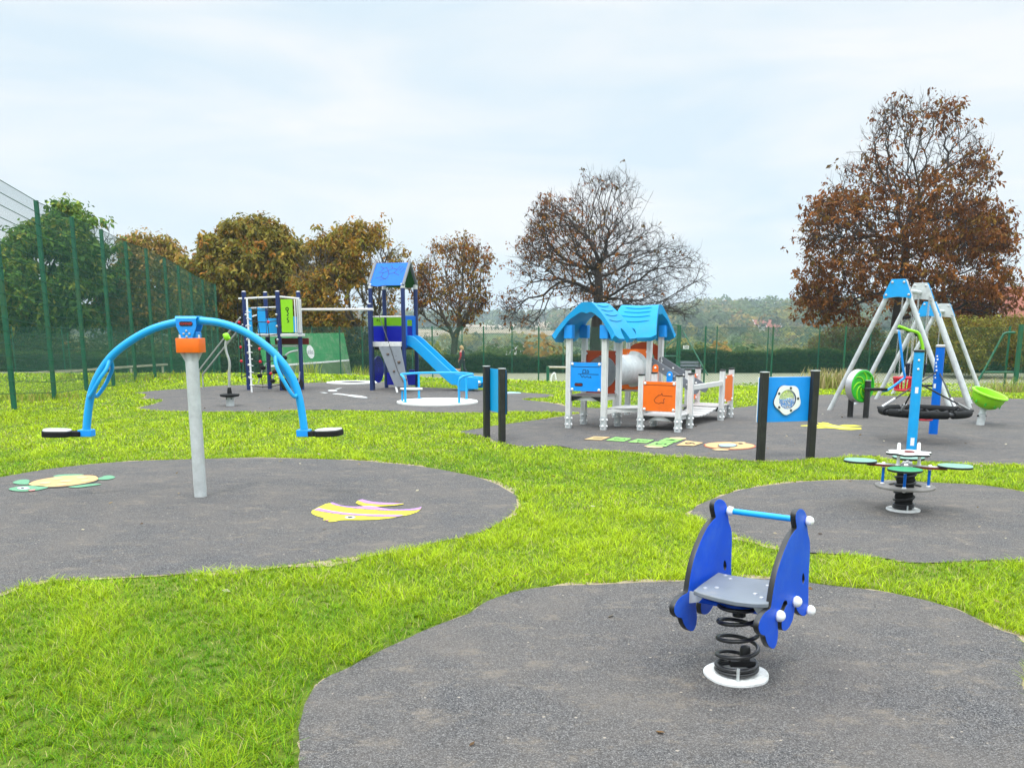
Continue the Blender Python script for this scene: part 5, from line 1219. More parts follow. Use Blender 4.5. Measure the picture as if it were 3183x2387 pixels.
# ================================================================ lime and blue swivel seat
b0 = G(2851, 1335); sv_ = thing('swivel_rocker', 'rocker with lime bent arm, blue twin hanging tubes and a black foot pad', 'spinner', b0, 0)
q7 = lambda x, y, Y=b0.y: lw(sv_, P(2500 + x/2.72, 820 + y/2.72, Y))
for off_ in (-.045, .045):
    pts = [tuple(q7(x, y, b0.y + off_)) for x, y in ((1003,760),(1000,700),(985,640),(965,590),(930,572),(880,560),(830,540),(796,528))]
    MB().tube([(pts[0][0], pts[0][1], 0)] + [pts[0]] + crom(pts, 4, False)[1:], .026, 10).build('lime_arm', M['lime'], sv_)
mb = MB(); 
for x, y in ((880,560),(955,590),(812,535)): mb.ball(q7(x, y), .05, 8)
mb.build_each('arm_clamp', M['black'], sv_)
for off_ in (-.05, .05):
    pts = [tuple(q7(x, y, b0.y + off_*w)) for x, y, w in ((796,560,.4),(803,600,1),(822,760,1),(838,900,.6),(850,955,.3),(820,985,.1),(740,1045,0),(692,1072,0),(660,1070,0))]
    MB().tube(crom(pts, 5, False), .020, 10).build('blue_tube', M['panel_blue'], sv_)
c = q7(630, 1062); MB().prism(crom([(-.22,-.05),(-.16,-.09),(.10,-.07),(.13,0),(.10,.07),(-.16,.09),(-.22,.05)], 3), c.z-.02, c.z+.022, Matrix.Translation((c.x, c.y, 0))).build('foot_pad', M['rubber'], sv_, .008)
MB().box(q7(803, 575), (.12,.10,.06)).build('hinge_block', M['steel'], sv_, .01)
# ================================================================ green spiral wheel
w1_, w2_ = G(2642, 1297.5), G(2690.5, 1300.5)
gw = thing('spiral_wheel', 'green spiral wheel with silver rim between two short black posts', 'play panel', w1_, math.atan2(w2_.y-w1_.y, w2_.x-w1_.x)); Lw = (w2_-w1_).length
hh = P(2642, 1182, w1_.y).z
for x in (0, Lw): 
    pp = MB().prism(rrect(.092, .092, .02), -.02, hh, Matrix.Translation((x,0,0))).build('post', M['black_post'], gw)
    MB().prism(rrect(.10, .10, .02), hh, hh+.012, Matrix.Translation((x,0,0))).build('post_cap', M['steel'], pp)
cz_ = .60; RW = .31
W0 = Matrix.Translation((Lw/2, 0, cz_)) @ Matrix.Rotation(R(-24), 4, 'Z'); rw_ = W0.to_3x3() @ rot_to((1,0,0), (0,1,0))
wv = Vector((Lw/2, 0, cz_))
MB().lathe([(RW-.02,-.075),(RW,-.075),(RW,.065),(RW-.02,.065),(RW-.03,-.06)], 44, wv, rw_).build('rim', M['steel'], gw)
fc = MB().lathe([(.001,.04),(RW-.012,.04),(RW-.012,.078),(RW-.04,.085),(RW-.05,.06),(.05,.06),(.045,.09),(.001,.092)], 44, wv, rw_).build('face', M['green'], gw)
MB().lathe([(.001,-.06),(RW-.02,-.06),(RW-.02,-.055)], 36, wv, rw_).build('back', M['black'], gw)
sp = MB()
for k in range(7):
    a = 2*math.pi*k/7
    sp.tube([wv + rw_ @ Vector((r_*math.cos(a + r_*6), r_*math.sin(a + r_*6), .066)) for r_ in np.linspace(.05, RW-.04, 10)], .012, 6)
sp.build_each('spiral_ridge', M['lime'], fc)
MB().tube([(-.055,0,cz_),(Lw+.055,0,cz_)], .018, 10).build('axle', M['black'], gw)
# ================================================================ lime bowl
b0 = G(3046, 1322); bw_ = thing('spinning_bowl', 'lime green tilted spinning bowl on a short grey post', 'spinner', b0, 0)
rc_ = lw(bw_, P(3076, 1227, b0.y - .02)); axis = (rc_ - Vector((.045,0,.16))).normalized(); axis = Vector((.24, -.27, 1)).normalized(); rb_ = rot_to(axis)
bt = rc_ - axis*.245
bw1 = MB().lathe([(.06,0),(.12,.01),(.19,.05),(.235,.11),(.262,.18),(.272,.235),(.288,.245),(.302,.256),(.302,.275),(.285,.288),(.26,.283),(.248,.26),(.24,.20),(.21,.12),(.15,.06),(.001,.04)], 48, bt, rb_).build('bowl', M['lime'], bw_)
mb = MB()
for k in range(9):
    a = 2*math.pi*k/9; d = Vector((.238*math.cos(a), .238*math.sin(a), .105)); mb.ball(bt + rb_ @ d, .03, 8, (.35,.5,1.2), rb_ @ Matrix.Rotation(a, 3, 'Z'))
mb.build_each('bowl_grip', M['green'], bw1)
MB().tube([(0,0,-.02), (.02,0,.20)], .066, 18).tube([(.02,0,.19), bt + axis*.02], .055, 16).build('post', M['galv'], bw_)
mb = MB(); [mb.ball((sx*.066, -.03, .17), .02, 8) for sx in (-1,1)]; mb.build_each('post_bolt', M['black'], bw_)
# ================================================================ tall green mesh fence on the left
tf = thing('mesh_fence', 'tall dark green steel mesh sports fence with square posts on the left', 'fence', (-11, 20.8, 0), 0)
bases = [(-62,1238,15.9),(41,1235,18.3),(169,1231.5,20.8),(270,1215,23.3),(354,1206.5,25.5),(424,1201,27.9),(483.5,1191,30),(537.5,1185.5,32.6),(577,1181.5,35.1),(612,1177,38),(648,1173,41),(685,1169.5,43.6)]
HF = 4.42; pb_ = [P(x, y, Y) for x, y, Y in bases]
d0 = (pb_[1]-pb_[2]); pb_ = [pb_[1] + d0*2, pb_[1] + d0] + pb_[1:]
for i, p in enumerate(pb_):
    l = lw(tf, p); MB().prism(rrect(.09, .075, .01, l.x, l.y), l.z-.25, l.z+HF).build('post', M['fence'], tf)
mp_rng = random.Random(3)
for a, b in zip(pb_[:-1], pb_[1:]):
    a = lw(tf, a); b = lw(tf, b); d = b-a; L_ = math.hypot(d.x, d.y); n = int(L_/.05); V = []; Fq = []
    side = Vector((d.y, -d.x, 0)).normalized()*.05
    def rib(p, q, w):
        p = Vector(p); q = Vector(q); t = (q-p).normalized(); u = t.orthogonal().normalized(); v = t.cross(u); o = len(V)
        for c in (p, q):
            for k in range(3): V.append(c + (u*math.cos(2.094*k) + v*math.sin(2.094*k))*w)
        for k in range(3): Fq.append((o+k, o+(k+1) % 3, o+3+(k+1) % 3, o+3+k))
    for k in range(n):
        c = a.lerp(b, (k+.5)/n) + side; rib(c + Vector((0,0,.06)), c + Vector((0,0,HF-.03)), .0027)
    for k in range(18):
        z = .08 + k*(HF-.12)/17
        for s_ in (.006, -.006): rib(a + side*(1+s_*20) + Vector((0,0,z)), b + side*(1+s_*20) + Vector((0,0,z)), .0062)
    npmesh('mesh_panel', np.array([tuple(v) for v in V]), np.array(Fq), M['wire'], tf)
# ================================================================ chain link fences
def chainlink(name, label, pts, H, post_sp, group=None, cell=.11, wr=.0042, posts_at=None):
    r = thing(name, label, 'fence', (pts[0][0], pts[0][1], ztf(*pts[0])), 0, group)
    for (x0, y0), (x1, y1) in zip(pts[:-1], pts[1:]):
        L_ = math.hypot(x1-x0, y1-y0); n = max(1, round(L_/post_sp)); V = []; Fq = []
        def W3(s, t):
            x = x0 + (x1-x0)*s/L_; y = y0 + (y1-y0)*s/L_; return lw(r, (x, y, ztf(x, y) + t))
        def rib(p, q, w):
            p = Vector(p); q = Vector(q); t = (q-p).normalized(); u = t.orthogonal().normalized(); v = t.cross(u); o = len(V)
            for c in (p, q):
                for k in range(3): V.append(tuple(c + (u*math.cos(2.094*k) + v*math.sin(2.094*k))*w))
            for k in range(3): Fq.append((o+k, o+(k+1) % 3, o+3+(k+1) % 3, o+3+k))
        for i in range(n+1):
            if i == n and (x1, y1) != pts[-1]: continue
            p = W3(L_*i/n, 0); MB().prism(rrect(.062, .062, .012, p.x, p.y), p.z-.2, p.z+H+.06).build('post', M['fence'], r)
        c = cell; k0 = -int(H/c) - 1
        for k in range(k0, int(L_/c) + 1):
            s0 = k*c
            for sg in (1, -1):
                if sg == 1: a, b = (s0, 0), (s0+H, H)
                else: a, b = (s0+H, 0), (s0, H)
                (sa, ta), (sb, tb) = a, b
                def clip(sa, ta, sb, tb, lo, hi):
                    if max(sa, sb) <= lo or min(sa, sb) >= hi: return None
                    o = []
                    for s, t, s2, t2 in ((sa, ta, sb, tb), (sb, tb, sa, ta)):
                        if s < lo: t = t + (t2-t)*(lo-s)/(s2-s); s = lo
                        elif s > hi: t = t + (t2-t)*(hi-s)/(s2-s); s = hi
                        o.append((s, t))
                    return o
                cl_ = clip(sa, ta, sb, tb, 0, L_)
                if cl_ and abs(cl_[0][0]-cl_[1][0]) > .01: rib(W3(*cl_[0]), W3(*cl_[1]), wr)
        for t in (.03, H/2, H): 
            for i in range(int(L_/2)): rib(W3(L_*i/int(L_/2), t), W3(L_*(i+1)/int(L_/2), t), .005)
        npmesh('wire_mesh', np.array(V), np.array(Fq), M['wire'], r)
    return r
chainlink('court_fence', 'front chain link tennis court fence with slim green posts', [(-15,49.5),(-8.9,46.1),(1.2,40.0),(8.0,36.9),(17.6,31.6)], 2.75, 3.0)
chainlink('court_fence', 'back chain link fence standing along the dark clipped hedge', [(-30,53.6),(0,53.6),(40,53.6)], 2.75, 3.0)
chainlink('court_fence', 'low green mesh fence seen through the tall mesh fence on the left', [(-45,46),(-15.2,49.6)], 2.4, 3.0)
# ================================================================ gate, sign, goal, bench, right corner fence
g = P(2115, 1140, 44.0); g.z = -1.1; gt = thing('court_gate', 'green tubular court gate with cross rails and a diagonal stay', 'gate', g, R(0))
gl = lambda x, y, Y=44.0: lw(gt, P(x, y, Y))
for x in (2115, 2108): a = gl(x, 1010); MB().prism(rrect(.09,.09,.01,a.x,a.y), -.1, 2.85).build('post', M['fence'], gt)
a = gl(2010, 1010); MB().prism(rrect(.09,.09,.01,a.x,a.y), -.1, 2.85).build('post', M['fence'], gt)
for y in (1011, 1048, 1107): MB().tube([gl(2010, y), gl(2112, y)], .03, 8).build('rail', M['fence'], gt)
MB().tube([gl(2121, 1026), gl(2200, 1166, 42.5)], .032, 8).build('stay', M['fence'], gt)
MB().tube([gl(2108, 1048), gl(1965, 1166, 42.5)], .032, 8).build('stay', M['fence'], gt)
MB().tube([gl(2117, 1087), gl(2153, 1087)], .022, 8).build('rail', M['fence'], gt)
w_ = P(2132.5, 1079.5, 43.8); sgn = thing('court_sign', 'small white notice sign on the green court gate', 'sign', w_, R(0))
sbd = MB().box((0,0,0), (.29,.012,.16)).build('sign_board', M['white'], sgn, .004)
mb = MB(); 
for k, (w2, z) in enumerate(((.2,.045),(.22,.0),(.16,-.04))): mb.box((0,-.0075,z), (w2,.002,.018))
mb.build_each('print_line', M['black'], sbd)
g = P(1703, 1210, 36.2); g.z = ztf(g.x, g.y); go = thing('goal_frame', 'small goal frame of green posts with a pale bar beside the fence', 'goal', g, 0)
ga, gb_ = lw(go, P(1703, 1142, 36.2)), lw(go, P(1800, 1143, 36.2)) 
for p in (ga, gb_): MB().prism(rrect(.12,.12,.02,p.x,p.y), -.3, p.z+.04).build('post', M['fence'], go)
MB().tube([ga, gb_], .05, 10).build('cross_bar', M['timber'], go)
hp = [(1712,1197),(1713,1182),(1715,1171),(1719,1163),(1723,1160),(1726,1166),(1728,1180)]
hk = thing('white_loop', 'bent white hoop standing beside the small goal frame', 'hoop', (P(1718,1200,36.0).x, 36.0, 0), 0)
MB().tube(crom([tuple(lw(hk, P(x, y, 36.0))) for x, y in hp], 4, False), .035, 8).build('loop', M['white'], hk)
bp_ = P(2145, 1152, 50); bp_.z = -1.1; bn = thing('park_bench', 'grey slatted bench beyond the court in front of the hedge', 'bench', bp_, 0)
for z, y in ((.45,-.2),(.45,0),(.45,.18)): MB().box((0,y,z), (1.35,.15,.035)).build('seat_slat', M['grey_board'], bn)
for z in (.62,.80): MB().box((0,.28,z), (1.35,.035,.14)).build('back_slat', M['grey_board'], bn)
for x in (-.55,.55): MB().box((x,0,.21), (.06,.4,.42)).box((x,.26,.45), (.06,.05,.85)).build('leg', M['black'], bn)
cpst = P(3151, 1241, 31.0); cf = thing('corner_fence', 'green mesh corner fence with braced post at the right edge', 'fence', cpst, 0)
HH = P(3156, 1008, 31.0).z - cpst.z
MB().prism(rrect(.13,.13,.02), -.2, HH).build('post', M['fence'], cf)
cl_ = lambda x, y, Y=31.0: lw(cf, P(x, y, Y))
MB().tube(crom([tuple(cl_(*p)) for p in ((3155,1034),(3135,1034.5),(3122,1037),(3116,1045),(3100,1075),(3060,1150),(3008,1238))], 4, False), .04, 10).build('brace', M['fence'], cf)
MB().tube([cl_(3150,1157), cl_(3058,1157)], .035, 8).build('brace', M['fence'], cf)
for k in range(4):
    x0 = .08 + .62*k
    V = []; Fq = []
    def rib2(p, q, w):
        p = Vector(p); q = Vector(q); t = (q-p).normalized(); u = t.orthogonal().normalized(); v = t.cross(u); o = len(V)
        for c in (p, q):
            for j in range(3): V.append(tuple(c + (u*math.cos(2.094*j) + v*math.sin(2.094*j))*w))
        for j in range(3): Fq.append((o+j, o+(j+1) % 3, o+3+(j+1) % 3, o+3+j))
    for i in range(14): rib2((x0 + .6*i/13, -.9*(x0+.6*i/13)*.3, .1), (x0 + .6*i/13, -.9*(x0+.6*i/13)*.3, HH-.02), .005)
    for i in range(40): z = .12 + i*(HH-.2)/39; rib2((x0, -.27*x0, z), (x0+.6, -.27*(x0+.6), z), .006)
    npmesh('mesh_panel', np.array(V), np.array(Fq), M['wire'], cf)
    MB().prism(rrect(.07,.07,.01,x0+.6,-.27*(x0+.6)), -.2, HH).build('post', M['fence'], cf)
# ================================================================ practice wall
wl = P(943, 1174, 47.8); wr_ = P(1093.6, 1159, 53); wl.z = wr_.z = -1.1
dw = (wr_-wl).normalized(); w0_ = wl - dw*3.2; tw_ = thing('practice_wall', 'worn green leaning tennis practice wall with white line and round white badge', 'wall', w0_, math.atan2(dw.y, dw.x)); LW = (wr_-w0_).length
lean = .45; HWl = 2.42
def wallpt(x, z): return (x, lean*z/HWl, z)
for z0, z1, mt, nm in ((0,.80,'walllow','lower_wall'), (.80,HWl,'wallgreen','upper_wall')):
    V = [wallpt(0,z0), wallpt(LW,z0), wallpt(LW,z1), wallpt(0,z1)]; V += [(x, y+.16, z) for x, y, z in V]
    MB().add(V, [(0,1,2,3),(7,6,5,4),(0,4,5,1),(1,5,6,2),(2,6,7,3),(3,7,4,0)]).build(nm, M[mt], tw_)
V = [wallpt(0,.77), wallpt(LW,.77), wallpt(LW,.86), wallpt(0,.86)]; MB().add([(x, y-.006, z) for x, y, z in V], [(0,1,2,3)]).build('net_line', M['white_paint'], tw_)
cw_ = None
tgt = P(978.7, 1087.8, 49.0); lx = lw(tw_, tgt).x
zz = 1.42; A = frame(Vector(wallpt(lx, zz)) + Vector((0,-.012,0)), (1,0,0), (0, lean/HWl, 1))
bdg = MB().prism(circ(.37, n=36), -.004, .004, A).build('badge', M['white'], tw_)
words('lettering', 'mbo', .34, M['grey_board'], A @ Matrix.Translation((0,0,.006)), bdg, .001)
mb = MB(); mb.box((LW/2, -.7, .02), (LW+1, 1.4, .06)); mb.build('wall_footing', M['deck'], tw_)
# pale rail behind the mesh fence
ra, rb2 = P(-90, 1172, 36), P(520, 1133, 44); rr_ = thing('pale_rail', 'long pale timber rail behind the tall mesh fence', 'rail', (ra.x, ra.y, ztf(ra.x, ra.y)), 0)
MB().bar(lw(rr_, ra), lw(rr_, rb2), .08, .10).build('rail', M['timber'], rr_)
for t in np.linspace(.03, .97, 6):
    p = lw(rr_, ra.lerp(rb2, t)); wz = ztf(ra.lerp(rb2, t).x, ra.lerp(rb2, t).y) - rr_.location.z; MB().box((p.x, p.y, (p.z+wz-.05)/2), (.09,.09,max(.1, p.z-wz-.1))).build('post', M['timber'], rr_)
# ================================================================ trees
def grow(att, base, bf=.6, smooth=2):
    """balanced spanning tree: every new point joins where wood length plus path to the root is least"""
    base = np.array(base, float); nb = len(base); pts = np.vstack([base, att]); n = len(pts)
    par = np.full(n, -1); par[1:nb] = np.arange(nb-1); order = list(range(nb)); Lp = np.zeros(n)
    Lp[1:nb] = np.cumsum(np.linalg.norm(np.diff(base, axis=0), axis=1))*.35
    cost = np.full(n, np.inf); bp = np.zeros(n, int); done = np.zeros(n, bool); done[:nb] = True
    for k in range(2, nb):
        d = np.linalg.norm(pts - pts[k], axis=1); c = d*(1+bf) + bf*Lp[k] + .8*np.maximum(0, pts[k, 2]-pts[:, 2]); m = c < cost; cost[m] = c[m]; bp[m] = k
    cost[done] = np.inf
    for _ in range(n-nb):
        i = int(cost.argmin()); done[i] = True; cost[i] = np.inf; par[i] = bp[i]; order.append(i); dl = pts - pts[i]; Lp[i] = Lp[bp[i]] + np.linalg.norm(pts[i]-pts[bp[i]])
        d = np.sqrt((dl*dl).sum(1)); c = d*(1+bf) + bf*Lp[i]; m = (c < cost) & ~done; cost[m] = c[m]; bp[m] = i
    inv = np.zeros(n, int); inv[order] = np.arange(n); P_ = pts[order].copy(); pr = par[order]; pr = np.where(pr >= 0, inv[pr], -1)
    for _ in range(smooth):
        cs_ = np.zeros_like(P_); ct = np.zeros(n); np.add.at(cs_, pr[1:], P_[1:]); np.add.at(ct, pr[1:], 1); m = (ct > 0) & (np.arange(n) >= nb)
        P2 = P_.copy(); P2[m] = .5*P_[m] + .25*P_[pr[m]] + .25*cs_[m]/ct[m][:, None]; P_ = P2
    return P_, pr
def radii(P_, par, tip, e):
    n = len(P_); acc = np.zeros(n); r = np.zeros(n)
    for i in range(n-1, -1, -1):
        r[i] = tip if acc[i] == 0 else acc[i]**(1/e)
        if par[i] >= 0: acc[par[i]] += r[i]**e
    return r
def limbs(P_, par, r, thick=.05):
    V, Fq = [], []; off = 0
    i = np.arange(len(P_))[par >= 0]; p = par[i]
    for sel, n in ((r[i] >= thick, 8), (r[i] < thick, 3)):
        ii, pp = i[sel], p[sel]
        if len(ii) == 0: continue
        a, b = P_[pp], P_[ii]; d = b-a; d /= np.linalg.norm(d, axis=1)[:, None] + 1e-9
        ref = np.where(np.abs(d[:, 2:3]) > .9, np.array([[1., 0, 0]]), np.array([[0, 0, 1.]])); u = np.cross(d, ref); u /= np.linalg.norm(u, axis=1)[:, None]; v = np.cross(d, u)
        ra = np.minimum(r[pp], r[ii]*1.35)[:, None, None]; rb = r[ii][:, None, None]
        t = 2*np.pi*np.arange(n)/n; ring = u[:, None]*np.cos(t)[None, :, None] + v[:, None]*np.sin(t)[None, :, None]
        A = a[:, None] - d[:, None]*ra*.5 + ring*ra; B = b[:, None] + ring*rb
        V.append(np.concatenate([A, B], 1).reshape(-1, 3))
        o = off + np.arange(len(ii))[:, None]*2*n; j = np.arange(n)[None]; j2 = (j+1) % n
        Fq.append(np.stack([o+j, o+j2, o+n+j2, o+n+j], -1).reshape(-1, 4)); off += len(ii)*2*n
    return np.concatenate(V), np.concatenate(Fq)
def twigs(P_, par, r, mult, length, rad, g, maxr=.03):
    i = np.where((r < maxr) & (par >= 0))[0]; i = np.repeat(i, mult); d = P_[i] - P_[par[i]]; d /= np.linalg.norm(d, axis=1)[:, None] + 1e-9
    d = d + g.normal(0, .55, d.shape) + np.array([0, 0, .12]); d /= np.linalg.norm(d, axis=1)[:, None]
    a = P_[par[i]] + (P_[i]-P_[par[i]])*g.uniform(0, 1, (len(i), 1)); L_ = g.uniform(.4, 1.2, (len(i), 1))*length; m = a + d*L_*.5 + g.normal(0, .04, a.shape); b = a + d*L_ + g.normal(0, .07, a.shape) + np.array([0,0,.05])
    V = []; n = len(i); t = 2*np.pi*np.arange(3)/3; off3 = np.stack([np.cos(t), np.sin(t), .5*np.cos(t)], -1)
    for q, rr in ((a, rad), (m, rad*.8), (b, rad*.4)): V.append(q[:, None] + off3[None]*rr)
    V = np.stack(V, 1).reshape(-1, 3); o = np.arange(n)[:, None]*9; j = np.arange(3)[None]; j2 = (j+1) % 3
    Fq = np.concatenate([np.stack([o+3*k+j, o+3*k+j2, o+3*k+3+j2, o+3*k+3+j], -1).reshape(-1, 4) for k in (0, 1)])
    return V, Fq, b
def leaves(pos, size, pal, g, nleaf=5, droop=.55, spread=.9, wid=.46):
    """clusters of leaflets fanning out of each position; pal = list of (weight, rgb)"""
    n = len(pos); pos = np.repeat(pos, nleaf, 0); N_ = n*nleaf
    az = g.uniform(0, 6.283, N_); el = g.normal(-droop, .45, N_); d = np.stack([np.cos(az)*np.cos(el), np.sin(az)*np.cos(el), np.sin(el)], -1)
    s = size*np.repeat(g.uniform(.6, 1.35, n), nleaf)*g.uniform(.7, 1.25, N_)
    side = np.cross(d, g.normal(0, 1, (N_, 3)) + np.array([0, 0, 1.6])); side /= np.linalg.norm(side, axis=1)[:, None] + 1e-9
    pos = pos + g.normal(0, size*.35*spread, pos.shape)
    a = pos; b = pos + d*(s*.62)[:, None] + side*(s*wid/2)[:, None]; c = pos + d*s[:, None] + np.array([0, 0, -.12])*s[:, None]; e = pos + d*(s*.62)[:, None] - side*(s*wid/2)[:, None]
    V = np.stack([a, b, c, e], 1).reshape(-1, 3); Fq = np.arange(N_*4).reshape(-1, 4)
    w = np.array([p[0] for p in pal]); cols = np.array([p[1] for p in pal]); k = g.choice(len(pal), n, p=w/w.sum())
    c1 = cols[k]*g.uniform(.65, 1.35, (n, 1)); c1 = np.repeat(c1, nleaf, 0)*g.uniform(.8, 1.2, (N_, 1))
    return V, Fq, np.repeat(c1, 4, 0)
def sample_outline(poly, depth_fn, n, g, hollow=0.0):
    xs = [p[0] for p in poly]; zs = [p[1] for p in poly]; out = []
    x = g.uniform(min(xs), max(xs), n*6); z = g.uniform(min(zs), max(zs), n*6); k = inpoly(x, z, poly); x, z = x[k], z[k]
    xl = np.array([0.0]*len(x)); 
    zz = np.linspace(min(zs), max(zs), 40); lo = []; hi = []
    for q in zz:
        t = np.linspace(min(xs), max(xs), 200); m = inpoly(t, np.full(200, q), poly); lo.append(t[m].min() if m.any() else 0); hi.append(t[m].max() if m.any() else 0)
    c = (np.interp(z, zz, lo) + np.interp(z, zz, hi))/2; h = (np.interp(z, zz, hi) - np.interp(z, zz, lo))/2 + 1e-3
    u = np.clip((x-c)/h, -1, 1); dy = np.sqrt(1-u*u)*h*depth_fn; y = g.uniform(-1, 1, len(x))*dy
    if hollow:
        rr = np.sqrt(u**2 + (y/(h*depth_fn+1e-6))**2); k = g.uniform(0, 1, len(x)) < np.clip(.25 + rr*hollow, 0, 1); x, y, z = x[k], y[k], z[k]
    return np.stack([x, y, z], -1)[:n]
LEAFM = leafmat('tree_leaves', .35, .6)
def tree(name, label, px_base, Y, zb, outline_px, n_att, step, pal, trunk_h, leaf_size, leaf_keep, seed, depth=.8, tip=.012, e=2.35, mult=1, tlen=.5, stems=1, bark='bark', nleaf=5, infl=4, kill=1.6, hollow=.7, up=.05, leafmask=None, leaf_mult=1, minr=0, group=None, tw=.008, droop=.55, rough=.12, clump=-.42, bf=.6, shrink=.95, cull=-.16, cf=1.5):
    g = np.random.default_rng(seed); b = P(px_base, 1140, Y); b.z = zb
    r = thing(name, label, 'tree', b, 0, group)
    poly = []
    for x, y in outline_px: p = P(x, y, Y); poly.append((p.x-b.x, p.z-b.z))
    pm = np.array(poly).mean(0); poly = [tuple(pm + (np.array(q)-pm)*shrink) for q in poly]
    att = sample_outline(poly, depth, int(n_att*2), g, hollow)
    att = att[vnoise(att[:, 0] + .6*att[:, 1], att[:, 2] - .4*att[:, 1], cf, seed+7) + g.normal(0, .16, len(att)) > cull][:n_att]
    att = att + g.normal(0, rough, att.shape)
    base = [(0, 0, -.3 + k*step) for k in range(int((trunk_h+.3)/step) + 1)]
    base = [(x + .10*math.sin(z*.8+seed)*min(1, max(0, z-1)), .1*math.sin(z*.6)*min(1, max(0, z-1)), z) for x, y, z in base]
    P_, par = grow(att, base, bf)
    rd = radii(P_, par, tip, e)
    rd = np.maximum(rd, tip); k = P_[:, 2] < .5; rd[k] *= 1 + .35*(.5 - P_[k, 2])
    V, Fq = limbs(P_, par, rd)
    V2, F2, ends = twigs(P_, par, rd, mult, tlen, tw, g, maxr=tip*2.2)
    V = np.concatenate([V, V2]); Fq = np.concatenate([Fq, F2 + len(V) - len(V2)])
    npmesh('trunk', V, Fq, M[bark], r, smooth=True)
    lp = np.repeat(ends, leaf_mult, 0) + g.normal(0, .12*leaf_size/.2, (len(ends)*leaf_mult, 3))
    k = g.uniform(0, 1, len(lp)) < leaf_keep
    if leafmask is not None: k &= g.uniform(0, 1, len(lp)) < leafmask(lp)
    cl_ = vnoise(lp[:, 0]*.8 + lp[:, 1]*.6, lp[:, 2]*1.5, 1.1, seed+50); k &= cl_ > clump
    lp = lp[k]
    if len(lp):
        V, Fq, c = leaves(lp, leaf_size, pal, g, nleaf, droop)
        npmesh('crown', V, Fq, LEAFM, r, col=c)
    print('TREE', name, len(P_), len(lp))
    return r
cv = lambda l, sc, ox, oy: [(ox + x/sc, oy + y/sc) for x, y in l]
RUST = [(5, (0.184, 0.064, 0.013)), (4, (0.248, 0.088, 0.014)), (2, (0.120, 0.044, 0.011)), (3, (0.184, 0.100, 0.016)), (1, (0.313, 0.120, 0.024))]
OLIVE = [(5, (0.250, 0.194, 0.027)), (4, (0.194, 0.181, 0.027)), (2, (0.325, 0.200, 0.030)), (1, (0.375, 0.163, 0.025)), (2, (0.125, 0.112, 0.020))]
AMBER = [(4, (.34, .19, .025)), (4, (.25, .165, .022)), (3, (.38, .17, .022)), (2, (.16, .11, .018)), (2, (.42, .26, .04))]
GREEN = [(5, (0.077, 0.161, 0.025)), (4, (0.119, 0.210, 0.028)), (2, (0.196, 0.252, 0.028)), (1, (0.280, 0.266, 0.035))]
PALEB = [(4, (.42, .25, .075)), (3, (.33, .20, .05)), (2, (.48, .29, .08)), (2, (.26, .20, .04))]
c4 = lambda l: cv(l, 2.765, 1480, 480)
tree('chestnut_tree', 'large half bare chestnut tree with rusty leaves on its upper left side', 1852, 58, -1.2, c4([(200,1080),(280,960),(320,830),(450,700),(510,500),(570,400),(700,290),(860,190),(1000,200),(1220,180),(1350,215),(1550,300),(1590,420),(1575,600),(1610,730),(1780,760),(1920,880),(2000,1020),(2040,1150),(1960,1270),(1880,1380),(1700,1400),(1400,1360),(1030,1330),(700,1430),(420,1480),(240,1420),(190,1200)]), 5000, .20, RUST + [(2, (.12, .075, .02))], 6.6, .20, .17, 4, depth=.75, tip=.0105, e=2.15, mult=3, tlen=.58, infl=4, kill=1.5, hollow=.35, nleaf=5, rough=.25, bf=.62, cull=-.04, cf=1.0, shrink=.99, bark='bark_d', tw=.009,
     leafmask=lambda p: np.clip(.95 - (p[:, 0] + 1.2 + .30*(p[:, 2]-9))/3.2, .05, 1)*np.where(p[:, 2] < 4.5, .35, 1))
c6 = lambda l: cv(l, 2.0735, 2400, 250)
tree('chestnut_tree', 'tallest tree with dense dark rusty brown foliage behind the swings', 2781, 57, -1.15, c6([(150,1420),(170,1230),(160,1050),(210,860),(310,740),(360,600),(450,480),(600,380),(650,270),(690,150),(800,95),(950,85),(1130,95),(1240,115),(1190,190),(1160,260),(1300,340),(1380,450),(1425,560),(1415,690),(1350,760),(1470,880),(1545,1080),(1530,1180),(1560,1300),(1570,1420),(1480,1570),(1300,1590),(1100,1540),(900,1500),(700,1470),(500,1540),(200,1550)]), 3600, .33, RUST, 8.5, .27, .66, 9, depth=.8, tip=.014, e=2.3, mult=3, tlen=.6, nleaf=5, clump=-.16, rough=.3, cull=-.08, cf=1.1, shrink=.94, hollow=.8, bark='bark_d', leaf_mult=2,
     leafmask=lambda p: np.where(p[:, 2] > 13.2, .22, 1)*np.where((p[:, 2] > 10.8) & (p[:, 2] <= 13.2), .5, 1))
c2_ = lambda l: cv(l, 2.212, 540, 650)
tree('maple_tree', 'dense olive brown tree behind the climbing frame', 793, 60, -1.2, c2_([(60,560),(100,430),(180,345),(240,300),(260,235),(350,155),(470,95),(560,100),(700,135),(800,235),(885,290),(900,400),(915,560),(880,720),(860,850),(300,850),(120,760)]), 1500, .36, OLIVE, 4.5, .32, .95, 21, depth=.85, tip=.015, mult=2, tlen=.5, nleaf=6, leaf_mult=5, clump=-.6, rough=.25, cull=-.6, bark='bark_d', hollow=1.0)
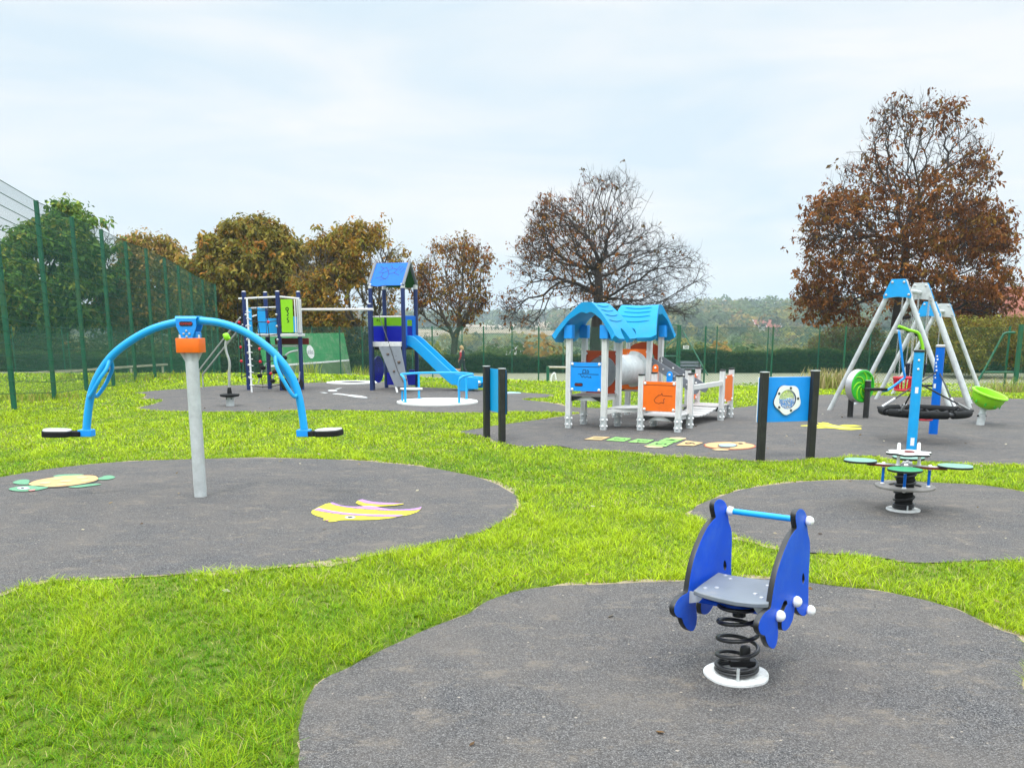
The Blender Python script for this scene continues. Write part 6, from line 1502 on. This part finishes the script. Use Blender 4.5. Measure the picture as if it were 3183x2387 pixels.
tree('chestnut_tree', 'olive and amber leaved tree between the climbing frame and the slide tower', 1133, 56, -1.15, c2_([(800,760),(860,420),(920,300),(1040,190),(1160,175),(1240,130),(1380,120),(1460,195),(1520,265),(1575,325),(1510,420),(1500,560),(1540,700),(1440,830),(1300,900),(950,870)]), 1700, .30, AMBER + OLIVE[:3], 1.9, .26, .80, 33, depth=.85, tip=.012, e=2.25, mult=2, tlen=.5, nleaf=5, leaf_mult=3, clump=-.18, rough=.3, leafmask=lambda p: np.where((p[:, 0] > -.6) & (p[:, 2] < 5.2), .22, 1)*np.where(p[:, 0] > .3, .6, 1), hollow=.6, up=.25, bark='bark')
c3_ = lambda l: cv(l, 3.318, 1050, 780)
tree('young_tree', 'smaller airy tree with upright stems and sparse brown leaves right of the slide tower', 1410, 56, -1.15, [(1288,985),(1286,900),(1305,800),(1350,765),(1400,755),(1440,740),(1475,738),(1500,770),(1532,805),(1536,875),(1520,950),(1470,1005),(1425,1045),(1395,1040),(1340,1020)], 1300, .26, RUST + AMBER[:3], 1.5, .20, .50, 45, depth=.9, tip=.011, e=2.15, mult=3, tlen=.5, bf=1.0, leafmask=lambda p: np.clip((p[:, 2]-1.6)/3.2, .06, 1), nleaf=4, hollow=.5, up=.35, bark='bark')
c1_ = lambda l: cv(l, 2.074, 0, 550)
tree('broadleaf_tree', 'big dark green tree behind the tall mesh fence', 150, 62, -1.0, c1_([(10,520),(90,410),(170,300),(300,260),(420,185),(515,240),(530,305),(640,285),(715,315),(755,400),(750,480),(720,640),(640,900),(500,1080),(40,1100),(-160,1000),(-190,700)]), 1900, .38, GREEN, 1.6, .36, .85, 51, depth=.85, tip=.015, mult=2, tlen=.5, nleaf=6, leaf_mult=4, clump=-.25, bark='bark_d', hollow=1.0)
tree('maple_tree', 'pale orange brown tree beside the green tree behind the mesh fence', 470, 66, -1.0, c1_([(740,560),(790,440),(860,400),(980,375),(1100,425),(1160,500),(1200,570),(1190,720),(1150,950),(900,1060),(660,1050),(600,850)]), 1300, .36, PALEB + OLIVE[:2], 1.6, .32, .9, 61, depth=.85, tip=.014, mult=2, tlen=.5, nleaf=5, leaf_mult=3, bark='bark', hollow=.8)
tree('maple_tree', 'slim brown tree standing between the mesh fence end and the olive tree', 620, 70, -1.0, [(540,1000),(560,900),(585,850),(610,815),(640,800),(680,830),(705,900),(700,1040),(560,1060)], 700, .36, OLIVE + AMBER[:2], 1.4, .26, .85, 71, depth=.85, tip=.014, mult=2, tlen=.5, nleaf=5, leaf_mult=3, bark='bark_d', hollow=.8)
# ================================================================ bushes, hedges, scrub
def leafcloud(centers, radii_, n, size, pal, g, squash=.8, nleaf=3, fill=.35):
    out = []
    vol = np.array([r*r for r in radii_]); cnt = np.maximum(30, (n*vol/vol.sum()).astype(int))
    for c, r, k in zip(centers, radii_, cnt):
        d = g.normal(0, 1, (k, 3)); d /= np.linalg.norm(d, axis=1)[:, None]; rr = np.where(g.uniform(0, 1, k) < fill, g.uniform(.3, 1, k), g.uniform(.85, 1.05, k))
        lump = 1 + .16*np.sin(d[:, 0]*5 + c[0]) * np.sin(d[:, 2]*6 + c[1]) + .1*np.sin(d[:, 1]*9 + c[0]*2)
        out.append(np.array(c) + d*(rr*lump*r)[:, None]*np.array([1, 1, squash]))
    return np.concatenate(out)
def bush(name, label, cat, centers, radii_, n, size, pal, seed, squash=.8, kind=None, parent_name=None, stems=True):
    g = np.random.default_rng(seed); c0 = np.array(centers).mean(0); zb = ztf(c0[0], c0[1]) if c0[1] < 57 else float(zh(c0[0], c0[1]))
    pos = leafcloud(centers, radii_, n, size, pal, g, squash)
    zg = np.where(pos[:, 1] < 57, zt(pos[:, 0], pos[:, 1]), zh(pos[:, 0], pos[:, 1])); pos = pos[pos[:, 2] > zg + .02]
    V, Fq, c = leaves(pos, size, pal, g, 3, .25)
    o = npmesh(name, V, Fq, LEAFM, None, col=c); return tag(o, label, cat, None, kind)
def at(px, py, Y): p = P(px, py, Y); return (p.x, p.y, p.z)
OLB = [(4, (.22, .20, .03)), (3, (.16, .165, .026)), (2, (.28, .22, .035)), (1, (.27, .15, .03))]
YEL = [(4, (.27, .225, .035)), (3, (.20, .20, .03)), (2, (.34, .25, .04)), (2, (.32, .175, .04)), (2, (.13, .15, .028))]
DKG = [(4, (0.026, 0.055, 0.016)), (4, (0.041, 0.074, 0.019)), (2, (0.066, 0.102, 0.022)), (1, (0.108, 0.108, 0.024))]
bush('bush', 'rounded olive and rusty bush under the left edge of the tallest tree', 'bush', [at(2610,1065,62), at(2660,1040,63), at(2560,1075,62), at(2700,1075,61)], [1.5,1.7,1.1,1.4], 3600, .17, OLB + RUST[:2], 81)
bush('bush', 'tall olive bushes behind the braced corner fence', 'bush', [at(2960,1050,50), at(3040,1060,49), at(3120,1050,49), at(2900,1080,51), at(3180,1080,48), at(3010,1105,48)], [1.5,1.6,1.6,1.2,1.4,1.1], 8000, .15, OLB + [(2, (.15, .13, .03))], 82)
bush('bush', 'yellow green bush tops showing above the red roof at the right edge', 'bush', [at(3165,935,75), at(3205,945,75)], [1.5,1.5], 1800, .2, YEL, 83)
# dark clipped hedge along the back of the court
def hedge(label, x0, x1, y, h, th, n, seed, pal, z0=-1.1):
    g = np.random.default_rng(seed); r = thing('hedge', label, 'hedge', ((x0+x1)/2, y, z0), 0); xc = (x0+x1)/2
    L_ = x1-x0; k = int(n*.6); x = g.uniform(x0, x1, n); top = np.arange(n) >= k
    hz_ = h + .10*np.sin(x*.9 + seed) + .06*np.sin(x*2.7)
    z = np.where(top, hz_ + g.normal(0, .05, n), g.uniform(.03, 1, n)**.8*hz_); yy = np.where(top, g.uniform(-th/2, th/2, n), -th/2 + .08*np.sin(x*3 + z*5) + g.normal(0, .05, n))
    pos = np.stack([x-xc, yy, z], -1); V, Fq, c = leaves(pos, .105, pal, g, 3, .2, .8, .5)
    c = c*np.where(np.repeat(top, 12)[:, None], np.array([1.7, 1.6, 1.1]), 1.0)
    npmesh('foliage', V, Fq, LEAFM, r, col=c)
    MB().box((0, .06, h*.47), (L_, th-.22, h*.94)).build('inner_stems', M['bark_d'], r)
    return r
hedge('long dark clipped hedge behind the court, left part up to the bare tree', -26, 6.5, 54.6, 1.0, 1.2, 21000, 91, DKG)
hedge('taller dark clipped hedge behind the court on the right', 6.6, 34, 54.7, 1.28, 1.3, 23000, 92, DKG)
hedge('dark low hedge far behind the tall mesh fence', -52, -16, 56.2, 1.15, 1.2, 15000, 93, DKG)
# dark shrubs under the left trees
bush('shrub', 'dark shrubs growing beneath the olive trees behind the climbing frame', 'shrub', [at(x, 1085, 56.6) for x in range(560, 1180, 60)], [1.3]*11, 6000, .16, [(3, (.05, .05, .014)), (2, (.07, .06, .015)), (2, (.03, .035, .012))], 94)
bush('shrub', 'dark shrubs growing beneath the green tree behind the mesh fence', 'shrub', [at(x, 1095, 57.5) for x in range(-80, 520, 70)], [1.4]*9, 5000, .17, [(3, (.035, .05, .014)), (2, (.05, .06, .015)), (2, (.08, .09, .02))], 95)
# ---- woodland on the slopes
def wood(name, label, y0, y1, n, rr, pal, lsize, per, seed, xr=(-.62, .72), skip=None):
    g = np.random.default_rng(seed); y = np.exp(g.uniform(math.log(y0), math.log(y1), n)); x = g.uniform(xr[0], xr[1], n)*y
    k = np.ones(n, bool)
    if skip is not None: k = ~skip(x, y)
    x, y = x[k], y[k]; n = len(x); r = rr*g.uniform(.65, 1.35, n); z = zh(x, y) + r*.75
    d = g.normal(0, 1, (n, per, 3)); d[:, :, 1] -= .5; d[:, :, 2] += .25; d /= np.linalg.norm(d, axis=2)[:, :, None]
    lump = 1 + .16*np.sin(d[:, :, :1]*5 + x[:, None, None]) + .14*np.sin(d[:, :, 2:]*6 + y[:, None, None])
    pos = np.stack([x, y, z], -1)[:, None] + d*r[:, None, None]*lump*np.array([1, 1, 1.0])*g.uniform(.8, 1.0, (n, per, 1))
    w = np.array([p[0] for p in pal]); cols = np.array([p[1] for p in pal]); kk = g.choice(len(pal), n, p=w/w.sum()); c = cols[kk]*g.uniform(.75, 1.3, (n, 1))
    pos = pos.reshape(-1, 3); s = (lsize*np.repeat(r, per)/rr)*g.uniform(.7, 1.3, len(pos)); dn = d.reshape(-1, 3)
    u = np.cross(dn, g.normal(0, 1, dn.shape)); u /= np.linalg.norm(u, axis=1)[:, None] + 1e-9; v = np.cross(dn + g.normal(0, .35, dn.shape), u); v /= np.linalg.norm(v, axis=1)[:, None]
    sx = s[:, None]
    V = np.stack([pos-u*sx, pos-v*sx*.7, pos+u*sx, pos+v*sx*.7], 1).reshape(-1, 3); Fq = np.arange(len(V)).reshape(-1, 4)
    c = np.repeat(c, per, 0)*g.uniform(.72, 1.3, (len(pos), 1)); o = npmesh(name, V, Fq, LEAFM, None, col=np.repeat(c, 4, 0)); return tag(o, label, 'woodland', None, 'stuff')
def fields(x, y):
    a = x/y
    f = (a > -.14) & (a < .062) & (((y > 598) & (y < 905)) | ((y > 935) & (y < 1180) & (a > -.06) & (a < .045)))
    return f
WPAL = [(5, (.095, .135, .030)), (5, (.065, .105, .032)), (3, (.15, .155, .034)), (1.6, (.24, .19, .04)), (1, (.21, .125, .035)), (3, (.045, .080, .030))]
wood('scrub', 'yellowing scrub and small trees just beyond the hedge', 80, 170, 420, 2.0, YEL + WPAL[:2], .22, 330, 101, skip=lambda x, y: np.abs(x/y - .009) < .008)
wood('woodland', 'mixed autumn woodland in the valley below the park', 170, 600, 2600, 4.4, WPAL + YEL[:2], .60, 150, 102, skip=lambda x, y: (np.abs(x/y - .009) < .016) & (y < 330))
wood('woodland', 'far autumn woodland covering the hills', 600, 1250, 3000, 8.2, WPAL, 1.35, 110, 103, skip=fields)
wood('woodland', 'hazy woodland along the far ridge line', 1250, 2300, 2200, 8, WPAL, 2.4, 36, 104)
for k, (y0, y1, a0, a1, lab) in enumerate(((690,770,-.13,.065,'nearest'), (776,900,-.12,.058,'middle'), (940,1178,-.055,.042,'farthest'))):
    ny = 6; nx = 10; V = []; Fq = []
    for i in range(ny+1):
        for j in range(nx+1): y = y0 + (y1-y0)*i/ny; x = y*(a0 + (a1-a0)*j/nx); V.append((x, y, float(zh(x, y)) + .5))
    for i in range(ny):
        for j in range(nx): a = i*(nx+1)+j; Fq.append((a, a+1, a+nx+2, a+nx+1))
    tag(npmesh('field', np.array(V), np.array(Fq), MG['field'], smooth=True), 'pale stubble field in the valley, %s of three' % lab, 'field', kind='structure')
# ================================================================ houses
def house(label, px, py, Y, w, d, hw, hr, rz, wallm, roofm='tile'):
    p = P(px, py, Y); r = thing('house', label, 'house', p, rz)
    MB().box((0,0,hw/2-2), (w, d, hw+4)).build('wall', M[wallm], r)
    V = [(-w/2-.3,-d/2-.3,hw),(w/2+.3,-d/2-.3,hw),(w/2+.3,d/2+.3,hw),(-w/2-.3,d/2+.3,hw),(-w/2-.3,0,hw+hr),(w/2+.3,0,hw+hr)]
    MB().add(V, [(0,1,5,4),(2,3,4,5),(3,0,4),(1,2,5),(3,2,1,0)]).build('roof', M[roofm], r, smooth=False)
    for x in (-w*.25, w*.25): 
        f_ = MB().box((x, -d/2-.02, hw*.55), (w*.16, .06, hw*.34)).build('window', M['white'], r); MB().box((x, -d/2-.06, hw*.55), (w*.13, .03, hw*.28)).build('pane', M['black'], f_)
    for sx in (-1, 1):
        g_ = MB().add([(sx*(w/2+.01), -d/2, hw), (sx*(w/2+.01), d/2, hw), (sx*(w/2+.01), 0, hw+hr-.15)], [(0,1,2)]).build('gable', M[wallm], r)
        for s2 in (-1, 1): MB().bar((sx*(w/2+.36), s2*(d/2+.35), hw-.05), (sx*(w/2+.36), 0, hw+hr), .12, .35).build('bargeboard', M['white'], g_)
    return r
house('small white gabled house peeping over the left hedge', 1622, 1096, 300, 4, 4.4, .8, 2.2, R(80), 'render_w', 'tile')
house('dark roofed house beside the white gabled one in the valley', 1600, 1100, 310, 7, 5, .8, 1.6, R(20), 'render_w', 'bark')
house('distant red roofed house among trees on the right hillside', 2372, 1020, 620, 15, 9, 2, 3.6, R(8), 'render_w')
house('distant smaller red roofed house on the right hillside', 2402, 1027, 600, 9, 7, 2, 2.6, R(-6), 'brick')
pav = house('low brick building with brown tiled roof at the right edge', 3205, 1075, 62, 9, 7, 1.9, 2.1, R(4), 'brick')
# ================================================================ person walking a small dog beyond the court
pb0 = P(1437, 1153, 52.4); pb0.z = -1.1
pr = thing('person', 'person in a dark padded gilet with red sleeves walking along the hedge', 'person', pb0, R(150))
def skin(name, verts, edges, rads, mat, parent, sub=1, root=0):
    me = bpy.data.meshes.new(name); me.from_pydata(verts, edges, []); o = bpy.data.objects.new(name, me); COL.objects.link(o); o.parent = parent
    m = o.modifiers.new('skin', 'SKIN'); m.use_smooth_shade = True
    for sv2, r_ in zip(me.skin_vertices[0].data, rads): sv2.radius = r_ if isinstance(r_, tuple) else (r_, r_)
    me.skin_vertices[0].data[root].use_root = True
    s_ = o.modifiers.new('sub', 'SUBSURF'); s_.levels = sub; s_.render_levels = sub
    me.materials.append(mat); return o
# facing +x (local), mid-stride
v = [(0,0,.86),(0,0,1.0),(.01,0,1.2),(.0,0,1.36),(.02,0,1.45),(.05,0,1.50),(.06,0,1.58),
     (.02,.10,.84),(.14,.10,.46),(.10,.10,.08),(.22,.11,.03),
     (-.02,-.10,.84),(-.05,-.10,.46),(-.25,-.10,.10),(-.14,-.11,.03),
     (0,.19,1.33),(-.06,.23,1.08),(.06,.24,.86),(.09,.24,.79),
     (0,-.19,1.33),(.08,-.23,1.08),(.24,-.22,.95),(.30,-.21,.92)]
e_ = [(0,1),(1,2),(2,3),(3,4),(4,5),(5,6),(0,7),(7,8),(8,9),(9,10),(0,11),(11,12),(12,13),(13,14),(3,15),(15,16),(16,17),(17,18),(3,19),(19,20),(20,21),(21,22)]
rad = [.12,.12,.13,.11,.05,.07,.085,.085,.06,.045,.04,.085,.06,.045,.04,.055,.045,.035,.03,.055,.045,.035,.03]
body = skin('body', v, e_, rad, M['skin'], pr)
hands = []
for hx, hy, hz_ in ((.09,.24,.79),(.30,-.21,.92)):
    vv = [(hx,hy,hz_)]; ee = []; rr = [.026]
    for k, (dx, dz) in enumerate(((-.02,-.085),(-.006,-.095),(.008,-.092),(.02,-.08),(.045,-.04))):
        vv += [(hx+dx*.6, hy, hz_+dz*.55), (hx+dx, hy - .012, hz_+dz)]; n = len(vv); ee += [(0,n-2),(n-2,n-1)]; rr += [.010,.008]
    skin('hand', vv, ee, rr, M['skin'], body)
skin('trousers', [(0,0,.96),(0,0,.86),(.02,.10,.83),(.14,.10,.46),(.10,.10,.10),(-.02,-.10,.83),(-.05,-.10,.46),(-.25,-.10,.12)], [(0,1),(1,2),(2,3),(3,4),(1,5),(5,6),(6,7)], [.145,.14,.10,.078,.066,.10,.078,.066], M['trousers'], pr)
skin('gilet', [(0,0,.84),(0,0,1.0),(.01,0,1.2),(0,0,1.36),(.01,0,1.43)], [(0,1),(1,2),(2,3),(3,4)], [(.17,.19),(.16,.18),(.165,.20),(.13,.17),(.075,.08)], M['cloth_navy'], pr)
for sy in (1, -1):
    k = 15 if sy > 0 else 19; skin('sleeve', [v[k], v[k+1], v[k+2]], [(0,1),(1,2)], [.078,.062,.05], M['cloth_red'], pr)
MB().ball((.045,0,1.585), .112, 14, (1,.92,1.1)).ball((-.02,0,1.52), .10, 12, (1,.95,1.1)).build('hair', M['hair'], pr)
MB().ball((.09,0,1.56), .078, 12, (.9,.85,1.2)).ball((.165,0,1.555), .016, 8).build('face', M['skin'], body)
for s_ in (1,-1): MB().ball((.155,s_*.03,1.58), .010, 6).build('eye', M['black'], body)
MB().box((.152,0,1.515), (.012,.04,.008)).build('mouth', M['red_dark'], body)
for x, y, z in ((.15,.105,.035),(-.19,-.105,.04)): MB().ball((x, y, z), .06, 10, (1.9,.8,.75)).build('shoe', M['black'], pr)
# dog
dg0 = P(1420, 1152.5, 52.1); dg0.z = -1.1
dg = thing('dog', 'small tan and white dog on the ground beside the walking person', 'dog', dg0, R(150))
dv = [(-.16,0,.27),(0,0,.265),(.15,0,.27),(.22,0,.34),(.27,0,.41),(.34,0,.39),
      (.14,.055,.20),(.15,.055,.10),(.15,.055,.015),(.18,.055,.012),(.14,-.055,.20),(.11,-.055,.11),(.12,-.055,.015),(.15,-.055,.012),
      (-.17,.055,.20),(-.13,.055,.14),(-.20,.055,.09),(-.19,.055,.012),(-.17,-.055,.20),(-.13,-.055,.14),(-.20,-.055,.09),(-.19,-.055,.012),
      (-.24,0,.33),(-.30,0,.42)]
de = [(0,1),(1,2),(2,3),(3,4),(4,5),(2,6),(6,7),(7,8),(8,9),(2,10),(10,11),(11,12),(12,13),(0,14),(14,15),(15,16),(16,17),(0,18),(18,19),(19,20),(20,21),(0,22),(22,23)]
skin('body', dv, de, [.085,.09,.105,.07,.068,.032,.05,.026,.02,.02,.05,.026,.02,.02,.055,.035,.022,.02,.055,.035,.022,.02,.026,.018], M['fur'], dg)
for s_ in (1,-1): MB().add([(.25,s_*.03,.46),(.29,s_*.065,.44),(.24,s_*.085,.37),(.255,s_*.06,.44)], [(0,1,2),(0,2,3),(0,3,1),(1,3,2)]).build('ear', M['brown'], dg)
MB().ball((.372,0,.395), .016, 8).build('nose', M['black'], dg)
# ================================================================ tall grass and weeds by the fence
def tuft(label, pxs, Y, n, h, pal, seed, spread=.35):
    g = np.random.default_rng(seed); base = np.concatenate([np.array([[P(x, 1200, Y).x, Y]]) + g.normal(0, spread, (n, 2)) for x in pxs]); m = len(base)
    z = zt(base[:, 0], base[:, 1]); b = np.stack([base[:, 0], base[:, 1], z], -1); hh = h*g.uniform(.45, 1.2, m); az = g.uniform(0, 6.28, m); ln = hh*g.uniform(.1, .55, m)
    w = .016; wa = g.uniform(0, 6.28, m); wv_ = np.stack([np.cos(wa), np.sin(wa), np.zeros(m)], -1)*w; mid = b + np.stack([np.cos(az)*ln*.35, np.sin(az)*ln*.35, hh*.6], -1); tip_ = b + np.stack([np.cos(az)*ln, np.sin(az)*ln, hh], -1)
    V = np.stack([b-wv_, b+wv_, mid-wv_*.8, mid+wv_*.8, tip_-wv_*.15, tip_+wv_*.15], 1).reshape(-1, 3); i = np.arange(m)[:, None]*6
    Fq = np.concatenate([i + np.array([0,1,3,2]), i + np.array([2,3,5,4])]); cols = np.array([p[1] for p in pal])[g.choice(len(pal), m)]*g.uniform(.7, 1.3, (m, 1))
    tag(npmesh('tall_grass', V, Fq, LEAFM, None, col=np.repeat(cols, 6, 0)), label, 'tall grass', None, 'stuff')
STR = [(1, (.40, .33, .15)), (1, (.30, .27, .10)), (1, (.24, .26, .06)), (1, (.46, .38, .20))]
WEED = [(1, (.20, .30, .04)), (1, (.30, .36, .05)), (1, (.36, .34, .08))]
tuft('straw coloured tall grass clump against the fence left of the swings', [2590, 2625, 2555, 2650], 24.8, 150, .52, STR, 201)
tuft('pale tall grass beside the corner fence post on the right', [3110, 3160, 3185], 28.5, 160, .8, STR + WEED, 202)
tuft('yellow green weeds along the fence behind the trampoline', [1125, 1150, 960, 1660, 1700], 36.5, 70, .6, WEED, 203, .25)
tuft('rough unmown grass along the foot of the tall mesh fence', [30, 90, 150], 20.9, 120, .15, WEED, 204, .5)
tuft('rough unmown grass at the far end of the tall mesh fence', [300, 380, 470, 560, 620], 29.5, 90, .20, WEED, 205, .9)
# fallen leaves and small litter on lawn and rubber
g = np.random.default_rng(77); n = 420; x = g.uniform(-9, 10, n); y = g.uniform(3, 22, n); k = np.abs(x) < .62*y + 1; x, y = x[k], y[k]; n = len(x)
az = g.uniform(0, 6.28, n); s = g.uniform(.008, .030, n); zz = .018 + g.uniform(0, .03, n)*(~np.any([inpoly(x, y, p) for p in PADN], 0))
u = np.stack([np.cos(az)*s, np.sin(az)*s, g.uniform(-.3, .3, n)*s], -1); v2 = np.stack([-np.sin(az)*s*.55, np.cos(az)*s*.55, g.uniform(-.2, .5, n)*s], -1); c0 = np.stack([x, y, zz], -1)
V = np.stack([c0-u, c0-v2, c0+u, c0+v2], 1).reshape(-1, 3); pal = np.array([(.20,.11,.04),(.30,.20,.07),(.12,.07,.035),(.45,.40,.28),(.36,.30,.2)]); c = pal[g.choice(5, n)]
tag(npmesh('fallen_leaves', V, np.arange(n*4).reshape(-1, 4), LEAFM, None, col=np.repeat(c, 4, 0)), 'scattered small dry leaves on the lawn and rubber', 'fallen leaves', None, 'stuff')
# ================================================================ air
hm = bpy.data.materials.new('haze_air'); hm.use_nodes = True; nt = hm.node_tree; nt.nodes.remove(nt.nodes['Principled BSDF'])
pv = nt.nodes.new('ShaderNodeVolumePrincipled'); pv.inputs['Color'].default_value = (.76, .88, .98, 1); pv.inputs['Density'].default_value = .00032; pv.inputs['Anisotropy'].default_value = .1
nt.links.new(pv.outputs[0], nt.nodes['Material Output'].inputs['Volume'])
hz_o = MB().box((0, 1600, 8), (6400, 3280, 104)).build('haze', hm, None, smooth=False); tag(hz_o, 'thin pale air softening the far hills', 'haze', None, 'stuff')
